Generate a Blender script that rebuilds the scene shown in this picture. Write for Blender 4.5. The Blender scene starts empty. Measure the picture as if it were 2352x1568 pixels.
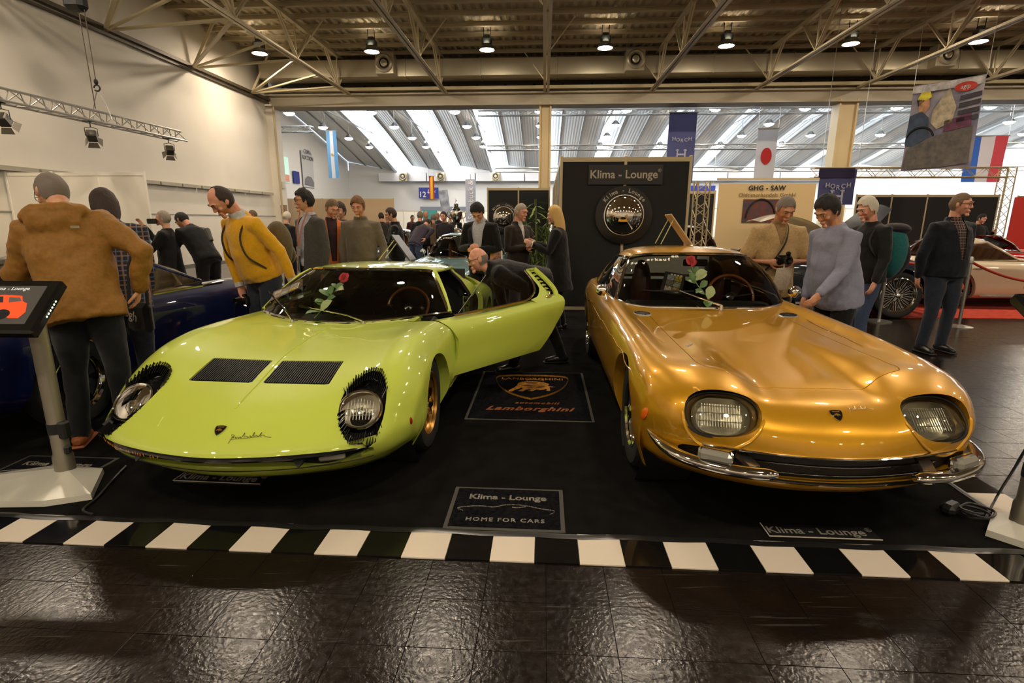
import bpy, bmesh, math, random
import numpy as np
from mathutils import Vector, Matrix, noise
random.seed(7)
PI = math.pi
SC = bpy.context.scene
COL = SC.collection

# ------------------------------------------------------------------ camera
F, PITCH, ROLL, CAMH = 1212.0, math.radians(12.9), math.radians(-.14), 1.475
def _cam_rows():
    cp, sp = math.cos(PITCH), math.sin(PITCH)
    right, fwd, down = np.array([1, 0, 0.]), np.array([0, cp, -sp]), np.array([0, -sp, -cp])
    cr, sr = math.cos(ROLL), math.sin(ROLL)
    return np.stack([cr*right+sr*down, -sr*right+cr*down, fwd])
RM = _cam_rows()
cam = bpy.data.cameras.new('camera')
cam.sensor_width = 36.0
cam.lens = F/2352*36
cam.clip_end = 300
camo = bpy.data.objects.new('camera', cam)
COL.objects.link(camo)
_m = np.eye(4)
_m[:3, 0] = RM[0]; _m[:3, 1] = -RM[1]; _m[:3, 2] = -RM[2]; _m[2, 3] = CAMH
camo.matrix_world = Matrix(_m.tolist())
SC.camera = camo

# ------------------------------------------------------------------ world, exposure
w = bpy.data.worlds.new('world'); SC.world = w
w.use_nodes = True
w.node_tree.nodes['Background'].inputs[0].default_value = (.75, .85, 1, 1)
w.node_tree.nodes['Background'].inputs[1].default_value = 1.0
SC.view_settings.view_transform = 'Standard'
SC.view_settings.look = 'None'
SC.view_settings.exposure = 0.7
SC.view_settings.gamma = 1.0
SC.view_settings.use_curve_mapping = False
SC.cycles.max_bounces = 7
SC.cycles.diffuse_bounces = 3
SC.cycles.glossy_bounces = 4
SC.cycles.transparent_max_bounces = 12
SC.cycles.caustics_reflective = False
SC.cycles.caustics_refractive = False
SC.cycles.sample_clamp_indirect = 6.0

LAMP_E = 210.0      # emission of the hall lamps in the near hall
FAR_E = 90.0       # far hall lamps
SKY_E = 11.0       # daylight glass in the far roof

# ------------------------------------------------------------------ hall frame (turned against the camera)
HA = math.radians(-3.4)
HU = np.array([math.cos(HA), math.sin(HA), 0.]); HV = np.array([-math.sin(HA), math.cos(HA), 0.])
def hall(u, v, z=0.):
    return tuple(HU*u + HV*v + np.array([0, 0, z]))
def ray(px, py):
    return RM.T @ np.array([(px-1176)/F, (py-784)/F, 1.])
def gnd(px, py, z=0.):
    d = ray(px, py); return np.array([0, 0, CAMH]) + d*((z-CAMH)/d[2])
def at(px, py, Y):
    d = ray(px, py); return np.array([0, 0, CAMH]) + d*(Y/d[1])

# ------------------------------------------------------------------ materials
MATS = {}
ORD = 'first second third fourth fifth sixth seventh eighth ninth tenth eleventh twelfth thirteenth fourteenth'.split()
def s2l(c):
    return tuple((x/12.92 if x <= .04045 else ((x+.055)/1.055)**2.4) for x in c)
def rgb(r, g, b):
    return s2l((r/255, g/255, b/255))
def mat(name, col=(.5, .5, .5), rough=.5, metal=0., coat=0., coat_r=.03, spec=.5, emit=None, es=1., noise_=None, bump=None, sheen=0., alpha=None, trans=0.):
    """noise_ = (scale, second colour, detail); bump = (scale, strength[, stretch])"""
    if name in MATS: return MATS[name]
    m = bpy.data.materials.new(name); MATS[name] = m
    m.use_nodes = True
    nt = m.node_tree; b = nt.nodes['Principled BSDF']
    I = b.inputs
    I['Base Color'].default_value = (*col, 1)
    I['Roughness'].default_value = rough
    I['Metallic'].default_value = metal
    I['Specular IOR Level'].default_value = spec
    I['Coat Weight'].default_value = coat
    I['Coat Roughness'].default_value = coat_r
    I['Sheen Weight'].default_value = sheen
    I['Transmission Weight'].default_value = trans
    if alpha is not None: I['Alpha'].default_value = alpha
    if emit is not None:
        I['Emission Color'].default_value = (*emit, 1); I['Emission Strength'].default_value = es
    if noise_ or bump:
        tc = nt.nodes.new('ShaderNodeTexCoord')
    if noise_:
        n = nt.nodes.new('ShaderNodeTexNoise'); n.inputs['Scale'].default_value = noise_[0]
        n.inputs['Detail'].default_value = noise_[2] if len(noise_) > 2 else 4
        mx = nt.nodes.new('ShaderNodeMix'); mx.data_type = 'RGBA'
        r = nt.nodes.new('ShaderNodeMapRange'); r.inputs[1].default_value = .35; r.inputs[2].default_value = .65
        nt.links.new(tc.outputs['Object'], n.inputs['Vector'])
        nt.links.new(n.outputs['Fac'], r.inputs[0]); nt.links.new(r.outputs[0], mx.inputs['Factor'])
        mx.inputs['A'].default_value = (*col, 1); mx.inputs['B'].default_value = (*noise_[1], 1)
        nt.links.new(mx.outputs['Result'], I['Base Color'])
    if bump:
        n = nt.nodes.new('ShaderNodeTexNoise'); n.inputs['Scale'].default_value = bump[0]; n.inputs['Detail'].default_value = 5
        if len(bump) > 2:
            mp = nt.nodes.new('ShaderNodeMapping'); mp.inputs['Scale'].default_value = bump[2]
            nt.links.new(tc.outputs['Object'], mp.inputs[0]); nt.links.new(mp.outputs[0], n.inputs['Vector'])
        else:
            nt.links.new(tc.outputs['Object'], n.inputs['Vector'])
        bp = nt.nodes.new('ShaderNodeBump'); bp.inputs['Strength'].default_value = bump[1]; bp.inputs['Distance'].default_value = .02
        nt.links.new(n.outputs['Fac'], bp.inputs['Height']); nt.links.new(bp.outputs[0], I['Normal'])
    return m
def glass_mat(name, tint=(.8, .85, .8), refl=1.0):
    if name in MATS: return MATS[name]
    m = bpy.data.materials.new(name); MATS[name] = m; m.use_nodes = True
    nt = m.node_tree; nt.nodes.clear()
    o = nt.nodes.new('ShaderNodeOutputMaterial'); mx = nt.nodes.new('ShaderNodeMixShader')
    t = nt.nodes.new('ShaderNodeBsdfTransparent'); g = nt.nodes.new('ShaderNodeBsdfGlossy')
    f = nt.nodes.new('ShaderNodeFresnel'); f.inputs[0].default_value = 1.5
    mu = nt.nodes.new('ShaderNodeMath'); mu.operation = 'MULTIPLY'; mu.inputs[1].default_value = refl
    t.inputs[0].default_value = (*tint, 1); g.inputs['Roughness'].default_value = .01
    nt.links.new(f.outputs[0], mu.inputs[0]); nt.links.new(mu.outputs[0], mx.inputs[0])
    nt.links.new(t.outputs[0], mx.inputs[1]); nt.links.new(g.outputs[0], mx.inputs[2]); nt.links.new(mx.outputs[0], o.inputs[0])
    return m
BLACK = mat('black_matt', (.006, .006, .006), .6)
BLACKG = mat('black_gloss', (.008, .008, .008), .15)
CHROME = mat('chrome', (.82, .80, .77), .06, 1.0)
STEEL = mat('steel', (.45, .44, .42), .32, 1.0)
ALU = mat('aluminium', (.62, .60, .56), .35, .9)
RUBBER = mat('rubber', (.012, .012, .012), .65)
WHITE = mat('white_paint', (.75, .72, .66), .5)
GLASS = glass_mat('clear_glass', (.9, .92, .9))
DGLASS = glass_mat('tinted_glass', (.42, .46, .42), 1.25)

# ------------------------------------------------------------------ objects
def tag(o, label=None, cat=None, group=None, kind=None):
    if label: o['label'] = label
    if cat: o['category'] = cat
    if group: o['group'] = group
    if kind: o['kind'] = kind
    return o
def empty(name, loc=(0, 0, 0), rz=0., label=None, cat=None, group=None):
    o = bpy.data.objects.new(name, None); COL.objects.link(o)
    o.location = tuple(loc); o.rotation_euler = (0, 0, rz); o.empty_display_size = .1
    return tag(o, label, cat, group)
def link(name, me, m=None, parent=None):
    o = bpy.data.objects.new(name, me); COL.objects.link(o)
    if m is not None:
        me.materials.clear()
        for k in (m if isinstance(m, (list, tuple)) else [m]): me.materials.append(k)
    if parent: o.parent = parent
    return o
def mesh(name, V, Fs, m=None, parent=None, smooth=True, angle=40):
    me = bpy.data.meshes.new(name)
    me.from_pydata([tuple(map(float, v)) for v in V], [], [tuple(map(int, f)) for f in Fs])
    me.update()
    if smooth:
        me.polygons.foreach_set('use_smooth', [True]*len(me.polygons))
        if angle: me.set_sharp_from_angle(angle=math.radians(angle))
    return link(name, me, m, parent)
def copy_tree(o, parent=None, **kw):
    c = o.copy(); COL.objects.link(c); c.parent = parent
    for ch in list(o.children): copy_tree(ch, c)
    for k, v in kw.items():
        if k in ('label', 'group', 'category'): c[k] = v
        else: setattr(c, k, v)
    return c
class MB:
    """collects shapes into one mesh"""
    def __init__(s): s.V = []; s.F = []; s.MI = []; s.mi = 0
    def add(s, V, Fs):
        n = len(s.V); s.V.extend([tuple(map(float, v)) for v in V]); s.F.extend([tuple(i+n for i in f) for f in Fs]); s.MI.extend([s.mi]*len(Fs)); return s
    def box(s, c, d, rot=None, bev=0.):
        x, y, z = (k/2 for k in d)
        if bev > 0:
            b = min(bev, x*.98, y*.98, z*.98); V = []
            for sx in (-1, 1):
                for sy in (-1, 1):
                    for sz in (-1, 1):
                        V += [(sx*(x-b), sy*(y-b), sz*z), (sx*(x-b), sy*y, sz*(z-b)), (sx*x, sy*(y-b), sz*(z-b))]
            bm = bmesh.new()
            for v in V: bm.verts.new(v)
            r = bmesh.ops.convex_hull(bm, input=bm.verts[:])
            bmesh.ops.dissolve_limit(bm, angle_limit=.01, verts=bm.verts[:], edges=bm.edges[:])
            bm.verts.index_update()
            V = [v.co.copy() for v in bm.verts]; Fs = [[v.index for v in f.verts] for f in bm.faces]; bm.free()
        else:
            V = [Vector((i, j, k)) for i in (-x, x) for j in (-y, y) for k in (-z, z)]
            Fs = [(0, 1, 3, 2), (4, 6, 7, 5), (0, 4, 5, 1), (2, 3, 7, 6), (0, 2, 6, 4), (1, 5, 7, 3)]
        if rot is not None: V = [rot @ Vector(v) for v in V]
        return s.add([(v[0]+c[0], v[1]+c[1], v[2]+c[2]) for v in V], Fs)
    def bar(s, a, b, w, h=None, up=(0, 0, 1), bev=0.):
        a, b = Vector(a), Vector(b); d = b-a; L = d.length; d.normalize()
        u = Vector(up); sd = d.cross(u)
        if sd.length < 1e-4: sd = d.cross(Vector((1, 0, 0)))
        sd.normalize(); u = sd.cross(d)
        R = Matrix((sd, d, u)).transposed()
        return s.box((a+b)/2, (w, L, h or w), R, bev)
    def tube(s, pts, r, n=8, cap=True, flat=None, closed=False):
        """sweep along pts; r number or list; flat=(nx,ny,nz,k) squeezes the section along that direction"""
        P = [Vector(p) for p in pts]; N = len(P); rs = r if isinstance(r, list) else [r]*N
        V = []; prev = None
        for i in range(N):
            if closed: t = P[(i+1) % N]-P[i-1]
            else: t = P[min(i+1, N-1)]-P[max(i-1, 0)]
            if t.length < 1e-9: t = Vector((0, 0, 1))
            t.normalize()
            if prev is None:
                a = Vector((0, 0, 1)) if abs(t.z) < .9 else Vector((1, 0, 0))
                x = (a - t*a.dot(t)).normalized()
            else:
                x = prev - t*prev.dot(t); x = x.normalized() if x.length > 1e-6 else Vector((1, 0, 0))
            prev = x; y = t.cross(x)
            ri = rs[i]
            rx, ry = ri if isinstance(ri, (list, tuple)) else (ri, ri)
            for k in range(n):
                q = 2*PI*k/n; V.append(P[i]+x*(rx*math.cos(q))+y*(ry*math.sin(q)))
        Fs = []
        for i in range(N if closed else N-1):
            j = (i+1) % N
            for k in range(n):
                Fs.append((i*n+k, i*n+(k+1) % n, j*n+(k+1) % n, j*n+k))
        if cap and not closed:
            Fs.append(tuple(range(n-1, -1, -1))); Fs.append(tuple(range((N-1)*n, N*n)))
        return s.add(V, Fs)
    def lathe(s, prof, n=24, M=None, cap=False):
        """prof = [(r, h)], spun about local z, placed by matrix M"""
        V = []; N = len(prof)
        for r, h in prof:
            for k in range(n):
                q = 2*PI*k/n; v = Vector((r*math.cos(q), r*math.sin(q), h)); V.append(M @ v if M is not None else v)
        Fs = [(i*n+k, i*n+(k+1) % n, (i+1)*n+(k+1) % n, (i+1)*n+k) for i in range(N-1) for k in range(n)]
        if cap and prof[0][0] > 1e-5: Fs.append(tuple(range(n-1, -1, -1)))
        if cap and prof[-1][0] > 1e-5: Fs.append(tuple(range((N-1)*n, N*n)))
        return s.add(V, Fs)
    def ell(s, c, r, n=14, m=9, M=None):
        V = []; c = Vector(c)
        for i in range(m+1):
            t = PI*i/m
            for k in range(n):
                q = 2*PI*k/n; v = Vector((r[0]*math.sin(t)*math.cos(q), r[1]*math.sin(t)*math.sin(q), r[2]*math.cos(t)))
                V.append(c+(M @ v if M is not None else v))
        Fs = [(i*n+k, (i+1)*n+k, (i+1)*n+(k+1) % n, i*n+(k+1) % n) for i in range(m) for k in range(n)]
        return s.add(V, Fs)
    def prism(s, poly, M, h):
        """2D polygon extruded by h along local z of M"""
        n = len(poly)
        V = [M @ Vector((x, y, 0)) for x, y in poly]+[M @ Vector((x, y, h)) for x, y in poly]
        Fs = [tuple(range(n-1, -1, -1)), tuple(range(n, 2*n))]+[(i, (i+1) % n, n+(i+1) % n, n+i) for i in range(n)]
        return s.add(V, Fs)
    def build(s, name, m=None, parent=None, smooth=True, angle=35):
        o = mesh(name, s.V, s.F, m, parent, smooth, angle)
        if any(s.MI): o.data.polygons.foreach_set('material_index', s.MI)
        return o
def boxo(name, c, d, m, parent=None, rz=0., bev=0.):
    R = Matrix.Rotation(rz, 3, 'Z') if rz else None
    return MB().box(c, d, R, bev).build(name, m, parent, smooth=bev > 0)
def hbox(name, u, v, z, m, parent=None, bev=0.):
    """box between hall coordinates (u0,u1),(v0,v1),(z0,z1)"""
    c = hall((u[0]+u[1])/2, (v[0]+v[1])/2, (z[0]+z[1])/2)
    return boxo(name, c, (abs(u[1]-u[0]), abs(v[1]-v[0]), abs(z[1]-z[0])), m, parent, HA, bev)
def frame_mat(o, x, y):
    """matrix with origin o, local x and y axes"""
    x = Vector(x).normalized(); y = Vector(y); z = x.cross(y).normalized(); y = z.cross(x)
    M = Matrix((x, y, z)).transposed().to_4x4(); M.translation = Vector(o); return M
def text(name, s, size, M, m, parent=None, ext=.001, align='CENTER', shear=0., spacing=1., bold=0.):
    cu = bpy.data.curves.new(name, 'FONT'); cu.body = s; cu.size = size; cu.extrude = ext
    cu.align_x = align; cu.align_y = 'CENTER'; cu.shear = shear; cu.space_character = spacing; cu.offset = bold; cu.resolution_u = 3
    t = bpy.data.objects.new(name, cu); COL.objects.link(t)
    dg = bpy.context.evaluated_depsgraph_get()
    me = bpy.data.meshes.new_from_object(t.evaluated_get(dg))
    bpy.data.objects.remove(t); bpy.data.curves.remove(cu)
    me.transform(M); me.name = name
    return link(name, me, m, parent)
def polyobj(name, poly, M, h, m, parent=None):
    """flat print: polygon of any shape, triangulated, thickness h"""
    bm = bmesh.new(); vs = [bm.verts.new((x, y, 0)) for x, y in poly]; f = bm.faces.new(vs)
    r = bmesh.ops.extrude_face_region(bm, geom=[f]); bmesh.ops.translate(bm, vec=(0, 0, h), verts=[v for v in r['geom'] if isinstance(v, bmesh.types.BMVert)])
    bmesh.ops.triangulate(bm, faces=bm.faces[:]); bm.transform(M)
    me = bpy.data.meshes.new(name); bm.to_mesh(me); bm.free()
    return link(name, me, m, parent)

# ------------------------------------------------------------------ smooth surfaces
def _resample(A, n, axis):
    """cubic (nonuniform Catmull-Rom) resampling of a control array along an axis, even in chord length"""
    A = np.moveaxis(np.asarray(A, float), axis, 0); N = A.shape[0]
    d = np.linalg.norm(np.diff(A, axis=0), axis=-1); d = d.reshape(N-1, -1).mean(1); d = np.maximum(d, 1e-5)
    t = np.concatenate([[0], np.cumsum(d)])
    T = np.empty_like(A)
    sl = np.diff(A, axis=0)/d.reshape(-1, *([1]*(A.ndim-1)))
    T[0] = sl[0]; T[-1] = sl[-1]
    for i in range(1, N-1): T[i] = (sl[i-1]*d[i]+sl[i]*d[i-1])/(d[i-1]+d[i])
    q = np.linspace(0, t[-1], n); k = np.clip(np.searchsorted(t, q, 'right')-1, 0, N-2)
    h = d[k]; s = (q-t[k])/h; sh = (-1,)+(1,)*(A.ndim-1)
    s_, h_ = s.reshape(sh), h.reshape(sh)
    out = (2*s_**3-3*s_**2+1)*A[k]+(s_**3-2*s_**2+s_)*h_*T[k]+(-2*s_**3+3*s_**2)*A[k+1]+(s_**3-s_**2)*h_*T[k+1]
    return np.moveaxis(out, 0, axis)
def loft(C, nu, nv):
    G = _resample(_resample(C, nu, 0), nv, 1)
    V = G.reshape(-1, 3); F_ = [(i*nv+j, i*nv+j+1, (i+1)*nv+j+1, (i+1)*nv+j) for i in range(nu-1) for j in range(nv-1)]
    return V, F_
def mirror_cols(C):
    C = np.asarray(C, float); L = C[:, :0:-1].copy(); L[..., 0] *= -1
    return np.concatenate([L, C], 1)
def clip(V, Fs, f, lip=None):
    """keep the part of the mesh where f(V) >= 0; lip(V) gives offsets for a flange along the new edge"""
    V = np.asarray(V, float); val = f(V); out = []; NV = list(V); cache = {}; edges = []
    def cut(a, b):
        k = (a, b) if a < b else (b, a)
        if k not in cache:
            t = val[a]/(val[a]-val[b]); cache[k] = len(NV); NV.append(V[a]+(V[b]-V[a])*t)
        return cache[k]
    for fc in Fs:
        s = [val[i] >= 0 for i in fc]
        if all(s): out.append(fc); continue
        if not any(s): continue
        poly = []; new = []
        for i, a in enumerate(fc):
            b = fc[(i+1) % len(fc)]
            if s[i]: poly.append(a)
            if s[i] != s[(i+1) % len(fc)]:
                c = cut(a, b); poly.append(c); new.append(c)
        if len(poly) >= 3:
            out.append(tuple(poly))
            if len(new) == 2: edges.append(tuple(new))
    if lip is not None and edges:
        m = {}
        for e in edges:
            for i in e:
                if i not in m:
                    m[i] = len(NV); NV.append(NV[i]+lip(NV[i]))
        out += [(a, b, m[b], m[a]) for a, b in edges]
    NV = np.array(NV)
    used = np.unique([i for fc in out for i in fc]); mp = -np.ones(len(NV), int); mp[used] = np.arange(len(used))
    return NV[used], [tuple(mp[list(fc)]) for fc in out]
def catmull(pts, n):
    return _resample(np.asarray(pts, float)[:, None, :], n, 0)[:, 0]
def sd_poly(P, poly):
    """signed distance (positive inside) of points P (N,2) to a closed polygon"""
    poly = np.asarray(poly, float); d = np.full(len(P), 1e9); ins = np.zeros(len(P), bool)
    for i in range(len(poly)):
        a, b = poly[i], poly[(i+1) % len(poly)]; e = b-a; w_ = P-a
        t = np.clip((w_@e)/max(e@e, 1e-12), 0, 1); d = np.minimum(d, np.linalg.norm(w_-t[:, None]*e, axis=1))
        c = (a[1] <= P[:, 1]) != (b[1] <= P[:, 1])
        with np.errstate(divide='ignore', invalid='ignore'):
            xi = a[0]+(P[:, 1]-a[1])*e[0]/(e[1] if abs(e[1]) > 1e-12 else 1e-12)
        ins ^= c & (P[:, 0] < xi)
    return np.where(ins, d, -d)
def flip(Fs): return [tuple(reversed(f)) for f in Fs]
def shape_mat(loc, rz):
    return Matrix.Translation(Vector(loc)) @ Matrix.Rotation(rz, 4, 'Z')
# ================================================================== SETTING
def onv(px, py, v):
    d = ray(px, py); t = v/(d@HV); P = np.array([0, 0, CAMH])+d*t; return float(P@HU), float(P[2])
def struct(o): o['kind'] = 'structure'; return o
WALL = mat('hall_wall_paint', rgb(240, 232, 216), .6, noise_=(.6, rgb(232, 224, 208), 2), bump=(40, .03))
WALLF = mat('far_hall_wall_paint', rgb(222, 222, 220), .6)
ROOFM = mat('roof_steel', rgb(214, 200, 166), .45, .25)
BEAMM = mat('beam_paint', rgb(178, 166, 142), .5)
FARROOF = mat('far_roof_sheet', rgb(226, 228, 228), .5, .05)
DARK = mat('dark_gap', (.02, .019, .017), .8)
GALV = mat('galvanised_duct', rgb(196, 186, 160), .38, .55)

# worn dark industrial floor: base, then the tiles near the camera one by one
def floor_mat(name, base, alt, tilevar):
    m = bpy.data.materials.new(name); m.use_nodes = True; nt = m.node_tree; b = nt.nodes['Principled BSDF']
    N = nt.nodes.new; L = nt.links.new
    geo = N('ShaderNodeNewGeometry'); n1 = N('ShaderNodeTexNoise'); n1.inputs['Scale'].default_value = 2.2; n1.inputs['Detail'].default_value = 8; n1.inputs['Roughness'].default_value = .7
    L(geo.outputs['Position'], n1.inputs['Vector'])
    mx = N('ShaderNodeMix'); mx.data_type = 'RGBA'; mx.inputs['A'].default_value = (*base, 1); mx.inputs['B'].default_value = (*alt, 1)
    r = N('ShaderNodeMapRange'); r.inputs[1].default_value = .42; r.inputs[2].default_value = .72
    L(n1.outputs['Fac'], r.inputs[0])
    oi = N('ShaderNodeObjectInfo'); ad = N('ShaderNodeMath'); ad.operation = 'MULTIPLY_ADD'; ad.inputs[1].default_value = tilevar
    L(oi.outputs['Random'], ad.inputs[0]); L(r.outputs[0], ad.inputs[2]); L(ad.outputs[0], mx.inputs['Factor'])
    # scratches: stretched noise in two directions
    last = mx.outputs['Result']
    for ang, sc, th in ((.35, (1.2, 26, 1), .66), (-1.1, (1.0, 30, 1), .68), (1.45, (.9, 34, 1), .69)):
        mp = N('ShaderNodeMapping'); mp.inputs['Rotation'].default_value = (0, 0, ang); mp.inputs['Scale'].default_value = sc
        n = N('ShaderNodeTexNoise'); n.inputs['Scale'].default_value = 1.7; n.inputs['Detail'].default_value = 3; n.inputs['Distortion'].default_value = .35
        L(geo.outputs['Position'], mp.inputs[0]); L(mp.outputs[0], n.inputs['Vector'])
        rr = N('ShaderNodeMapRange'); rr.inputs[1].default_value = th; rr.inputs[2].default_value = th+.05; rr.inputs[4].default_value = .55
        L(n.outputs['Fac'], rr.inputs[0]); m2 = N('ShaderNodeMix'); m2.data_type = 'RGBA'; m2.inputs['B'].default_value = (.06, .052, .044, 1)
        L(last, m2.inputs['A']); L(rr.outputs[0], m2.inputs['Factor']); last = m2.outputs['Result']
    L(last, b.inputs['Base Color'])
    n3 = N('ShaderNodeTexNoise'); n3.inputs['Scale'].default_value = 30; n3.inputs['Detail'].default_value = 8
    L(geo.outputs['Position'], n3.inputs['Vector'])
    r3 = N('ShaderNodeMapRange'); r3.inputs[1].default_value = .3; r3.inputs[2].default_value = .7; r3.inputs[3].default_value = .13; r3.inputs[4].default_value = .26
    L(n3.outputs['Fac'], r3.inputs[0]); L(r3.outputs[0], b.inputs['Roughness'])
    n4 = N('ShaderNodeTexNoise'); n4.inputs['Scale'].default_value = 55; n4.inputs['Detail'].default_value = 4
    L(geo.outputs['Position'], n4.inputs['Vector'])
    bp = N('ShaderNodeBump'); bp.inputs['Strength'].default_value = .13; bp.inputs['Distance'].default_value = .01
    L(n4.outputs['Fac'], bp.inputs['Height']); L(bp.outputs[0], b.inputs['Normal'])
    b.inputs['Specular IOR Level'].default_value = .2
    return m
FLOORM = floor_mat('worn_floor_tile', rgb(21, 16, 13), rgb(34, 27, 22), .22)
JOINT = mat('floor_joint', rgb(22, 18, 16), .5)
floor = struct(hbox('floor', (-26, 48), (-18, 66), (-.12, -.006), JOINT))
TS = .25
tv = MB(); tv.box((0, 0, -.004), (TS-.0016, TS-.0016, .008), None, .0008)
tile_src = None; nt_ = 0; rest = MB()
def in_carpet(u, v): return (-4.7 < u < 2.56) and (2.02 < v < 9.0)
for i in range(-44, 60):
    for j in range(-4, 75):
        u, v = (i+.5)*TS+.03, (j+.5)*TS+.06
        if in_carpet(u, v): continue
        x, y, _ = hall(u, v)
        if y < 1.1: continue
        pc = RM @ np.array([x, y, -CAMH]); px, py = 1176+F*pc[0]/pc[2], 784+F*pc[1]/pc[2]
        if not (-120 < px < 2480 and 560 < py < 1720): continue
        rr = random.Random(i*977+j)
        big = (y < 2.6) or (u > 2.5 and y < 4.6)
        if big and nt_ < 298:
            if tile_src is None:
                o = tv.build('floor_tile', FLOORM, floor); tile_src = o
            else:
                o = tile_src.copy(); COL.objects.link(o)
            nt_ += 1
            o.location = (x, y, rr.uniform(-.0006, .0004)); o.rotation_euler = (rr.uniform(-.0025, .0025), rr.uniform(-.0025, .0025), HA)
        else:
            R = Matrix.Rotation(HA, 3, 'Z') @ Matrix.Rotation(rr.uniform(-.003, .003), 3, 'X')
            rest.box((x, y, -.004), (TS-.0016, TS-.0016, .008), R)
o = rest.build('floor_tile_field', FLOORM, floor, smooth=False); o['kind'] = 'stuff'
struct(hbox('floor_far', (-26, 48), (18.8, 66), (-.006, 0), FLOORM)); struct(hbox('floor_rear', (-26, 48), (-18, 1.0), (-.006, 0), FLOORM))

# walls of the near hall
VE = 24.0
wl = struct(hbox('wall_left', (-12.3, -12), (-18, VE), (0, 8.6), WALL))
hbox('wall_joint', (-12.0, -11.985), (-18, VE), (1.62, 1.66), mat('joint_grey', rgb(150, 145, 135), .6), wl)
for k in range(8):   # column fins of the wall seen as faint panel joints
    pass
tray = MB()
for k in range(23):
    v0 = 0.3+k*1.0
    c = hall(-11.9, v0+.47, 2.58); tray.box(c, (.16, .93, .10), Matrix.Rotation(HA, 3, 'Z'))
tag(tray.build('cable_tray', mat('tray_grey', rgb(168, 160, 140), .5, .3), smooth=False), 'long grey cable tray fixed along the left hall wall', 'cable tray')
rail = MB(); rail.bar(hall(-11.9, -18, 6.5), hall(-11.9, VE, 6.5), .14, .10); rail.bar(hall(-11.93, -18, 6.36), hall(-11.93, VE, 6.36), .05, .05)
o = rail.build('trim_1', mat('rail_brown', rgb(92, 80, 62), .5, .3), wl, smooth=False)
struct(hbox('wall_rear', (-12.3, 30), (-18.3, -18), (0, 8.6), WALL))
struct(hbox('wall_right', (29.7, 30), (-18, VE), (0, 8.6), WALL))
pil = struct(hbox('wall_pilaster', (-12.35, -11.72), (23.55, 24.25), (0, 6.3), WALL))
p = MB(); p.tube([hall(-11.62, 23.5, 0), hall(-11.62, 23.5, 6.2)], .05, 8); p.build('pipe', mat('pipe_cream', rgb(196, 178, 138), .5), pil)
boxo('switch_box', hall(-11.66, 23.9, 3.0), (.12, .2, .3), WHITE, pil, HA); boxo('wall_lamp', hall(-11.6, 23.6, 1.95), (.2, .2, .35), mat('switch_grey', rgb(150, 120, 100), .5), pil, HA)
for nm, u0, u1 in (('column_1', -.28, .22), ('column_2', 11.86, 12.6), ('column_3', 23.9, 24.6)):
    c = struct(hbox(nm, (u0+.06, u1-.06), (23.8, 24.2), (0, 6.3), mat('column_cream', rgb(206, 184, 140), .5)))
    for uu in (u0+.03, u1-.03):
        hbox('flange', (uu-.035, uu+.035), (23.7, 24.3), (0, 6.3), mat('column_cream'), c)
bm_ = struct(hbox('beam_opening', (-12, 30), (23.75, 24.25), (6.22, 6.62), BEAMM))
hbox('flange', (-12, 30), (23.55, 24.45), (6.62, 6.68), BEAMM, bm_); hbox('flange', (-12, 30), (23.55, 24.45), (6.17, 6.22), BEAMM, bm_)
hbox('ledge', (-12, 30), (23.35, 23.75), (6.74, 6.86), mat('ledge_cream', rgb(196, 180, 140), .5), bm_)
struct(hbox('wall_gable', (-12, 30), (24.3, 24.6), (6.2, 8.6), mat('gable_grey', rgb(120, 112, 98), .6)))
for k in range(34):   # dark strut heads under the duct
    u = -11.5+k*1.2
    b = MB(); b.bar(hall(u, 23.9, 6.75), hall(u+.18, 23.9, 7.05), .04); b.bar(hall(u+.18, 23.9, 7.05), hall(u+.36, 23.9, 6.75), .04)
    b.build('strut', DARK, bm_, smooth=False)
# roof deck with ribs, purlins
V_, F_ = [], []
n = 0
us = np.arange(-12.3, 30.1, .07); prof = [0, 0, .045, .045]
for i, u in enumerate(us):
    z = 8.06+prof[i % 4]
    V_ += [hall(u, -18, z), hall(u, 24.6, z)]
F_ = [(2*i, 2*i+1, 2*i+3, 2*i+2) for i in range(len(us)-1)]
ceil = struct(mesh('ceiling', V_, F_, mat('deck_sheet', rgb(206, 192, 160), .5, .3), smooth=False))
hbox('deck_cover', (-12.3, 30), (-18.3, 24.6), (8.16, 8.3), DARK, ceil)
pur = MB()
for k in range(42):
    v = -17.2+k
    if v < 15:
        pur.box(hall(8.9, v, 8.0), (42, .09, .16), Matrix.Rotation(HA, 3, 'Z'))
    else:
        b = MB(); R = Matrix.Rotation(HA, 3, 'Z')
        b.box(hall(8.9, v, 7.985), (42, .02, .15), R); b.box(hall(8.9, v, 7.92), (42, .11, .02), R); b.box(hall(8.9, v, 8.05), (42, .11, .02), R)
        b.build('purlin', ROOFM, ceil, smooth=False)
pur.build('purlin_field', ROOFM, ceil, smooth=False)['kind'] = 'stuff'
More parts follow.
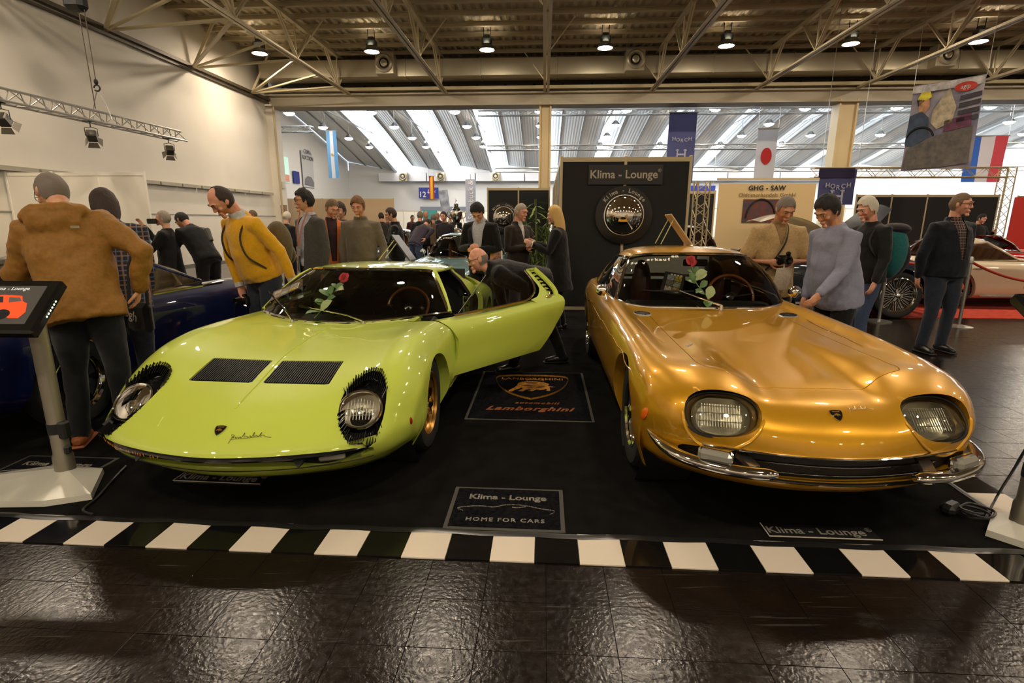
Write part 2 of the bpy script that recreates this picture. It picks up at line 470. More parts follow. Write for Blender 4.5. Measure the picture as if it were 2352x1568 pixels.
# trusses along the hall
nodes = [22.4-3.64*k for k in range(11)]
TR = [-8.32, -4.2, 0., 4.3, 8.45, 12.4, 16.6, 20.8, 25.]
wordpos = ['nearest the left wall', 'second from the left wall', 'in line with the middle column', 'right of the middle column', 'fourth right of the wall', 'above the right column', 'right of the right column', 'second right of the right column', 'farthest to the right']
for u, wp in zip(TR, wordpos):
    t = empty('roof_truss', hall(u, 23.5, 6.65), 0, 'beige steel roof truss with V-shaped webs, '+wp, 'truss', 'roof trusses of the hall')
    def P(u_, v_, z_): return Vector(hall(u_, v_, z_))-Vector(hall(u, 23.5, 6.65))
    for d in (-.07, .07):
        b = MB(); b.bar(P(u+d, -17.5, 6.65), P(u+d, 23.6, 6.65), .10, .012); b.bar(P(u+d*.4, -17.5, 6.70), P(u+d*.4, 23.6, 6.70), .012, .10); b.build('bottom_chord', ROOFM, t, smooth=False)
    b = MB(); b.bar(P(u, -17.5, 7.82), P(u, 23.6, 7.82), .14, .10); b.build('top_chord', ROOFM, t, smooth=False)
    for i, v in enumerate(nodes):
        for dv in (-1.1, 1.1):
            b = MB()
            for d in (-.035, .035): b.bar(P(u+d, v, 6.72), P(u+d, v+dv, 7.8), .05, .035)
            b.build('web', ROOFM, t, smooth=False)
            if i > 4: continue
        if i <= 4:
            b = MB(); b.bar(P(u, v, 6.7), P(u, v, 7.8), .05, .04); b.build('web_post', ROOFM, t, smooth=False)
            b = MB(); b.bar(P(u, v, 6.72), P(u+(.9 if i % 2 else -.9), v+.2, 7.9), .045, .04); b.build('web_brace', ROOFM, t, smooth=False)
# horizontal bracing between the wall and the first truss
br = empty('wall_bracing', hall(-12, 15.1, 6.5), 0, 'beige lattice bracing between left wall and first roof truss', 'bracing')
o0 = Vector(hall(-12, 15.1, 6.5))
for k in range(6):
    v = 22.4-3.64*k
    for v1, wd in ((v, .12), (v-3.64, .10), (v-1.82, .08)):
        b = MB(); b.bar(Vector(hall(-11.95, v, 6.47))-o0, Vector(hall(-8.35, v1, 6.68))-o0, wd, .05); b.build('brace', mat('brace_cream', rgb(206, 190, 150), .5), br, smooth=False)
    b = MB(); b.bar(Vector(hall(-11.9, v, 6.5))-o0, Vector(hall(-11.2, v+.3, 8.0))-o0, .12, .08); b.build('brace', mat('brace_cream'), br, smooth=False)

# ceiling lamps
def lamp_proto():
    r = empty('hall_lamp', (0, 0, 0), HA)
    b = MB(); b.box((0, 0, .18), (.34, .26, .22), None, .03); b.box((0, 0, .33), (.2, .16, .12), None, .02)
    b.build('housing', mat('lamp_housing', (.03, .035, .03), .5), r)
    b = MB(); b.lathe([(.16, .10), (.25, -.02), (.27, -.08), (.26, -.09)], 24); b.build('reflector', mat('lamp_reflector', (.1, .1, .09), .3, .5), r)
    b = MB(); b.lathe([(.0001, -.125), (.09, -.12), (.16, -.108), (.205, -.085), (.22, -.05)], 20); b.build('lamp_lens', mat('lamp_light', (1, 1, 1), .5, emit=(1, .84, .65), es=LAMP_E), r)
    for s in (-1, 1):
        b = MB(); b.bar((s*.12, 0, .3), (s*.12, 0, .72), .018); b.build('hanger', BLACK, r, smooth=False)
    return r
LP = lamp_proto(); first = True
LU = [-10.2+4.06*k for k in range(9)]
rowname = {20.0: 'in the row before the duct', 9.1: 'in the row over the cars', -1.8: 'in the row behind the camera', -12.7: 'in the rearmost row'}
for v in (20.0, 9.1, -1.8, -12.7):
    for i, u in enumerate(LU):
        o = LP if first else copy_tree(LP); first = False
        o.location = hall(u, v, 7.32)
        tag(o, 'bright round hall lamp, %s from the left wall, %s' % (ORD[i], rowname[v]), 'lamp', 'lamps of the near hall')

# air duct with round nozzles
dk = empty('air_duct', hall(-11, 23, 7.0), 0, 'long rectangular beige air duct under the roof with round nozzles', 'air duct')
o0 = Vector(hall(-11, 23, 7.0))
for k in range(13):
    u0 = -11.6+k*3.0; c = Vector(hall(u0+1.49, 22.95, 7.365))-o0
    b = MB(); b.box(c, (2.97, .9, .63), Matrix.Rotation(HA, 3, 'Z'), .01); b.box(c+Vector((1.49, -.087, 0)), (.04, .94, .66), Matrix.Rotation(HA, 3, 'Z'))
    b.build('duct_section', GALV, dk)
def nozzle(parent, c, s=1., rot=0):
    M_ = Matrix.Translation(Vector(c)) @ Matrix.Rotation(HA+rot, 4, 'Z') @ Matrix.Rotation(PI/2, 4, 'X')
    b = MB(); b.box(c, (.72*s, .5*s, .76*s), Matrix.Rotation(HA+rot, 3, 'Z'), .02*s); o = b.build('nozzle_box', GALV, parent)
    b = MB(); b.lathe([(.33*s, .25*s), (.34*s, .36*s), (.28*s, .42*s), (.22*s, .34*s), (.19*s, .28*s)], 28, M_); b.build('nozzle_ring', GALV, o)
    b = MB(); b.lathe([(.19*s, .26*s), (.0001, .26*s)], 20, M_); b.build('nozzle_dark', DARK, o)
    b = MB(); b.lathe([(.13*s, .27*s), (.13*s, .33*s), (.08*s, .35*s), (.07*s, .3*s), (.03*s, .3*s), (.0001, .32*s)], 20, M_); b.build('nozzle_core', GALV, o)
for u in (-6.31, 3.34, 14.61): nozzle(dk, Vector(hall(u, 22.3, 7.42))-o0)

# ---------------------------------------------------------------- far hall
fw = struct(hbox('wall_far', (-23, 48), (62, 62.4), (0, 7.0), WALLF))
struct(hbox('wall_far_left', (-23, -22.5), (VE, 62), (0, 13), WALLF))
struct(hbox('wall_far_right', (45, 45.4), (VE, 62), (0, 13), WALLF))
struct(hbox('wall_far_near', (-23, -12.3), (VE+.3, VE+.6), (0, 13), WALLF))
def zA(v): return 6.9+4.4*np.sin(PI/2*np.clip((62-v)/30, 0, 1))
vs = np.linspace(62.3, 24.6, 22); U0 = -22.4; PW = 5.45
froof = struct(empty('ceiling_far', hall(0, 50, 11)))
o0 = np.array(hall(0, 50, 11))
SKY = mat('skylight_glass', (1, 1, 1), .5, emit=(.80, .90, 1.0), es=SKY_E)
for k in range(13):
    uk = U0+k*PW; Vt = []; nu_ = 46
    for v in vs:
        for i in range(nu_):
            t = i/(nu_-1); Vt.append(np.array(hall(uk+PW*t, v, zA(v)+1.0*(1-t)**1.15+(.014 if i % 2 else 0)))-o0)
    Ft = [(a*nu_+i, a*nu_+i+1, (a+1)*nu_+i+1, (a+1)*nu_+i) for a in range(len(vs)-1) for i in range(nu_-1)]
    sh = mesh('roof_shell', Vt, Ft, FARROOF, froof, smooth=False)
    for q in (.36, .70):
        b = MB(); b.tube([np.array(hall(uk+PW*q, v, zA(v)+1.0*(1-q)**1.15-.05))-o0 for v in vs], .06, 4); b.build('roof_rib', mat('roof_rib_grey', rgb(150, 152, 152), .5), sh)
    b = MB(); b.tube([np.array(hall(uk+PW, v, zA(v)-.12))-o0 for v in vs], (.16), 4); b.build('edge_beam', mat('roof_rib_grey'), sh)
    # daylight strip on the high side, in panes
    for j in range(len(vs)-1):
        a, c = vs[j], vs[j+1]; d = .12
        q = [np.array(hall(uk+.02, a, zA(a)+.12))-o0, np.array(hall(uk+.02, c, zA(c)+.12))-o0, np.array(hall(uk+.02, c, zA(c)+.88))-o0, np.array(hall(uk+.02, a, zA(a)+.88))-o0]
        mid = sum(q)/4; q = [mid+(x-mid)*.95 for x in q]
        if k > 0: mesh('skylight_pane', q, [(0, 1, 2, 3)], SKY, froof, smooth=False)
    # gable infill down to the far wall
    Vt = [np.array(hall(uk, 61.9, 6.4))-o0, np.array(hall(uk+PW, 61.9, 6.4))-o0, np.array(hall(uk+PW, 61.9, zA(62)))-o0, np.array(hall(uk, 61.9, zA(62)+1.0))-o0]
    mesh('gable_panel', Vt, [(0, 1, 2, 3)], WALLF, froof, smooth=False)
fl = empty('far_hall_lamp', (0, 0, 0), HA)
b = MB(); b.lathe([(.10, .34), (.18, .26), (.34, .05), (.36, .03)], 16); b.build('shade', mat('far_lamp_shade', (.12, .12, .12), .4, .5), fl)
b = MB(); b.lathe([(.0001, -.13), (.18, -.10), (.30, -.03), (.34, .04)], 14); b.build('lamp_lens', mat('far_lamp_light', (1, 1, 1), .5, emit=(1, .84, .66), es=FAR_E), fl)
b = MB(); b.bar((0, 0, .45), (0, 0, 1.4), .03); b.build('hanger', STEEL, fl, smooth=False)
first = True
for k in range(11):
    for j in range(5):
        o = fl if first else copy_tree(fl); first = False
        o.location = hall(-16.9+5.5*k, 36.3+5.45*j, 8.3)
        tag(o, 'small far hall lamp, %s from the left in the %s row behind the opening' % (ORD[k], ORD[j]), 'lamp', 'lamps of the far hall')
for k in range(12):   # light rails the lamps hang on
    b = MB(); u = -16.9+5.5*k
    b.bar(np.array(hall(u, 26, 9.7))-o0, np.array(hall(u, 60, 9.7))-o0, .10, .10); b.build('light_rail', mat('roof_rib_grey'), froof, smooth=False)

# ---------------------------------------------------------------- show stand floor
CARPET = mat('black_carpet', (.0062, .0058, .0054), 1., spec=.05, noise_=(7, (.0095, .0088, .008), 6), bump=(420, .35))
cp = hbox('carpet', (-4.7, 2.36), (2.26, 9.05), (.0, .006), CARPET)
tag(cp, 'black needle-felt carpet of the car stand', 'carpet')
b = MB()
pts = [hall(-4.6+.12*i, 2.262+.006*math.sin(i*1.7)+.004*math.sin(i*.61), .008) for i in range(58)]
b.tube(pts, (.004, .022), 5)
b.tube([hall(2.352+.004*math.sin(i*1.3), 2.3+.12*i, .008) for i in range(56)], (.004, .016), 5)
b.build('tape_edge', mat('gaffer_tape', (.014, .014, .014), .28), None)
bpy.data.objects['tape_edge'].parent = cp
tb = empty('tile_border', hall(-.2, 2.165, 0), HA, 'checkered border of glossy black and white floor tiles', 'tile border')
TW = .1994
tm = MB(); tm.box((0, 0, .004), (TW-.0016, .226, .008), None, .001); tme = None
WT = mat('white_tile', rgb(226, 214, 196), .12, coat=.4, coat_r=.06); BT = mat('black_tile', (.006, .006, .006), .08, coat=.3)
def border_tile(u, v, white, rz=0, sc=1.):
    global tme
    if tme is None:
        o = tm.build('tile', WT, tb); tme = o.data; o.data.materials.clear(); o.data.materials.append(None)
    else:
        o = bpy.data.objects.new('tile', tme); COL.objects.link(o); o.parent = tb
    o.material_slots[0].link = 'OBJECT'; o.material_slots[0].material = WT if white else BT
    o.location = (u+.2, v-2.165, 0.0); o.rotation_euler = (0, 0, rz)
    o.location.z += random.uniform(-.0004, .0006)
for k in range(-2, 24):
    border_tile(-2.613+TW*(k+.5), 2.168, k % 2 == 0)
for k in range(30):
    border_tile(2.452, 2.168+.112+.0997+TW*k+.14, k % 2 == 1, PI/2)

def mat_thing(name, label, u0, u1, v0, v1, edge, ew, core):
    t = empty(name, hall((u0+u1)/2, (v0+v1)/2, .006), HA, label, 'door mat')
    W_, D_ = u1-u0, v1-v0
    b = MB(); b.box((0, 0, .002), (W_, D_, .004), None, .001); b.build('rubber_edge', edge, t)
    b = MB(); b.box((0, 0, .005), (W_-2*ew[0], D_-2*ew[1], .006), None, .002); b.build('pile', core, t)
    return t, W_, D_
PILE = mat('mat_pile', (.004, .004, .0055), 1., spec=.05, noise_=(60, (.012, .012, .014), 4), bump=(500, .5))
EDGE = mat('mat_edge', rgb(62, 60, 54), .7)
PRINTG = mat('mat_print_grey', rgb(158, 152, 138), .9, noise_=(160, rgb(70, 66, 60), 2))
PRINTO = mat('mat_print_gold', rgb(196, 138, 34), .9, noise_=(60, rgb(150, 96, 20), 3))
PRINTR = mat('mat_print_rust', rgb(160, 88, 28), .9, noise_=(80, rgb(110, 56, 16), 3))
PRINTB = mat('mat_print_brown', rgb(92, 58, 18), .9)
def flatM(x=0, y=0, z=.0085, rz=0): return Matrix.Translation((x, y, z)) @ Matrix.Rotation(rz, 4, 'Z')
def car_line(t, M0, m):
    """line drawing of a car: three strokes"""
    for pts in ([(-.245, -.015), (-.255, .0), (-.20, .022), (-.12, .030), (-.06, .024), (-.02, .045), (.06, .052), (.14, .035), (.18, .02), (.25, .008)],
                [(.25, .008), (.247, -.01), (.225, -.03)], [(-.255, .0), (-.24, -.008), (-.222, -.02)], [(.03, .028), (.06, .024), (.085, .032), (.10, .036)]):
        c = catmull([(x, y, 0) for x, y in pts], 22)
        b = MB(); b.tube([M0 @ Vector(p) for p in c], (.004, .001), 4); b.build('print_line', m, t)
t, W_, D_ = mat_thing('door_mat', 'small black door mat with grey lettering and car outline by the tiles', -.475, .125, 2.285, 2.70, EDGE, (.022, .02), PILE)
text('print_text', 'Klima - Lounge', .070, flatM(0, .095), PRINTG, t, .001, spacing=.98, bold=.0016)
text('print_text', 'HOME FOR CARS', .044, flatM(0, -.125), PRINTG, t, .001, spacing=1.22, bold=.001)
car_line(t, flatM(0, -.03, .0088), PRINTG)
t2, _, _ = mat_thing('door_mat', 'black door mat with grey lettering half hidden behind the screen terminal base', -3.25, -2.65, 2.52, 2.93, EDGE, (.022, .02), PILE)
text('print_text', 'Klima - Lounge', .070, flatM(0, .085), PRINTG, t2, .001, spacing=1.02, bold=.0016); car_line(t2, flatM(0, -.03, .0088), PRINTG)
text('print_text', 'HOME FOR CARS', .044, flatM(0, -.125), PRINTG, t2, .001, spacing=1.22, bold=.001)
t, W_, D_ = mat_thing('logo_mat', 'large black floor mat with golden bull shield between the two cars', -.584, .40, 3.735, 5.04, EDGE, (.022, .02), PILE)
# shield
sh = [(-.315, .46), (-.2, .488), (0, .50), (.2, .488), (.315, .46), (.335, .42), (.325, .30), (.28, .13), (.19, -.03), (.09, -.13), (0, -.19)]
sh = sh+[(-x, y) for x, y in sh[-2:4:-1]]
c = np.vstack([catmull([(x, y, 0) for x, y in sh[:11]], 40), catmull([(x, y, 0) for x, y in sh[10:]+[sh[0]]], 26)[1:-1]])
b = MB(); b.tube([(p[0], p[1], .009) for p in c], (.014, .0015), 4, closed=True); b.build('shield_outline', PRINTO, t)
text('print_text', 'LAMBORGHINI', .085, flatM(0, .405, .0088), PRINTO, t, .001, spacing=1.04, bold=.001)
bull = [(-.205, .02), (-.17, .02), (-.15, .055), (-.115, .10), (-.09, .135), (-.075, .10), (-.10, .06), (-.115, .035), (-.07, .035), (-.05, .075), (-.015, .095), (.0, .06), (-.03, .045), (.01, .04), (.05, .09), (.07, .075), (.105, .085), (.13, .115), (.14, .09), (.13, .06), (.165, .055), (.165, .11), (.16, .165), (.21, .168), (.165, .185), (.145, .20), (.16, .255), (.11, .30), (.05, .325), (-.03, .33), (-.09, .31), (-.125, .265), (-.135, .19), (-.155, .13), (-.19, .07)]
polyobj('bull_figure', bull, flatM(0, 0, .0085), .0016, PRINTO, t)
for q in ([(-.08, .28), (-.02, .31), (.06, .29), (.03, .25), (-.03, .26)], [(-.10, .20), (-.04, .22), (.03, .19), (-.03, .17)], [(.03, .15), (.09, .19), (.13, .17), (.07, .12)], [(-.05, .13), (.0, .16), (.02, .13)]):
    polyobj('bull_shade', q, flatM(0, 0, .0102), .0006, PRINTB, t)
b = MB(); b.tube(catmull([(-.04, .33, .0095), (-.06, .37, .0095), (.04, .375, .0095), (.11, .35, .0095), (.10, .33, .0095)], 20), (.006, .001), 4); b.build('bull_tail', PRINTO, t)
text('print_text', 'automobili', .066, flatM(.05, -.27, .0088), PRINTR, t, .001, shear=.35, spacing=1.25, bold=.002)
text('print_text', 'Lamborghini', .118, flatM(-.01, -.41, .0088), PRINTR, t, .001, shear=.4, spacing=1.16, bold=.004)
def name_plate(label, u, v, rz, z, tilt, size, h, reg, rim):
    t = empty('name_plate', hall(u, v, z), HA+rz, label, 'plate')
    R = Matrix.Rotation(tilt, 4, 'X')
    b = MB(); b.box((0, 0, 0), (.52, .112, .004), R.to_3x3(), .001); b.build('plate', mat('plate_black', (.012, .012, .012), .35), t)
    text('plate_text', 'Klima - Lounge', .076, R @ flatM(-.02, 0, .0024), mat('plate_grey', rgb(120, 116, 108), .5), t, .0006, bold=.001)
    text('plate_text', '®', .045, R @ flatM(.24, .025, .0024), mat('plate_grey'), t, .0006)
    if rim:
        b = MB(); b.bar((-.26, -.056, .004), (.26, -.056, .004), .004); b.bar((-.26, -.056, .004), (-.26, .056, .004), .004)
        b.build('bevel', mat('plate_rim', rgb(190, 182, 168), .4), t, smooth=False)
    return t
name_plate('black number plate sign lying flat before the golden coupe', 1.355, 2.372, 0, .0085, 0, 1, 1, True, True)
name_plate('black number plate sign leaning under the nose of the lime sports car', -1.84, 2.70, -.02, .016, .12, 1, 1, True, True)
# ================================================================== CAR HELPERS
def paint(name, col, metal=0., rough=.38, flake=None, coat=1.):
    return mat(name, col, rough, metal, coat=coat, coat_r=.02, noise_=flake, spec=.2)
def wheel(parent, c, side, rt=.31, rr=.20, wd=.20, style='star', rim_m=None, disc=True, lean=0):
    """wheel with tyre, rim and spinner as parts; side = +1 when the outer face looks to +x"""
    M = Matrix.Translation(Vector(c)) @ Matrix.Rotation(side*PI/2, 4, 'Y')
    rim_m = rim_m or CHROME
    b = MB(); h = wd/2
    b.lathe([(rr*1.0, -h), (rt*.93, -h), (rt*.985, -h*.8), (rt, -h*.5), (rt, h*.5), (rt*.985, h*.78), (rt*.93, h*.98), (rr*1.16, h*1.02), (rr*1.03, h*.9), (rr*.99, h*.7)], 40, M)
    ty = b.build('tyre', RUBBER, parent)
    # tread blocks as rim grooves
    b = MB(); b.lathe([(rr*1.0, -h*.9), (rr*.95, -h*.5), (rr*.9, 0), (rr*.93, h*.55), (rr*1.0, h*.80), (rr*1.05, h*.86), (rr*1.06, h*.92), (rr*1.03, h*.95), (rr*.97, h*.80)], 40, M)
    rim = b.build('rim', rim_m, parent)
    if style == 'star':
        b = MB()
        n = 10 if False else 6
        for k in range(n):
            a = 2*PI*k/n
            R = M @ Matrix.Rotation(a, 4, 'Z')
            poly = [(.04, -.036), (rr*.60, -.04), (rr*.93, -.075), (rr*.93, .075), (rr*.60, .04), (.04, .036)]
            b.prism(poly, R @ Matrix.Translation((0, 0, h*.25)), h*.28)
        b.lathe([(.0001, h*.2), (.07, h*.2), (.07, h*.62), (.055, h*.7), (.0001, h*.7)], 20, M)
        b.build('rim_spokes', rim_m, parent)
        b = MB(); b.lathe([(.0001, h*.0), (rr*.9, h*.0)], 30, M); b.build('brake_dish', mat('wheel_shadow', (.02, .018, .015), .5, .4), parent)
    elif style == 'wire':
        b = MB(); nsp = 28
        for k in range(nsp):
            for sgn in (-1, 1):
                a = 2*PI*(k+.25*sgn)/nsp; a2 = a+sgn*.42
                p0 = M @ Vector((.035*math.cos(a2), .035*math.sin(a2), h*(.62 if k % 2 else .05)))
                p1 = M @ Vector((rr*.96*math.cos(a), rr*.96*math.sin(a), h*(.25 if k % 2 else .5)))
                b.bar(p0, p1, .006)
        o = b.build('wire_spokes', rim_m, parent, smooth=False)
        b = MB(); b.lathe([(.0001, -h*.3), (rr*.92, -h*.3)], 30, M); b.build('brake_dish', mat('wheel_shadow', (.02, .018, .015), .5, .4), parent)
        b = MB(); b.lathe([(.055, h*.0), (.05, h*.7), (.0001, h*.72)], 16, M); b.build('hub', rim_m, parent)
    if style != 'disc':
        b = MB(); b.lathe([(.0001, h*.6), (.045, h*.62), (.042, h*.95), (.02, h*1.1), (.0001, h*1.12)], 16, M)
        for k in range(3):
            R = M @ Matrix.Rotation(2*PI*k/3+.5, 4, 'Z') @ Matrix.Translation((0, 0, h*.78))
            b.prism([(.02, -.018), (.085, -.026), (.105, -.012), (.10, .004), (.03, .02)], R, .014)
        b.build('spinner', CHROME, parent)
    else:
        b = MB(); b.lathe([(.0001, h*.98), (.06, h*.96), (.11, h*.78), (rr*.8, h*.72), (rr*.93, h*.6)], 30, M); b.build('hub_cap', CHROME, parent)
def steering_wheel(parent, c, r=.19, tilt=.5, rim=None):
    M = Matrix.Translation(Vector(c)) @ Matrix.Rotation(PI/2-tilt, 4, 'X')
    b = MB(); b.tube([M @ Vector((r*math.cos(t), r*math.sin(t), 0)) for t in np.linspace(0, 2*PI, 40)[:-1]], .013, 8, closed=True)
    o = b.build('steering_wheel', rim or mat('wood_rim', rgb(124, 66, 24), .25, coat=.6), parent)
    b = MB()
    for a in (PI/2*0+.1, PI-.1, -PI/2): b.bar(M @ Vector((0, 0, -.02)), M @ Vector((r*math.cos(a), r*math.sin(a), 0)), .03, .006)
    b.lathe([(.0001, .0), (.035, -.005), (.04, -.03), (.03, -.3)], 16, M); b.build('wheel_spokes', BLACKG, o)
def seat(parent, c, m, w=.46, back=.62, rec=.35, face=-1):
    """bucket seat; face=-1 looks to -y"""
    x, y, z = c
    b = MB(); b.box((x, y, z+.06), (w, .5, .16), Matrix.Rotation(face*-.12, 3, 'X'), .05); o = b.build('seat_cushion', m, parent)
    R = Matrix.Rotation(face*-rec, 3, 'X')
    b = MB()
    rows = []
    for t, ww, th in ((0, .9, .07), (.25, 1., .09), (.6, 1., .085), (.85, .82, .07), (.97, .55, .05), (1.0, .3, .03)):
        p = Vector((x, y-face*.24, z+.1))+R @ Vector((0, 0, back*t)); rows.append((p, ww*w/2, th))
    b.tube([r[0] for r in rows], [(r[2], r[1]) if True else 0 for r in rows], 16)
    b.build('seat_back', m, parent)
def badge(parent, M, s, sub='badge'):
    sh = [(-.5, .5), (-.25, .56), (0, .58), (.25, .56), (.5, .5), (.52, .25), (.42, -.1), (.22, -.42), (0, -.62), (-.22, -.42), (-.42, -.1), (-.52, .25)]
    b = MB(); b.prism([(x*s, y*s) for x, y in sh], M, .004); o = b.build(sub, CHROME, parent)
    b = MB(); b.prism([(x*s*.84, y*s*.84) for x, y in sh], M @ Matrix.Translation((0, 0, .004)), .0012); b.build('badge_field', BLACKG, o)
    polyobj('badge_bull', [(-.3*s, -.1*s), (-.2*s, .12*s), (0, .2*s), (.2*s, .1*s), (.28*s, -.02*s), (.18*s, -.1*s), (.1*s, .0), (.02*s, -.16*s), (-.08*s, -.02*s)], M @ Matrix.Translation((0, 0, .0052)), .001, mat('badge_gold', rgb(210, 160, 60), .3, .8), o)
    b = MB(); b.box((0, 0, 0), (.62*s, .1*s, .002)); oo = b.build('badge_band', mat('badge_gold'), o); oo.data.transform(M @ Matrix.Translation((0, .36*s, .0052)))
    return o
def signature(parent, M, L, m):
    pts = [(-.5, -.14), (-.47, .08), (-.49, .12), (-.42, .10), (-.44, .02), (-.38, .05), (-.36, .0), (-.32, .05), (-.30, .0), (-.26, .05), (-.24, .01), (-.18, .16), (-.16, .03), (-.10, .06), (-.08, .02), (-.02, .07), (0, .02), (.06, .17), (.07, .04), (.14, .08), (.16, .03), (.24, .16), (.22, .04), (.30, .08), (.34, .04), (.5, .0)]
    b = MB(); b.tube([M @ Vector((x*L, y*L, .001)) for x, y, _ in catmull([(x, y, 0) for x, y in pts], 110)], (L*.006), 4)
    b.tube([M @ Vector((x*L, y*L, .001)) for x, y in ((-.5, -.02), (-.2, -.01), (.2, .03))], (L*.004), 4)
    b.build('signature', m, parent)
def surf_frame(o, n, up=(0, 0, 1)):
    """matrix on a surface point: z = normal, y = up the slope"""
    n = Vector(n).normalized(); u = Vector(up); y = (u-n*u.dot(n)).normalized(); x = y.cross(n)
    M = Matrix((x, y, n)).transposed().to_4x4(); M.translation = Vector(o); return M
class Surf:
    """lookup of a lofted body: nearest point and normal for chosen coordinates"""
    def __init__(s, C, nu, nv):
        s.G = _resample(_resample(C, nu, 0), nv, 1)
        du = np.gradient(s.G, axis=0); dv = np.gradient(s.G, axis=1); n = np.cross(du, dv); n /= np.maximum(np.linalg.norm(n, axis=-1, keepdims=True), 1e-9); s.N = n
    def near(s, x=None, y=None, z=None, mask=None):
        d = 0
        for k, q in enumerate((x, y, z)):
            if q is not None: d = d+(s.G[..., k]-q)**2
        if mask is not None: d = np.where(mask(s.G), d, 1e9)
        i = np.unravel_index(np.argmin(d), d.shape); n = s.N[i]
        return Vector(s.G[i]), Vector(n)
def rose(label, M, s=1., parent=None):
    r = empty('rose', (0, 0, 0), 0, label, 'flower'); r.matrix_world = M
    stem = catmull([(0, -.22, .004), (.012, -.1, .01), (-.006, .02, .012), (.02, .13, .02), (.03, .19, .035)], 18)
    b = MB(); b.tube([Vector(p)*s for p in stem], .0035*s, 6); b.build('stem', mat('rose_stem', rgb(96, 120, 52), .5), r)
    GL = mat('rose_leaf', rgb(70, 104, 44), .45); GL2 = mat('rose_leaf_pale', rgb(150, 164, 110), .5)
    rr = random.Random(5)
    for k, (t, a, L) in enumerate(((.2, .9, .085), (.22, -2.2, .08), (.3, 2.5, .07), (.45, -2.8, .06), (.5, .3, .06), (.62, 2.7, .075), (.65, .2, .08), (.7, 2.0, .06), (.78, .8, .06), (.82, -.2, .075), (.86, 2.6, .05))):
        p = Vector(stem[int(t*17)])*s; d = Vector((math.cos(a), math.sin(a), .25)); sd = Vector((-math.sin(a), math.cos(a), rr.uniform(-.5, .5))).normalized()
        V = []; L *= s*1.2
        for q, w_ in ((0, .02), (.25, .3), (.5, .4), (.75, .28), (1., .0)):
            c = p+d*(L*q*1.1)+Vector((0, 0, .25*L*math.sin(q*2.6)))
            V += [c-sd*(w_*L), c+Vector((0, 0, -.06*L)), c+sd*(w_*L)]
        Fq = []
        for i in range(4): Fq += [(3*i, 3*i+1, 3*i+4, 3*i+3), (3*i+1, 3*i+2, 3*i+5, 3*i+4)]
        mesh('leaf', V, Fq, GL2 if k % 3 == 0 else GL, r)
    c0 = Vector((.035, .215, .045))*s
    RED = mat('rose_petal', rgb(168, 14, 22), .6, sheen=.4)
    for k in range(11):
        a = k*2.4; rad = (.006+.0033*k)*s; hh = (.05-.0016*k)*s
        V = []
        for i in range(5):
            aa = a+(i-2)*.42
            for j in range(4):
                q = j/3; R_ = rad*(.35+.9*math.sin(q*1.9)); V.append(c0+Vector((R_*math.cos(aa), R_*math.sin(aa)*.9+hh*q*.9-.02*s, R_*math.sin(aa)*.35+hh*q*.35)))
        Fq = [(i*4+j, i*4+j+1, (i+1)*4+j+1, (i+1)*4+j) for i in range(4) for j in range(3)]
        mesh('petal', V, Fq, RED, r)
    return r
def leaflet(label, M, w=.21, h=.148):
    r = empty('info_card', (0, 0, 0), 0, label, 'card'); r.matrix_world = M
    b = MB(); b.box((0, 0, 0), (w, h, .002)); b.build('card', mat('card_black', (.02, .018, .016), .35), r, smooth=False)
    cols = [(168, 140, 96), (196, 176, 150), (150, 150, 130), (120, 110, 90), (200, 170, 60), (160, 160, 170), (110, 90, 70), (180, 170, 150)]
    for i in range(3):
        for j in range(2):
            c = cols[(i*2+j) % 8]
            b = MB(); b.box((-w*.3+i*w*.27, -h*.2+j*h*.36, .0015), (w*.25, h*.33, .001)); o = b.build('picture', mat('card_pic%d' % ((i*2+j) % 8), rgb(*c), .4, noise_=(55, rgb(c[0]//2, c[1]//2, c[2]//2), 3)), r, smooth=False)
    b = MB()
    for j in range(4): b.box((w*.40, -h*.3+j*h*.15, .0015), (.012, h*.1, .001))
    b.build('card_lines', mat('card_white', rgb(220, 214, 200), .5), r, smooth=False)['kind'] = 'stuff'
    return r
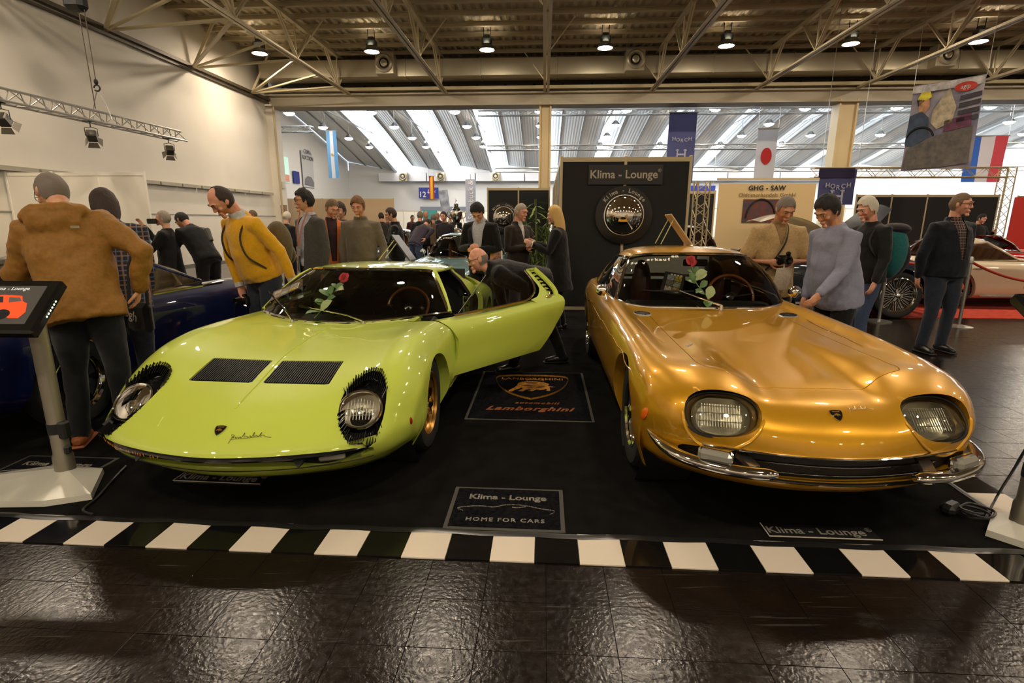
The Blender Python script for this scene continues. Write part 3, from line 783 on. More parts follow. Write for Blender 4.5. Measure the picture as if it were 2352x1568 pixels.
# ================================================================== LIME SPORTS CAR
GP = (-1.347, 3.373); GA = math.radians(-4.855)
LIME = paint('lime_paint', (.53, .635, .085), 0., .4)
G = empty('sports_car', (GP[0], GP[1], .006), GA, 'low lime green sports car with slatted headlights and its driver side door open', 'car')
XC = [0, .2, .41, .56, .685, .78, .85, .878, .872, .80]
def row(y, zs, xs=None):
    ys = y if isinstance(y, (list, tuple)) else [y]*10
    return [(x, yy, z) for x, yy, z in zip(xs or XC, ys, zs)]
BC = [
 [(0, -.86, .17), (.2, -.84, .17), (.41, -.775, .17), (.53, -.715, .17), (.62, -.645, .17), (.68, -.57, .17), (.715, -.49, .17), (.735, -.42, .17), (.75, -.36, .165), (.75, -.32, .16)],
 [(0, -1.00, .25), (.2, -.98, .25), (.41, -.92, .25), (.55, -.855, .25), (.66, -.775, .25), (.735, -.685, .25), (.78, -.585, .25), (.81, -.49, .245), (.815, -.42, .225), (.79, -.37, .175)],
 [(0, -1.07, .325), (.2, -1.05, .325), (.41, -1.0, .325), (.56, -.94, .325), (.685, -.86, .325), (.77, -.765, .325), (.82, -.65, .325), (.845, -.54, .315), (.845, -.455, .265), (.80, -.40, .185)],
 [(0, -1.09, .378), (.2, -1.069, .378), (.41, -1.017, .380), (.56, -.958, .382), (.69, -.88, .388), (.775, -.785, .395), (.83, -.665, .395), (.858, -.56, .37), (.857, -.47, .29), (.80, -.42, .188)],
 [(0, -1.075, .398), (.2, -1.052, .398), (.41, -1.0, .400), (.56, -.94, .402), (.69, -.862, .412), (.778, -.77, .415), (.833, -.65, .412), (.861, -.55, .38), (.858, -.468, .295), (.80, -.42, .188)],
 [(0, -.975, .468), (.2, -.955, .465), (.41, -.915, .457), (.56, -.875, .452), (.69, -.80, .476), (.78, -.71, .472), (.837, -.605, .45), (.866, -.51, .40), (.862, -.45, .30), (.80, -.415, .185)],
 [(0, -.80, .545), (.2, -.79, .543), (.41, -.765, .540), (.56, -.735, .540), (.69, -.685, .568), (.785, -.605, .562), (.845, -.525, .52), (.872, -.46, .43), (.866, -.425, .31), (.80, -.41, .18)],
 row([-.61, -.61, -.60, -.58, -.545, -.495, -.445, -.415, -.405, -.40], (.597, .597, .599, .612, .642, .632, .57, .45, .31, .175)),
 row([-.37, -.37, -.365, -.36, -.35, -.33, -.31, -.30, -.3, -.3], (.664, .665, .670, .688, .716, .70, .62, .46, .31, .17)),
 row(-.1, (.70, .701, .711, .733, .757, .745, .655, .47, .31, .17)),
 row(.2, (.722, .723, .733, .748, .766, .758, .68, .475, .31, .17)),
 row(.55, (.745, .745, .747, .752, .758, .752, .69, .48, .31, .17)),
 row(.92, (.765, .764, .762, .758, .754, .745, .70, .485, .31, .17)),
 row(1.4, (.775, .774, .772, .768, .762, .75, .71, .49, .31, .17)),
 row(1.9, (.80, .80, .795, .788, .78, .765, .725, .50, .31, .17), [0, .2, .41, .56, .69, .79, .865, .885, .875, .81]),
 row(2.3, (.84, .84, .835, .828, .815, .795, .74, .51, .32, .18), [0, .2, .41, .56, .69, .79, .865, .888, .878, .82]),
 row(2.7, (.82, .82, .818, .812, .80, .78, .72, .51, .33, .20), [0, .2, .41, .56, .68, .78, .855, .88, .872, .82]),
 row(3.05, (.77, .77, .768, .762, .75, .73, .67, .50, .35, .25), [0, .2, .4, .54, .66, .76, .83, .855, .845, .80]),
 row(3.28, (.72, .72, .718, .712, .70, .68, .62, .49, .38, .33), [0, .2, .39, .52, .63, .72, .785, .81, .80, .77]),
 row(3.33, (.66, .66, .66, .655, .65, .63, .58, .49, .42, .38), [0, .2, .38, .5, .6, .68, .74, .765, .76, .74]),
]
BCm = mirror_cols(BC)
GV, GF = loft(BCm, 190, 150)
gs = Surf(BCm, 190, 150)
# cut-outs ------------------------------------------------------------
def ell_f(V, cx, cy, rx, ry, rot=0.):
    dx, dy = V[:, 0]-cx, V[:, 1]-cy; c, s = math.cos(rot), math.sin(rot)
    X, Y = dx*c+dy*s, -dx*s+dy*c
    return (np.sqrt((X/rx)**2+(Y/ry)**2)-1)*min(rx, ry)
ARCH_F, ARCH_R = (-.02, .285, .345), (2.5, .30, .355)
def f_arch(V):
    d = np.full(len(V), 9.)
    for y, z, r in (ARCH_F, ARCH_R):
        q = np.sqrt((V[:, 1]-y)**2+(V[:, 2]-z)**2)-r
        q = np.where((V[:, 2] < z) & (np.abs(V[:, 1]-y) < r), np.minimum(q, np.abs(V[:, 1]-y)-r), q)
        d = np.minimum(d, np.where(np.abs(V[:, 0]) > .60, q, 9))
    return d
POD = [(.632, -.725, .128, .232, .06)]
def f_pods(V):
    d = np.full(len(V), 9.)
    top = (V[:, 2] > .39) & (V[:, 1] < -.3)
    for s in (-1, 1): d = np.minimum(d, np.where(top & (V[:, 0]*s > 0), ell_f(V, s*.632, -.706, .116, .208, s*.10), 9))
    return d
GR = [[(.028, -.37), (.400, -.362), (.405, -.60), (.036, -.607)]]
def f_grille(V):
    P = np.stack([np.abs(V[:, 0]), V[:, 1]], 1); q = -sd_poly(P, GR[0])
    return np.where(V[:, 2] > .5, q, 9)
def f_mouth(V):
    ax = np.abs(V[:, 0]); zt = .368; zb = .331-.030*np.clip(ax/.5, 0, 1)**2
    t = np.clip((ax-.5)/.235, 0, 1); zb = zb+(zt-zb)*t**2.2
    zm, hh = (zt+zb)/2, (zt-zb)/2
    q = np.abs(V[:, 2]-zm)-hh
    q = np.maximum(q, ax-.735)
    return np.where(V[:, 1] < -.55, q, 9)
WSB = [(.0, .415), (.2, .44), (.4, .51), (.6, .635), (.72, .765), (.772, .86)]   # windscreen base line
def f_cockpit(V):
    P = np.stack([np.abs(V[:, 0]), V[:, 1]], 1)
    poly = [(-.3, .415)]+WSB+[(.775, 1.2), (.77, 1.7), (.73, 2.1), (.60, 2.45), (.45, 2.55), (-.3, 2.55)]
    return np.where(V[:, 2] > .6, -sd_poly(P, poly), 9)
DOOR = [(.385, .80), (.50, .70), (.558, .60), (.56, .52), (.53, .45), (.47, .39), (.40, .335), (1.62, .315), (1.80, .45), (1.98, .62), (2.06, .76), (2.06, .95), (.385, .95)]
def sd_door(V): return sd_poly(np.stack([V[:, 1], V[:, 2]], 1), DOOR)
V, Fc = GV, GF
inw = lambda v: np.array([-.05*np.sign(v[0]), 0, 0.])
V, Fc = clip(V, Fc, f_arch, lambda v: np.array([-.075*np.sign(v[0]), 0, 0.]))
V, Fc = clip(V, Fc, f_pods, lambda v: np.array([0, .012, -.035]))
V, Fc = clip(V, Fc, f_grille, lambda v: np.array([0, 0, -.018]))
V, Fc = clip(V, Fc, f_mouth, lambda v: np.array([0, .05, 0.]))
V, Fc = clip(V, Fc, f_cockpit, lambda v: np.array([0, 0, -.03]))
dm = lambda V: np.where(V[:, 0] > .6, -sd_door(V), 9)
V2, F2 = clip(V, Fc, dm, lambda v: np.array([-.05, 0, 0]))
V2, F2 = clip(V2, F2, lambda V: np.where(V[:, 0] < -.6, np.abs(sd_door(V))-.003, 9))   # shut line of the closed door
body = mesh('body', V2, F2, LIME, G, angle=50)
# front lid shut lines and raised centre ridge
b = MB()
ridge = [gs.near(x=0, y=y)[0]+Vector((0, 0, .001)) for y in np.linspace(-.86, .345, 30)]
b.tube(ridge, (.010, .005) and .006, 6); b.build('hood_ridge', LIME, G)
# lower lining so nothing shows through
b = MB(); b.box((0, 1.5, .19), (1.36, 3.2, .03)); b.box((0, -.1, .27), (.85, .8, .10)); b.build('underbody', BLACK, G, smooth=False)
for s in (-1, 1):
    for y, z, r in (ARCH_F, ARCH_R):
        M = Matrix.Translation((s*.47, y, z)) @ Matrix.Rotation(s*PI/2, 4, 'Y')
        b = MB(); b.lathe([(.0001, 0), (r+.01, 0), (r+.03, .33)], 30, M); b.build('wheel_well', BLACK, G)
for s in (-1, 1):
    for y in (-.02, 2.5): wheel(G, (s*(.718 if y < 1 else .735), y, .305), s, .305, .198, .21, 'star', mat('gold_rim', rgb(176, 128, 58), .3, .75))
# headlights with slatted surrounds
LENS = glass_mat('lamp_glass', (.95, .95, .9), 1.3)
REFL = mat('lamp_reflector_chrome', (.72, .69, .62), .28, .9)
for s in (-1, 1):
    n = Vector((s*.10, -.62, .62)).normalized()
    c = Vector((s*.628, -.735, .512))
    hl = empty('headlight', (0, 0, 0)); hl.parent = G
    # dark bowl following the cut-out
    V_, F_ = [], []; K = 40
    for k in range(K):
        a = 2*PI*k/K; x = .116*math.cos(a); y = .208*math.sin(a); cs, sn = math.cos(s*.10), math.sin(s*.10)
        X, Y = s*.632+x*cs-y*sn, -.706+x*sn+y*cs; p, nn = gs.near(x=X, y=Y, mask=lambda g: (g[..., 2] > .385))
        V_.append(Vector((X, Y, p.z-.006)))
    cen = sum(V_, Vector())/K
    ring2 = [cen+(v-cen)*.93+Vector((0, .03, -.055)) for v in V_]
    F_ = [(k, (k+1) % K, K+(k+1) % K, K+k) for k in range(K)]+[tuple(range(K, 2*K))]
    mesh('lamp_bowl', V_+ring2, F_, BLACKG, hl, smooth=False)
    M = surf_frame(c, n)
    b = MB(); b.lathe([(.106, -.01), (.113, .0), (.114, .008), (.109, .014), (.101, .012), (.099, .004)], 40, M); b.build('lamp_ring', CHROME, hl)
    b = MB(); b.lathe([(.100, .004), (.082, -.03), (.05, -.055), (.0001, -.065)], 32, M); b.build('lamp_reflector', REFL, hl)
    b = MB(); b.lathe([(.0001, -.05), (.018, -.045), (.02, -.01), (.0001, .0)], 14, M); b.build('bulb_shield', REFL, hl)
    b = MB(); b.lathe([(.0001, .024), (.044, .022), (.077, .016), (.101, .007)], 36, M); b.build('lens', LENS, hl)
    # prism ribs of the lens
    b = MB()
    for k in range(9): b.bar(M @ Vector((-.064+.016*k, -.06, .008)), M @ Vector((-.064+.016*k, .06-.02*abs(k-4)/4, .008)), .003, .004)
    for k in (-1, 0, 1): b.bar(M @ Vector((-.07, k*.035, .009)), M @ Vector((.07, k*.035, .009)), .003, .003)
    b.build('lens_ribs', mat('rib_bright', (.46, .44, .39), .35, .6), hl, smooth=False)['kind'] = 'stuff'
    # lashes: thin black slats standing on the rim, above and below the lamp
    b = MB()
    for grp in (np.linspace(.30, 2.85, 23), np.linspace(-2.72, -.42, 22)):
        for a in grp:
            x, y = .116*math.cos(a), .208*math.sin(a); cs, sn = math.cos(s*.10), math.sin(s*.10)
            X, Y = s*.632+x*cs-y*sn, -.706+x*sn+y*cs; p, nn = gs.near(x=X, y=Y, mask=lambda g: (g[..., 2] > .385))
            if nn.z < 0: nn = -nn
            inn = (cen-Vector((X, Y, p.z))); inn.x *= .25; inn.normalize()
            q0 = Vector((X, Y, p.z))-inn*(.016 if a > 0 else .006)+nn*.003; q1 = Vector((X, Y, p.z))+inn*.055-nn*.012
            b.bar(q0, q1, .0030, .016, up=nn)
    b.build('lash_slats', BLACKG, hl, smooth=False)['kind'] = 'stuff'
# air outlets of the front lid
for s in (-1, 1):
    vt = empty('hood_vent', (0, 0, 0)); vt.parent = G
    cor = [gs.near(x=s*x, y=y)[0]+Vector((0, 0, -.018)) for x, y in GR[0]]
    mesh('vent_floor', cor, [(0, 1, 2, 3)], BLACK, vt, smooth=False)
    for k in range(28):
        t = (k+.5)/28; a = cor[0].lerp(cor[1], t)+Vector((0, .004, .012)); c2 = cor[3].lerp(cor[2], t)+Vector((0, -.0, .012))
        if k == 0:
            pass
        b = MB(); b.bar(a, c2, .0058, .013); b.build('vent_slat', mat('slat_black', (.008, .008, .008), .5), vt, smooth=False)
# black bumper blade and mouth
lip = [gs.near(x=x, z=.366, mask=lambda g: g[..., 1] < -.5)[0] for x in np.linspace(-.715, .715, 61)]
lip = [Vector((v.x, v.y+.003+.012*(abs(v.x)/.715)**6, .368)) for v in lip]
b = MB(); b.tube(lip, [(.003, .004), (.007, .009), (.010, .013)]+[(.0125, .016)]*55+[(.010, .013), (.007, .009), (.003, .004)], 8); bp_ = b.build('bumper_blade', BLACKG, G)
b = MB()
for i in range(60):
    a, c2 = lip[i], lip[i+1]; n_ = len(b.V)
    k = .86
    b.add([a+Vector((0, .03, .02)), c2+Vector((0, .03, .02)), c2+Vector((0, .10, -.03)), a+Vector((0, .10, -.03)), c2+Vector((0, .035, -.075)), a+Vector((0, .035, -.075))], [(0, 1, 2, 3), (3, 2, 4, 5)])
b.build('mouth_lining', BLACK, G, smooth=False)
for s in (-1, 1):
    x = s*.545; y = gs.near(x=x, z=.35, mask=lambda g: g[..., 1] < -.5)[0].y+.035
    M = surf_frame((x, y, .338), (s*.35, -1, .1))
    b = MB(); b.box((0, 0, 0), (.125, .036, .03), None, .008); o = b.build('indicator', mat('indicator_clear', (.27, .26, .22), .12, coat=1), G); o.data.transform(M)
    b = MB(); b.box((0, 0, -.018), (.12, .034, .01)); o = b.build('indicator_back', REFL, G, smooth=False); o.data.transform(M)
    y = gs.near(x=s*.40, z=.35, mask=lambda g: g[..., 1] < -.5)[0].y
    b = MB(); b.add([(s*.36, y+.03, .36), (s*.44, y+.03, .36), (s*.415, y+.0, .312), (s*.37, y+.08, .36), (s*.44, y+.08, .36), (s*.415, y+.06, .312)], [(0, 1, 2), (3, 5, 4), (0, 2, 5, 3), (1, 4, 5, 2), (0, 3, 4, 1)]); b.build('mouth_strut', BLACK, G, smooth=False)
    p, n = gs.near(y=-.60, z=.41, x=s*.85, mask=lambda g: g[..., 0]*s > .5)
    if n.x*s < 0: n = -n
    M = surf_frame(p, n); b = MB(); b.ell((0, 0, 0), (.012, .021, .006)); o = b.build('side_marker', mat('marker_red', rgb(150, 30, 14), .2, coat=1), G); o.data.transform(M)
p, n = gs.near(x=0, y=-.975, mask=lambda g: g[..., 2] > .4); n = n if n.z > 0 else -n
badge(G, surf_frame(p+n*.001, n), .052)
p, n = gs.near(x=.165, y=-.985, mask=lambda g: g[..., 2] > .4); n = n if n.z > 0 else -n
signature(G, surf_frame(p+n*.002, n), .19, mat('signature_dark', rgb(60, 54, 30), .3, .6))
# slogan on the bumper blade corner
for k, ch in enumerate("the world's sexiest car"):
    if ch == ' ': continue
    i = 1+k*.85; a, c2 = lip[int(i)], lip[int(i)+1]; p = a.lerp(c2, i-int(i)); d = (c2-a).normalized()
    M = frame_mat(p+Vector((0, 0, 0))+Vector((d.y, -d.x, 0))*.0175, d, (0, 0, 1)); text('slogan_letter', ch, .026, M, mat('slogan_orange', rgb(214, 130, 30), .5), bp_, .0004)
# greenhouse ----------------------------------------------------------
wt = [(0, 1.10, 1.068), (.2, 1.125, 1.066), (.4, 1.19, 1.058), (.505, 1.255, 1.047), (.545, 1.295, 1.038)]
wb = []
for x, y in ((0, .415), (.28, .465), (.55, .60), (.70, .74), (.772, .86)):
    p, _ = gs.near(x=x, y=y, mask=lambda g: g[..., 2] > .6); wb.append((x, y, p.z+.002))
ws = []
for t in np.linspace(0, 1, 6):
    ws.append([tuple(np.array(a)*(1-t)+np.array(c)*t+np.array([0, -.03*math.sin(PI*t), .022*math.sin(PI*t)])) for a, c in zip(wb, wt)])
ws = mirror_cols(np.array(ws)); V, F_ = loft(ws, 14, 40); mesh('windscreen', V, F_, glass_mat('green_screen_glass', (.62, .66, .6), 1.1), G, angle=0)
gw = _resample(_resample(ws, 14, 0), 40, 1)
edge = [Vector(v) for v in list(gw[0])+list(gw[:, -1])[1:]+list(gw[-1][::-1])[1:]+list(gw[::-1, 0])[1:-1]]
b = MB(); b.tube(edge, .014, 6, closed=True); b.build('windscreen_trim', CHROME, G)
b = MB(); b.tube([gs.near(x=v[0], y=v[1]-.02, mask=lambda g: g[..., 2] > .6)[0]+Vector((0, .016, .0)) for v in gw[0]], .008, 6); b.build('windscreen_seal', BLACKG, G)
rf = np.array([[(0, 1.10, 1.072), (.2, 1.125, 1.070), (.4, 1.19, 1.062), (.505, 1.255, 1.051), (.55, 1.30, 1.040)],
               [(0, 1.35, 1.088), (.2, 1.36, 1.086), (.4, 1.40, 1.076), (.51, 1.44, 1.060), (.575, 1.47, 1.035)],
               [(0, 1.65, 1.090), (.2, 1.65, 1.088), (.4, 1.67, 1.076), (.51, 1.69, 1.060), (.585, 1.70, 1.030)],
               [(0, 1.98, 1.068), (.2, 1.98, 1.066), (.4, 1.98, 1.054), (.5, 1.98, 1.040), (.575, 1.98, 1.012)],
               [(0, 2.12, 1.045), (.2, 2.12, 1.043), (.4, 2.11, 1.034), (.5, 2.10, 1.018), (.56, 2.10, .992)]])
V, F_ = loft(mirror_cols(rf), 26, 40); mesh('roof', V, F_, LIME, G)
V2 = V.copy(); V2[:, 2] -= .022; V2[:, 0] *= .97; mesh('headliner', V2, F_, mat('headliner', (.03, .03, .028), .8), G)
for s in (-1, 1):
    # A pillar
    b = MB(); b.tube([(s*.778, .865, .752), (s*.70, 1.03, .885), (s*.61, 1.20, 1.0), (s*.557, 1.305, 1.04)], [(.016, .02)]*4, 8); b.build('a_pillar', LIME, G)
    # roof side rail over the door
    b = MB(); b.tube([(s*.555, 1.30, 1.035), (s*.583, 1.5, 1.03), (s*.592, 1.70, 1.026), (s*.582, 1.98, 1.006), (s*.565, 2.11, .985)], .016, 8); b.build('roof_rail', LIME, G)
    # B pillar with the long dark scoop
    top = [(s*.582, 1.90, 1.008), (s*.565, 2.10, .985)]; bot = [(s*.80, 1.86, .73), (s*.80, 2.42, .80)]
    outer = np.array([[(s*.585, 1.86, 1.008), (s*.582, 1.98, 1.002), (s*.56, 2.14, .975)], [(s*.69, 1.86, .90), (s*.688, 2.05, .91), (s*.66, 2.30, .905)], [(s*.775, 1.83, .79), (s*.78, 2.10, .83), (s*.755, 2.46, .835)], [(s*.80, 1.80, .74), (s*.81, 2.12, .77), (s*.79, 2.55, .795)]])
    V, F_ = loft(outer, 24, 24)
    slot = [(1.93, .985), (1.985, .985), (2.30, .825), (2.30, .80), (2.13, .80)]
    V, F_ = clip(V, F_, lambda V: -sd_poly(V[:, 1:], slot), lambda v: np.array([-.05*s, 0, 0]))
    mesh('b_pillar', V, F_, LIME, G)
    b = MB(); b.add([(s*.50, 1.9, .99), (s*.50, 2.05, .99), (s*.70, 2.36, .79), (s*.70, 2.08, .78)], [(0, 1, 2, 3)]); b.build('scoop_dark', BLACK, G, smooth=False)
    b = MB(); b.tube([(s*.575, 1.845, 1.0), (s*.69, 1.85, .89), (s*.775, 1.81, .78), (s*.80, 1.79, .72), (s*.80, 1.77, .50), (s*.78, 1.6, .34)], .016, 6); b.build('door_seal', BLACK, G)
# rear slatted deck
for k in range(6):
    y = 2.16+k*.13; z = 1.02-k*.045; w_ = 1.02-.03*k
    b = MB(); b.box((0, y, z), (w_, .12, .012), Matrix.Rotation(-.1, 3, 'X'), .004); b.build('rear_slat', BLACKG, G)
for s in (-1, 1):
    b = MB(); b.tube([(s*.55, 2.1, .99), (s*.545, 2.5, .88), (s*.53, 2.95, .80)], .03, 6); b.build('rear_buttress', LIME, G)
# wipers
for xp, L, ang in ((-.30, .40, 2.25), (.235, .46, 2.78)):
    p, n = gs.near(x=xp, y=.395+.11*abs(xp), mask=lambda g: g[..., 2] > .6)
    wpr = empty('wiper', (0, 0, 0)); wpr.parent = G
    b = MB(); b.lathe([(.0001, .02), (.014, .018), (.016, 0)], 12, Matrix.Translation(p)); b.build('wiper_pivot', CHROME, wpr)
    dv = Vector((math.cos(ang), math.sin(ang)*.80, math.sin(ang)*.34)).normalized(); q = p+Vector((0, 0, .02))+dv*L*.92+Vector((0, -.012, .012))
    b = MB(); b.tube([p+Vector((0, 0, .016)), p+dv*L*.3+Vector((0, -.012, .035)), q], [.009, .007, .0045], 6); b.build('wiper_arm', CHROME, wpr)
    dd = Vector((math.cos(ang+.0), math.sin(ang)*.80, math.sin(ang)*.34)).normalized()
    b = MB(); b.bar(q-dd*.17+Vector((0, .01, -.012)), q+dd*.17+Vector((0, .01, -.012)), .008, .012); b.build('wiper_blade', BLACKG, wpr, smooth=False)
    b = MB(); b.bar(q-dd*.16+Vector((0, .004, -.004)), q+dd*.16+Vector((0, .004, -.004)), .005, .005); b.build('blade_spine', CHROME, wpr, smooth=False)
# cabin
LEATH = mat('black_leather', (.014, .013, .012), .45, bump=(60, .15))
b = MB(); b.box((0, 1.0, .58), (1.36, .22, .20), None, .06); b.box((0, .84, .665), (1.26, .34, .03), Matrix.Rotation(.1, 3, 'X'), .012); b.build('dashboard', LEATH, G)
b = MB(); b.box((0, 1.98, .60), (1.4, .05, .80), Matrix.Rotation(-.12, 3, 'X')); b.box((0, 1.3, .30), (1.5, 1.5, .06)); b.box((0, 1.4, .38), (.24, 1.2, .16)); b.build('cabin_tub', mat('cabin_dark', (.012, .012, .011), .7), G, smooth=False)
b = MB(); b.add([(-.46, 1.93, 1.0), (.46, 1.93, 1.0), (.46, 1.95, .88), (-.46, 1.95, .88)], [(0, 1, 2, 3)]); b.build('rear_window', BLACKG, G, smooth=False)
for s in (-1, 1): seat(G, (s*.36, 1.52, .36), LEATH, .46, .58, .5)
steering_wheel(G, (.36, 1.14, .75), .175, .55)
for s in (-.12, .12):
    M = Matrix.Translation((.36+s, 1.04, .72)) @ Matrix.Rotation(-PI/2, 4, 'X'); b = MB(); b.lathe([(.06, 0), (.06, -.08), (.0001, -.08)], 18, M); b.build('dial', BLACKG, G)
b = MB(); b.box((0, 1.22, 1.0), (.2, .02, .055), None, .01); b.bar((0, 1.2, 1.0), (0, 1.19, 1.06), .012); b.build('rear_mirror', BLACKG, G)
# closed door glass on the far side
for s in (-1,):
    sg = np.array([[(s*.79, .88, .76), (s*.80, 1.3, .765), (s*.79, 1.84, .77)], [(s*.70, 1.04, .88), (s*.715, 1.35, .9), (s*.70, 1.86, .90)], [(s*.565, 1.31, 1.03), (s*.59, 1.5, 1.025), (s*.59, 1.86, 1.01)]])
    V, F_ = loft(sg, 12, 16); mesh('side_window', V, F_, DGLASS, G, angle=0)
# open door ----------------------------------------------------------
D = empty('door', (.865, .50, 0)); D.parent = G; D.rotation_euler = (0, 0, math.radians(-33.))
hinge = np.array([.865, .50, 0])
V, F_ = clip(GV, GF, lambda V: np.where((V[:, 0] > .6), sd_door(V)-.003, -1))
V, F_ = clip(V, F_, lambda V: np.where(V[:, 2] > .6, V[:, 0]-.785, 9))
sk = mesh('door_skin', V-hinge, F_, LIME, D)
Vi = V.copy(); Vi[:, 0] -= .05; mesh('door_lining', Vi-hinge, flip(F_), LEATH, D)
# rim joining skin and lining
e = {}
for fc in F_:
    for i in range(len(fc)):
        a, c2 = fc[i], fc[(i+1) % len(fc)]; k = (min(a, c2), max(a, c2)); e[k] = e.get(k, 0)+1
bd = [k for k, n_ in e.items() if n_ == 1]
mesh('door_rim', np.vstack([V-hinge, Vi-hinge]), [(a, c2, c2+len(V), a+len(V)) for a, c2 in bd], LIME, D)
# louvred rear corner panel and frame
# window pane, leaning inwards
def dpt(y, z):
    """point of the leaning side glass"""
    t = (z-.76)/.25; return np.array([.80-.215*t-.03*t*t+.0*y, y, z])
pane = [(.62, .775), (.90, .775), (1.3, .778), (1.62, .80), (1.76, .86), (1.80, .93), (1.80, 1.005), (1.55, 1.02), (1.25, 1.01)]
pp = [dpt(y, z)-hinge for y, z in pane]
mesh('door_window', pp, [tuple(range(len(pp)))], glass_mat('door_glass', (.55, .6, .56), 1.3), D, smooth=False)
b = MB(); b.bar(dpt(.655, .778)-hinge, dpt(1.25, 1.01)-hinge, .004); b.build('quarter_bar', mat('bar_dark', (.12, .12, .11), .5), D, smooth=False)
tr = [dpt(y, z)-hinge for y, z in ((.60, .768), (.9, .770), (1.3, .772), (1.62, .795), (1.765, .86), (1.808, .93), (1.808, 1.008))]
b = MB(); b.tube(catmull(tr, 30), .011, 6); b.build('window_trim', CHROME, D)
# rear corner: green frame with slats
fr = np.array([[dpt(1.60, .775), dpt(1.74, .80), dpt(1.83, .86), dpt(1.83, .93), dpt(1.83, 1.01)], [dpt(1.72, .70), dpt(1.88, .755), dpt(1.90, .84), dpt(1.885, .93), dpt(1.875, 1.012)]])
fr[1, 0, 0] = .855; fr[1, 1, 0] = .83
V, F_ = loft(fr-hinge, 6, 24); mesh('corner_frame', V, F_, LIME, D)
b = MB(); b.tube(catmull([dpt(1.98, .74)-hinge, dpt(2.04, .82)-hinge, dpt(2.02, .92)-hinge, dpt(1.97, 1.015)-hinge], 16), [(.018, .026)]*16, 8); b.build('corner_edge', LIME, D)
b = MB(); b.bar(dpt(1.86, 1.012)-hinge, dpt(1.98, 1.015)-hinge, .03, .014); b.build('corner_top', LIME, D, smooth=False)
for k in range(7):
    z = .80+k*.031; y1 = 1.885+.01*math.sin(k)
    b = MB(); a = dpt(y1, z)-hinge; c2 = dpt(y1+.085, z+.004)-hinge
    b.add([a+np.array([.0, 0, .0]), c2+np.array([-.01, 0, 0]), c2+np.array([-.05, 0, .012]), a+np.array([-.02, 0, .012]), a+np.array([0, 0, .018])], [(0, 1, 2, 3), (0, 4, 1)]); b.build('louvre', LIME, D, smooth=False)
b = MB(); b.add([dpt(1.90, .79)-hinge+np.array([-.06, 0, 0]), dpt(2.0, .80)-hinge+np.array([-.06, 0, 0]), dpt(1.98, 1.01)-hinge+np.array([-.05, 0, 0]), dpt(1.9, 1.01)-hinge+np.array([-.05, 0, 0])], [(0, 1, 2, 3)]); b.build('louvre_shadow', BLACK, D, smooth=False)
b = MB(); a = dpt(1.86, .775)-hinge; b.tube([a+np.array([.012, -.05, 0]), a+np.array([.03, 0, .006]), a+np.array([.014, .06, .0])], .007, 6); b.ell(a+np.array([.022, .0, .022]), (.014, .014, .02)); b.build('door_handle', CHROME, D)
# door sill, latch hardware seen in the opening
b = MB(); b.box((.80, 1.1, .29), (.12, 1.35, .06), None, .01); b.build('door_sill', LIME, G)
inner = np.array([[(.80, 1.80, .74), (.81, 1.80, .55), (.80, 1.74, .36)], [(.70, 1.90, .74), (.70, 1.88, .55), (.70, 1.84, .36)]])
V, F_ = loft(inner, 6, 12); mesh('door_jamb', V, F_, LIME, G)
b = MB(); b.tube([(.775, 1.80, .66), (.74, 1.80, .655), (.745, 1.80, .61), (.775, 1.80, .58), (.74, 1.80, .55)], .012, 8); b.box((.745, 1.80, .72), (.04, .03, .05), None, .008); b.build('latch', CHROME, G)
o = [c2 for c2 in G.children if c2.name.startswith('door_sill')]
GM = shape_mat((GP[0], GP[1], .006), GA)
# things on the car
def ws_point(u, t):
    """point and normal on the windscreen: u across (-1..1), t up (0..1)"""
    i = int(t*13); j = int((u*.5+.5)*39); p = Vector(gw[i, j]); du = Vector(gw[min(i+1, 13), j]-gw[max(i-1, 0), j]); dv = Vector(gw[i, min(j+1, 39)]-gw[i, max(j-1, 0)]); n = dv.cross(du).normalized(); n = n if n.z > 0 else -n
    return p, n, du.normalized()
p, n, up = ws_point(-.12, .36); M = surf_frame(p+n*.012, n, up)
rose('red rose with pale leaves lying on the windscreen of the lime sports car', GM @ M @ Matrix.Rotation(-.12, 4, 'Z'), 1.0)
p, n, up = ws_point(-.74, .40); M = surf_frame(p+n*.022, n, up)
leaflet('photo card standing behind the windscreen of the lime sports car', GM @ M @ Matrix.Rotation(.55, 4, 'Z'), .27, .17)
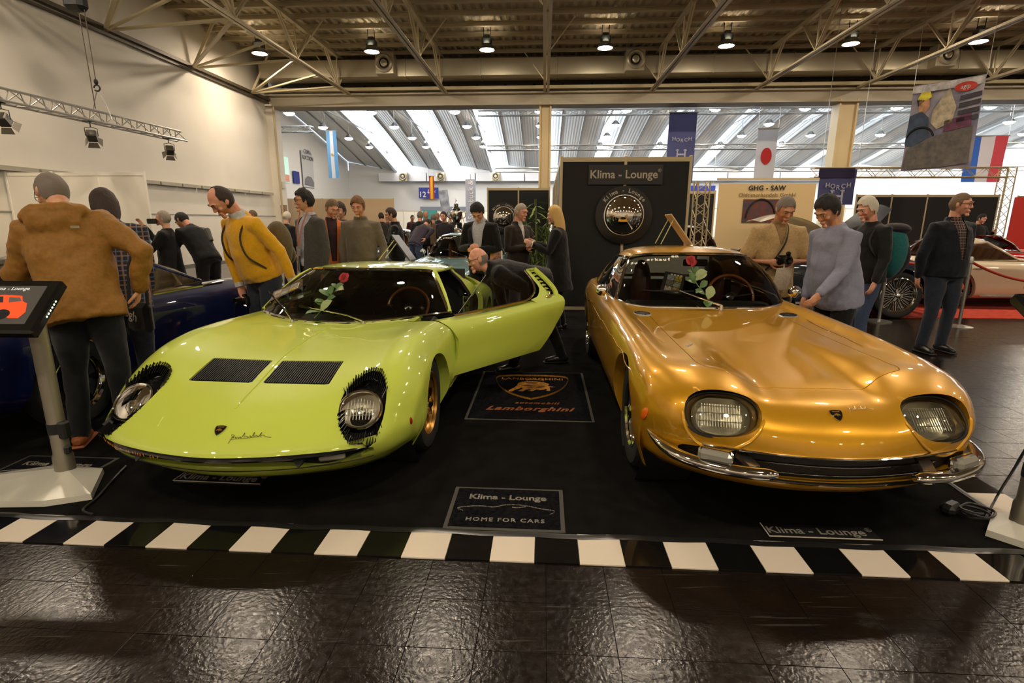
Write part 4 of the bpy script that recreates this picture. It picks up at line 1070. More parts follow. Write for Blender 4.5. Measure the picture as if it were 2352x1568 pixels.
# ================================================================== GOLDEN COUPE
YP = (1.488, 3.02); YA = math.radians(-3.068)
GOLD = paint('gold_paint', (.56, .278, .010), .42, .34, (900, (.62, .315, .015), 2))
Y = empty('coupe', (YP[0], YP[1], .006), YA, 'metallic golden coupe with oval headlights, split chrome bumpers and red rose on its windscreen', 'car')
XY = [0, .14, .27, .36, .48, .60, .70, .77, .812, .822, .81, .76]
def yrow(y, zs, xs=None):
    ys = y if isinstance(y, (list, tuple)) else [y]*12
    return [(x, yy, z) for x, yy, z in zip(xs or XY, ys, zs)]
YC = [
 [(0, -.815, .262), (.14, -.81, .262), (.27, -.785, .262), (.36, -.755, .262), (.48, -.70, .262), (.6, -.615, .262), (.68, -.53, .262), (.715, -.46, .262), (.735, -.41, .26), (.742, -.38, .25), (.742, -.36, .23), (.73, -.35, .2)],
 [(0, -.885, .325), (.14, -.878, .325), (.27, -.855, .325), (.36, -.83, .325), (.48, -.782, .325), (.6, -.71, .325), (.68, -.64, .325), (.735, -.56, .325), (.757, -.50, .32), (.765, -.45, .30), (.765, -.41, .265), (.75, -.38, .2)],
 [(0, -.90, .40), (.14, -.89, .40), (.27, -.866, .40), (.36, -.842, .40), (.48, -.80, .40), (.6, -.735, .40), (.69, -.665, .398), (.742, -.58, .392), (.768, -.52, .375), (.776, -.47, .34), (.774, -.43, .285), (.75, -.40, .2)],
 [(0, -.898, .468), (.14, -.888, .468), (.27, -.863, .468), (.36, -.838, .468), (.48, -.80, .468), (.6, -.745, .468), (.69, -.68, .464), (.745, -.60, .455), (.775, -.54, .43), (.785, -.49, .38), (.78, -.45, .30), (.75, -.42, .2)],
 [(0, -.865, .555), (.14, -.858, .555), (.27, -.842, .552), (.36, -.825, .55), (.48, -.80, .55), (.6, -.755, .55), (.70, -.685, .545), (.757, -.605, .53), (.787, -.55, .49), (.797, -.51, .42), (.788, -.48, .32), (.75, -.46, .2)],
 [(0, -.785, .627), (.14, -.775, .627), (.27, -.76, .628), (.36, -.752, .636), (.48, -.745, .646), (.6, -.71, .645), (.70, -.645, .630), (.762, -.575, .60), (.793, -.54, .54), (.803, -.51, .44), (.793, -.49, .33), (.75, -.47, .2)],
 [(0, -.55, .671), (.14, -.55, .671), (.255, -.55, .674), (.345, -.54, .712), (.47, -.53, .734), (.6, -.52, .733), (.70, -.50, .716), (.765, -.48, .68), (.80, -.46, .60), (.812, -.45, .47), (.80, -.44, .34), (.76, -.43, .2)],
 yrow(-.3, (.692, .692, .696, .728, .744, .750, .752, .722, .64, .48, .34, .2)),
 yrow(0., (.718, .719, .722, .741, .747, .756, .776, .752, .665, .49, .34, .2)),
 yrow(.35, (.742, .743, .747, .748, .752, .764, .794, .772, .685, .50, .34, .2)),
 yrow(.7, (.767, .767, .767, .763, .763, .772, .806, .786, .70, .51, .34, .2)),
 yrow(1.05, (.79, .79, .788, .784, .782, .788, .815, .798, .71, .52, .34, .2)),
 yrow(1.45, (.81, .81, .808, .805, .804, .81, .824, .804, .72, .53, .34, .2)),
 yrow(2.0, (.82, .82, .82, .82, .82, .825, .832, .81, .73, .54, .34, .2)),
 yrow(2.6, (.85, .85, .85, .85, .85, .85, .848, .82, .74, .55, .35, .21)),
 yrow(3.1, (.83, .83, .83, .83, .83, .832, .828, .80, .72, .54, .36, .24), [0, .14, .27, .36, .48, .59, .68, .745, .79, .80, .785, .74]),
 yrow(3.5, (.76, .76, .76, .76, .76, .758, .75, .73, .66, .52, .38, .3), [0, .14, .26, .35, .46, .56, .64, .70, .745, .755, .74, .70]),
 yrow(3.75, (.66, .66, .66, .66, .66, .658, .65, .635, .59, .50, .41, .36), [0, .13, .25, .33, .43, .52, .59, .645, .68, .69, .68, .65]),
]
YCm = mirror_cols(YC); YV, YF = loft(YCm, 190, 170); ys_ = Surf(YCm, 190, 170)
YARCH = ((-.0, .315, .375), (2.72, .32, .36))
def fy_arch(V):
    d = np.full(len(V), 9.)
    for y, z, r in YARCH:
        q = np.sqrt((V[:, 1]-y)**2+(V[:, 2]-z)**2)-r
        q = np.where((V[:, 2] < z) & (np.abs(V[:, 1]-y) < r), np.minimum(q, np.abs(V[:, 1]-y)-r), q)
        d = np.minimum(d, np.where(np.abs(V[:, 0]) > .6, q, 9))
    return d
# headlamp opening: superellipse on a plane facing forward
HLC = Vector((.475, -.735, .600)); HLN = Vector((.12, -.72, .60)).normalized()
def hl_frame(s):
    n = Vector((HLN.x*s, HLN.y, HLN.z)); return surf_frame(Vector((HLC.x*s, HLC.y, HLC.z)), n)
HLA, HLB = .168, .112
def f_hl(V):
    d = np.full(len(V), 9.)
    for s in (-1, 1):
        Mi = np.array(hl_frame(s).inverted()); L = np.c_[V, np.ones(len(V))]@Mi.T
        q = ((np.abs(L[:, 0])/HLA)**2.5+(np.abs(L[:, 1])/HLB)**2.5)**(1/2.5)-1
        d = np.minimum(d, np.where((V[:, 0]*s > 0) & (V[:, 1] < -.4) & (np.abs(L[:, 2]) < .2), q*.13, 9))
    return d
def f_ymouth(V):
    ax = np.abs(V[:, 0]); zt, zb = .462, .338
    t = np.clip((ax-.44)/.24, 0, 1); zt = zt-t*.03
    q = np.maximum(np.abs(V[:, 2]-(zt+zb)/2)-(zt-zb)/2, ax-.655)
    return np.where(V[:, 1] < -.45, q, 9)
YWB = [(0, 1.12), (.25, 1.135), (.45, 1.18), (.58, 1.235), (.655, 1.30), (.69, 1.42)]
def f_ycab(V):
    P = np.stack([np.abs(V[:, 0]), V[:, 1]], 1)
    poly = [(-.3, 1.12)]+YWB+[(.715, 1.8), (.71, 2.4), (.62, 2.75), (.42, 3.02), (-.3, 3.06)]
    return np.where(V[:, 2] > .7, -sd_poly(P, poly), 9)
HOOD = [(0, -.552), (.262, -.55), (.345, -.505), (.475, -.455), (.50, -.40), (.497, .3), (.495, 1.0), (.47, 1.03), (0, 1.03)]
def sd_hood(V): return sd_poly(np.stack([np.abs(V[:, 0]), V[:, 1]], 1), [(-.3, -.552)]+HOOD[1:8]+[(-.3, 1.03)])
YD = [(1.10, .84), (1.13, .70), (1.16, .60), (1.12, .45), (1.08, .26), (2.25, .26), (2.33, .5), (2.36, .84)]
V, Fc = YV, YF
V, Fc = clip(V, Fc, fy_arch, lambda v: np.array([-.07*np.sign(v[0]), 0, 0]))
V, Fc = clip(V, Fc, f_hl, lambda v: np.array([0, .055, -.02]))
V, Fc = clip(V, Fc, f_ymouth, lambda v: np.array([0, .05, 0]))
V, Fc = clip(V, Fc, f_ycab, lambda v: np.array([0, 0, -.03]))
dn = lambda v: np.array([0, 0, -.02])
Vh, Fh = clip(V, Fc, lambda V: np.where(V[:, 2] > .6, sd_hood(V)-.0022, -1), dn)
V, Fc = clip(V, Fc, lambda V: np.where(V[:, 2] > .6, -sd_hood(V)-.0022, 9), dn)
ydoor = lambda V: np.abs(sd_poly(V[:, 1:], YD))-.0022
V, Fc = clip(V, Fc, lambda V: np.where(np.abs(V[:, 0]) > .72, ydoor(V), 9), lambda v: np.array([-.03*np.sign(v[0]), 0, 0]))
mesh('body', V, Fc, GOLD, Y, angle=50)
mesh('hood', Vh, Fh, GOLD, Y, angle=50)
b = MB(); b.box((0, 1.7, .21), (1.3, 3.4, .03)); b.box((0, -.1, .36), (.85, .8, .12)); b.box((0, .3, .62), (.9, 1.3, .06)); b.build('underbody', BLACK, Y, smooth=False)
for s in (-1, 1):
    for y, z, r in YARCH:
        M = Matrix.Translation((s*.46, y, z)) @ Matrix.Rotation(s*PI/2, 4, 'Y')
        b = MB(); b.lathe([(.0001, 0), (r+.01, 0), (r+.02, .30)], 30, M); b.build('wheel_well', BLACK, Y)
    wheel(Y, (s*.672, 0, .328), s, .328, .205, .19, 'wire'); wheel(Y, (s*.70, 2.72, .328), s, .328, .205, .19, 'wire')
    # side crease moulding
    # scoop below the headlamp and the lamp itself
    hl = empty('headlight', (0, 0, 0)); hl.parent = Y
    M = hl_frame(s); K = 44
    def se(a, k): c, s_ = math.cos(a), math.sin(a); return (HLA*k*math.copysign(abs(c)**.8, c), HLB*k*math.copysign(abs(s_)**.8, s_))
    rim0 = []
    for k in range(K):
        x, y = se(2*PI*k/K, .985); rim0.append(M @ Vector((x, y, -.022)))
    b = MB(); b.tube(rim0, .0075, 6, closed=True); b.build('lamp_gasket', BLACK, hl)
    V_ = []; F_ = []
    for i, (k_, dz) in enumerate(((1.0, -.022), (.8, -.002), (.5, .010), (.0, .014))):
        for k in range(K):
            x, y = se(2*PI*k/K, k_); V_.append(M @ Vector((x, y, dz)))
    for i in range(3): F_ += [(i*K+k, i*K+(k+1) % K, (i+1)*K+(k+1) % K, (i+1)*K+k) for k in range(K)]
    mesh('lens', V_, F_, glass_mat('oval_lens', (.86, .86, .80), 1.25), hl)
    V_ = []; F_ = []
    for i, (k_, dz) in enumerate(((1.0, -.026), (.86, -.05), (.8, -.075), (.5, -.12), (.0, -.13))):
        for k in range(K):
            x, y = se(2*PI*k/K, k_); V_.append(M @ Vector((x, y, dz)))
    for i in range(4): F_ += [(i*K+k, i*K+(k+1) % K, (i+1)*K+(k+1) % K, (i+1)*K+k) for k in range(K)]
    mesh('lamp_bowl', V_, F_, mat('lamp_bowl_gold', rgb(176, 150, 104), .3, .5), hl)
    V_ = []; F_ = []
    for i, (k_, dz) in enumerate(((.74, -.038), (.78, -.05), (.62, -.085), (.0, -.105))):
        for k in range(K):
            x, y = se(2*PI*k/K, k_); V_.append(M @ Vector((x*1.0, y*1.12, dz)))
    for i in range(3): F_ += [(i*K+k, i*K+(k+1) % K, (i+1)*K+(k+1) % K, (i+1)*K+k) for k in range(K)]
    mesh('reflector', V_, F_, REFL, hl)
    V_ = []
    for k in range(K):
        x, y = se(2*PI*k/K, .71); V_.append(M @ Vector((x*1.0, y*1.12, -.036)))
    mesh('inner_glass', V_+[M @ Vector((0, 0, -.02))], [(k, (k+1) % K, K) for k in range(K)], LENS, hl)
    b = MB()
    for k in range(15): b.bar(M @ Vector((-.084+.012*k, -.055, -.032)), M @ Vector((-.084+.012*k, .055, -.032)), .003, .004)
    for q in (-.03, .01, .045): b.bar(M @ Vector((-.1, q, -.03)), M @ Vector((.1, q, -.03)), .003, .003)
    b.build('lens_ribs', mat('rib_bright', (.46, .44, .39), .35, .6), hl, smooth=False)['kind'] = 'stuff'
    # raised rim of the scoop under the lamp
    Mi = np.array(M.inverted()); G4 = np.concatenate([ys_.G, np.ones(ys_.G.shape[:2]+(1,))], -1)@Mi.T
    pts = []
    for a in np.linspace(-3.05, -.1, 18):
        x, y = 1.06*HLA*math.cos(a), 1.5*HLB*math.sin(a)+.008
        d = (G4[..., 0]-x)**2+(G4[..., 1]-y)**2+np.where(np.abs(G4[..., 2]) > .25, 9., 0.)
        w_ = np.exp(-d/(.014**2)); w_ /= w_.sum(); pts.append((ys_.G*w_[..., None]).sum((0, 1)))
    c = catmull(pts, 40); c[1:-1] = (c[:-2]+2*c[1:-1]+c[2:])/4
    b = MB(); b.tube([Vector(q) for q in c], [.001]+[(.005, .009)]*38+[.001], 8); b.build('scoop_rim', GOLD, Y)
# chrome mouth trims, bars and bumpers
def lipline(z, x0, x1, n=41, off=.004):
    out = []
    for x in np.linspace(x0, x1, n):
        p, _ = ys_.near(x=x, z=z, mask=lambda g: g[..., 1] < -.3); out.append(Vector((x, p.y-off, z)))
    return out
b = MB(); b.tube(lipline(.464, -.56, .56), [(.006, .012)]*41, 8); b.build('grille_trim', CHROME, Y)
b = MB(); b.tube(lipline(.335, -.60, .60), [(.007, .012)]*41, 8); b.build('grille_trim', CHROME, Y)
for z, w_ in ((.418, .46), (.377, .43)):
    b = MB(); b.tube(lipline(z, -w_, w_, 41, -.012), [(.004, .008)]*41, 6); b.build('grille_bar', CHROME, Y)
b = MB(); ll = lipline(.40, -.64, .64, 41, -.07)
for i in range(40):
    a, c2 = ll[i], ll[i+1]; b.add([a+Vector((0, 0, -.075)), c2+Vector((0, 0, -.075)), c2+Vector((0, 0, .075)), a+Vector((0, 0, .075))], [(0, 1, 2, 3)])
b.build('mouth_lining', BLACK, Y, smooth=False)
for s in (-1, 1):
    bpts = []
    for x, y, z in ((.285, -.935, .398), (.40, -.915, .395), (.52, -.868, .395), (.63, -.80, .40), (.705, -.72, .41), (.75, -.62, .425), (.772, -.53, .44)):
        bpts.append((s*x, y, z))
    c = catmull(bpts, 30)
    rr = [(.012, .02), (.022, .036), (.025, .042)]+[(.025, .042)]*17+[(.024, .040), (.023, .037), (.021, .034), (.019, .030), (.017, .026), (.015, .022), (.012, .018), (.010, .014), (.007, .010), (.004, .006)]
    b = MB(); b.tube([Vector(p) for p in c], [(q[0]*1.12, q[1]*.78) for q in rr], 12); bu = b.build('bumper', CHROME, Y)
    M = surf_frame((s*.535, -.868, .447), (s*.52, -1, .05))
    b = MB(); b.box((0, 0, 0), (.145, .052, .05), None, .016); o = b.build('indicator', mat('indicator_clear', (.27, .26, .22), .12, coat=1), bu); o.data.transform(M)
    b = MB(); b.box((0, 0, -.014), (.15, .058, .03), None, .01); o = b.build('indicator_base', CHROME, bu); o.data.transform(M)
    b = MB(); b.box((.03, 0, .006), (.05, .03, .02)); o = b.build('indicator_bulb', mat('bulb_pale', rgb(170, 120, 90), .4), bu); o.data.transform(M)
    b = MB(); b.bar((s*.40, -.80, .43), (s*.37, -.9, .41), .05, .02); b.build('bumper_iron', STEEL, Y, smooth=False)
    p, n = ys_.near(x=s*.80, y=-.56, z=.52); n = n if n.x*s > 0 else -n
    M = surf_frame(p, n) @ Matrix.Rotation(s*.5, 4, 'Z'); b = MB(); b.ell((0, 0, .002), (.021, .04, .01)); o = b.build('side_marker', mat('marker_orange', rgb(226, 104, 16), .2, coat=1), Y); o.data.transform(M)
    # round chrome vents by the windscreen
    p, n = ys_.near(x=s*.545, y=.93, mask=lambda g: g[..., 2] > .7); n = n if n.z > 0 else -n; M = surf_frame(p+n*.002, n)
    b = MB(); b.lathe([(.0001, .006), (.05, .005), (.068, .003), (.072, -.001)], 30, M); o = b.build('cowl_vent', mat('vent_mesh', (.62, .62, .58), .35, .85), Y)
    b = MB()
    for i in range(-4, 5):
        L = math.sqrt(max(0, .06**2-(i*.013)**2)); b.bar(M @ Vector((-L, i*.013, .006)), M @ Vector((L, i*.013, .006)), .004, .003)
    b.build('vent_slits', BLACK, o, smooth=False)
    # fender-top slits (long louvred recess)
    pts = [ys_.near(x=s*x, y=y, mask=lambda g: g[..., 2] > .6)[0]+Vector((0, 0, .001)) for x, y in ((.60, .78), (.595, .5), (.585, .2), (.578, .05))]
    b = MB(); b.tube(catmull(pts, 14), [.002]+[(.003, .012)]*12+[.002], 6); b.build('fender_recess', GOLD, Y)
    # mirrors
    b = MB(); mp_ = Vector((s*.80, 1.42, .895)); b.ell(mp_, (.055, .06, .05), 18, 10); b.tube([mp_+Vector((-s*.02, 0, -.03)), (s*.765, 1.40, .815)], .010, 8); b.build('wing_mirror', CHROME, Y)
    b = MB(); b.tube([(s*.83, 2.10, .70), (s*.845, 2.12, .70), (s*.835, 2.22, .70)], .009, 6); b.build('door_handle', CHROME, Y)
p, n = ys_.near(x=0, y=-.79, mask=lambda g: g[..., 2] > .5); n = n if n.z > 0 else -n
badge(Y, surf_frame(p+n*.001, n), .052)
p, n = ys_.near(x=.13, y=-.765, mask=lambda g: g[..., 2] > .5); n = n if n.z > 0 else -n
signature(Y, surf_frame(p+n*.002, n), .115, mat('signature_silver', rgb(190, 180, 160), .25, .9))
p, n = ys_.near(x=-.44, y=.02, mask=lambda g: g[..., 2] > .5); n = n if n.z > 0 else -n
M = surf_frame(p+n*.002, n); b = MB()
for q in (-.03, 0, .03): b.tube([M @ Vector((q-.012, -.01, 0)), M @ Vector((q, .012, 0)), M @ Vector((q+.01, -.008, 0))], .002, 4)
b.build('maker_script', STEEL, Y)
# side crease line from the wheel to the door
for s in (-1, 1):
    pts = []
    for y in np.linspace(-.3, 1.9, 24):
        p, n = ys_.near(y=y, z=.655+.02*(y > 0), x=s*.82); pts.append(p+Vector((s*.001, 0, 0)))
    b = MB(); b.tube(pts, [.001]+[(.006, .003)]*22+[.001], 6); b.build('side_crease', GOLD, Y)
# greenhouse
ywb = []
for x, y in ((0, 1.12), (.28, 1.14), (.50, 1.20), (.625, 1.27), (.675, 1.36)):
    p, _ = ys_.near(x=x, y=y, mask=lambda g: g[..., 2] > .7); ywb.append((x, y, p.z+.003))
ywt = [(0, 1.57, 1.195), (.22, 1.59, 1.192), (.40, 1.65, 1.183), (.485, 1.71, 1.168), (.52, 1.77, 1.150)]
ws = []
for t in np.linspace(0, 1, 7):
    ws.append([tuple(np.array(a)*(1-t)+np.array(c)*t+np.array([.012*np.sign(a[0])*math.sin(PI*t), -.035*math.sin(PI*t), .03*math.sin(PI*t)])) for a, c in zip(ywb, ywt)])
ws = mirror_cols(np.array(ws)); V, F_ = loft(ws, 14, 40); mesh('windscreen', V, F_, glass_mat('gold_screen_glass', (.78, .82, .78), 1.0), Y, angle=0)
gw = _resample(_resample(ws, 14, 0), 40, 1)
edge = [Vector(v) for v in list(gw[0])+list(gw[:, -1])[1:]+list(gw[-1][::-1])[1:]+list(gw[::-1, 0])[1:-1]]
b = MB(); b.tube(edge, .012, 8, closed=True); b.build('windscreen_trim', CHROME, Y)
rf = np.array([[(0, 1.57, 1.200), (.22, 1.59, 1.197), (.40, 1.65, 1.188), (.49, 1.71, 1.172), (.53, 1.775, 1.150)],
               [(0, 1.80, 1.232), (.22, 1.81, 1.228), (.40, 1.84, 1.214), (.50, 1.87, 1.190), (.555, 1.90, 1.150)],
               [(0, 2.10, 1.242), (.22, 2.10, 1.238), (.40, 2.11, 1.220), (.505, 2.12, 1.192), (.57, 2.13, 1.142)],
               [(0, 2.40, 1.222), (.22, 2.40, 1.217), (.40, 2.40, 1.198), (.5, 2.39, 1.168), (.56, 2.38, 1.115)],
               [(0, 2.58, 1.185), (.2, 2.58, 1.180), (.38, 2.56, 1.160), (.475, 2.55, 1.130), (.535, 2.54, 1.085)]])
V, F_ = loft(mirror_cols(rf), 30, 44); mesh('roof', V, F_, GOLD, Y)
V2 = V.copy(); V2[:, 2] -= .025; V2[:, 0] *= .97; mesh('headliner', V2, F_, mat('headliner_grey', (.10, .09, .08), .8), Y)
# rear window with pillars
rw = np.array([[(0, 2.58, 1.18), (.2, 2.58, 1.176), (.36, 2.565, 1.158), (.44, 2.56, 1.135)], [(0, 2.85, 1.02), (.24, 2.84, 1.015), (.42, 2.80, 1.0), (.51, 2.77, .985)], [(0, 3.05, .86), (.24, 3.03, .86), (.44, 2.96, .86), (.53, 2.90, .86)]])
V, F_ = loft(mirror_cols(rw), 12, 24); mesh('rear_window', V, F_, glass_mat('rear_glass', (.72, .86, .86), 1.), Y, angle=0)
e2 = _resample(_resample(mirror_cols(rw), 12, 0), 24, 1)
b = MB(); b.tube([Vector(v) for v in list(e2[0])+list(e2[:, -1])[1:]+list(e2[-1][::-1])[1:]+list(e2[::-1, 0])[1:-1]], .016, 6, closed=True); b.build('rear_window_trim', BLACKG, Y)
for s in (-1, 1):
    sg = np.array([[(s*.70, 1.40, .83), (s*.735, 1.9, .84), (s*.735, 2.35, .85)], [(s*.62, 1.58, 1.0), (s*.66, 1.95, 1.01), (s*.655, 2.38, 1.0)], [(s*.535, 1.79, 1.145), (s*.575, 2.05, 1.14), (s*.565, 2.36, 1.115)]])
    V, F_ = loft(sg, 12, 16); mesh('side_window', V, F_, DGLASS, Y, angle=0)
    b = MB(); b.tube([(s*.69, 1.385, .825), (s*.615, 1.575, 1.0), (s*.532, 1.775, 1.148), (s*.558, 1.90, 1.148), (s*.573, 2.13, 1.140), (s*.563, 2.38, 1.113)], .012, 8); b.build('window_frame', CHROME, Y)
    b = MB(); b.tube([(s*.69, 1.385, .825), (s*.735, 1.9, .838), (s*.735, 2.4, .848), (s*.70, 2.7, .86)], .010, 6); b.build('belt_trim', CHROME, Y)
    q = np.array([[(s*.735, 2.35, .85), (s*.72, 2.6, .855), (s*.60, 2.88, .86), (s*.53, 2.92, .86)], [(s*.66, 2.36, 1.0), (s*.64, 2.52, 1.0), (s*.56, 2.72, .995), (s*.51, 2.78, .985)], [(s*.565, 2.36, 1.118), (s*.555, 2.45, 1.105), (s*.53, 2.55, 1.088), (s*.45, 2.57, 1.135)]])
    V, F_ = loft(q, 14, 14); mesh('c_pillar', V, F_, GOLD, Y)
# inside
MAROON = mat('maroon_leather', rgb(58, 18, 18), .45, bump=(50, .15))
b = MB(); b.box((0, 1.44, .72), (1.24, .26, .16), None, .05); b.box((0, 1.36, .785), (1.08, .24, .03), Matrix.Rotation(.05, 3, 'X'), .01); b.build('dashboard', BLACK, Y)
b = MB(); b.box((0, 1.95, .36), (1.4, 1.5, .06)); b.box((0, 2.6, .62), (1.36, .06, .5)); b.build('cabin_tub', mat('cabin_dark'), Y, smooth=False)
b = MB(); b.box((0, 2.80, .845), (1.2, .44, .02), None, .005); b.build('parcel_shelf', mat('parcel_grey', rgb(120, 104, 92), .7), Y)
for s in (-1, 1): seat(Y, (s*.34, 2.0, .42), MAROON, .52, .58, .32)
steering_wheel(Y, (.34, 1.60, .83), .195, .5)
b = MB(); b.box((.02, 1.62, 1.115), (.21, .02, .06), None, .012); b.bar((.02, 1.62, 1.12), (.02, 1.60, 1.19), .012); b.build('rear_mirror', BLACKG, Y)
# wiper
p, n = ys_.near(x=.085, y=1.06, mask=lambda g: g[..., 2] > .7)
wpr = empty('wiper', (0, 0, 0)); wpr.parent = Y
b = MB(); b.lathe([(.0001, .045), (.014, .042), (.017, 0)], 12, Matrix.Translation(p)); b.build('wiper_pivot', CHROME, wpr)
def yws(u, t):
    i = int(t*13); j = int((u*.5+.5)*39); q = Vector(gw[i, j]); du = Vector(gw[min(i+1, 13), j]-gw[max(i-1, 0), j]); dv = Vector(gw[i, min(j+1, 39)]-gw[i, max(j-1, 0)]); n = dv.cross(du).normalized(); n = n if n.z > 0 else -n
    return q, n, du.normalized()
q1, n1, _ = yws(-.26, .26); q2, n2, _ = yws(-.62, .25)
b = MB(); b.tube([p+Vector((0, 0, .04)), p+Vector((-.06, .02, .055)), q1+n1*.02], [.011, .009, .006], 6); b.build('wiper_arm', CHROME, wpr)
b = MB(); b.tube([yws(u, .25)[0]+yws(u, .25)[1]*.012 for u in np.linspace(-.08, -.66, 9)], .006, 6); b.build('wiper_blade', BLACKG, wpr)
YM = shape_mat((YP[0], YP[1], .006), YA)
b = MB()
for k, ch in enumerate('zu verkaufen'):
    if ch == ' ': continue
    q, n, up = yws(-.83+.050*k, .73+.012*k); M = surf_frame(q+n*.034, n, up)
    text('sticker_letter', ch, .054, M @ Matrix.Rotation(.2-.012*k, 4, 'Z'), mat('sticker_white', rgb(236, 228, 212), .5), Y, .0004, bold=.002)
q, n, up = yws(-.06, .34); M = surf_frame(q+n*.014, n, up)
rose('red rose with dark leaves lying on the windscreen of the golden coupe', YM @ M @ Matrix.Rotation(.36, 4, 'Z'), .98)
q, n, up = yws(-.30, .42); M = surf_frame(q-n*.02+Vector((0, .03, 0)), n, up)
leaflet('photo card standing upright behind the windscreen of the golden coupe', YM @ M @ Matrix.Rotation(-.25+PI/2, 4, 'Z'), .22, .17)
# ================================================================== PEOPLE
def remesh(b, vox, smooth=4, noise_amp=0., noise_scale=.12, fac=.5):
    """fuse closed shapes into one continuous skin"""
    me = bpy.data.meshes.new('tmp'); me.from_pydata(b.V, [], b.F); me.update()
    o = bpy.data.objects.new('tmp', me); COL.objects.link(o)
    m = o.modifiers.new('r', 'REMESH'); m.mode = 'VOXEL'; m.voxel_size = vox
    if smooth:
        m = o.modifiers.new('s', 'SMOOTH'); m.factor = fac; m.iterations = smooth
    if noise_amp:
        t = bpy.data.textures.get('fold%.3f' % noise_scale)
        if t is None:
            t = bpy.data.textures.new('fold%.3f' % noise_scale, 'CLOUDS'); t.noise_scale = noise_scale; t.noise_depth = 2
        m = o.modifiers.new('d', 'DISPLACE'); m.texture = t; m.strength = noise_amp; m.mid_level = .5; m.texture_coords = 'LOCAL'
    dg = bpy.context.evaluated_depsgraph_get()
    r = bpy.data.meshes.new_from_object(o.evaluated_get(dg))
    bpy.data.objects.remove(o); bpy.data.meshes.remove(me)
    r.polygons.foreach_set('use_smooth', [True]*len(r.polygons))
    return r
def cap_tube(b, pts, rads, n=12, flat=None):
    """closed limb: tube with rounded ends; flat=(dir, k): section scaled by k along dir"""
    P = [Vector(p) for p in pts]; R_ = list(rads)
    d0 = (P[0]-P[1]).normalized(); d1 = (P[-1]-P[-2]).normalized()
    P = [P[0]+d0*R_[0]*.85, P[0]+d0*R_[0]*.5]+P+[P[-1]+d1*R_[-1]*.5, P[-1]+d1*R_[-1]*.85]
    R_ = [R_[0]*.4, R_[0]*.8]+R_+[R_[-1]*.8, R_[-1]*.4]
    n0 = len(b.V); b.tube(P, R_, n)
    if flat:
        f = Vector(flat[0]).normalized(); k = flat[1]
        for i in range(n0, len(b.V)):
            v = Vector(b.V[i]); j = (i-n0)//n
            if j < len(P):
                q = (v-P[j]).dot(f); b.V[i] = tuple(v-f*q*(1-k))
def rings(b, R_, n=20):
    """closed stack of elliptic rings [(centre, rx, ry, exponent)]"""
    n0 = len(b.V); V = []
    for c, rx, ry, M in R_:
        for k in range(n):
            q = 2*PI*k/n; cx, sx = math.cos(q), math.sin(q)
            x = rx*cx; y = ry*sx
            V.append(Vector(c)+(M @ Vector((x, y, 0))))
    N = len(R_); Fs = [(i*n+k, i*n+(k+1) % n, (i+1)*n+(k+1) % n, (i+1)*n+k) for i in range(N-1) for k in range(n)]
    Fs += [tuple(range(n-1, -1, -1)), tuple(range((N-1)*n, N*n))]
    b.add(V, Fs)
def head_pt(d, grow=0.):
    """skull shape: unit direction -> point (face looks to -y)"""
    x, y, z = d
    X, Yy, Z = .077*x, .097*y, .117*z
    if z < 0:
        t = min(1, -z)**1.2; X *= 1-.25*t
        if y > 0: Yy *= 1-.45*t
        else: Yy *= 1-.08*t
    else:
        X *= 1+.04*z
    if y < 0: X *= 1-.10*(-y)**2
    k = 1+grow/.09
    return Vector((X*k, Yy*k+.004, Z*k))
def head_mesh(b, M, k=1.):
    n, m = 24, 16; V = []
    for i in range(m+1):
        t = PI*i/m
        for j in range(n):
            q = 2*PI*j/n; V.append(M @ (head_pt((math.sin(t)*math.cos(q), math.sin(t)*math.sin(q), math.cos(t)))*k))
    b.add(V, [(i*n+j, (i+1)*n+j, (i+1)*n+(j+1) % n, i*n+(j+1) % n) for i in range(m) for j in range(n)])
    P = lambda *p: M @ (Vector(p)*k)
    cap_tube(b, [P(0, -.086, .020), P(0, -.096, 0), P(0, -.105, -.020)], [.008*k, .010*k, .012*k], 8)      # nose
    for s in (-1, 1): b.ell(P(s*.011, -.096, -.024), (.009*k, .010*k, .008*k), 8, 5)
    cap_tube(b, [P(-.045, -.080, .030), P(0, -.089, .033), P(.045, -.080, .030)], [.010*k, .012*k, .010*k], 8)  # brow
    b.ell(P(0, -.080, -.098), (.024*k, .020*k, .018*k), 10, 6)                                              # chin
    cap_tube(b, [P(-.022, -.086, -.056), P(0, -.095, -.055), P(.022, -.086, -.056)], [.006*k, .009*k, .006*k], 8)
    cap_tube(b, [P(-.018, -.084, -.068), P(0, -.092, -.068), P(.018, -.084, -.068)], [.006*k, .009*k, .006*k], 8)
    for s in (-1, 1):
        b.ell(P(s*.042, -.068, -.020), (.020*k, .014*k, .018*k), 8, 6)                                       # cheek
        b.ell(P(s*.075, .006, -.002), (.010*k, .021*k, .032*k), 10, 6)                                      # ear
HAIRC = dict(grey=(118, 108, 96), brown=(46, 30, 20), dark=(18, 14, 12), white=(206, 196, 176), blonde=(206, 168, 100), silver=(160, 148, 130), ginger=(120, 84, 52), sandy=(112, 88, 62))
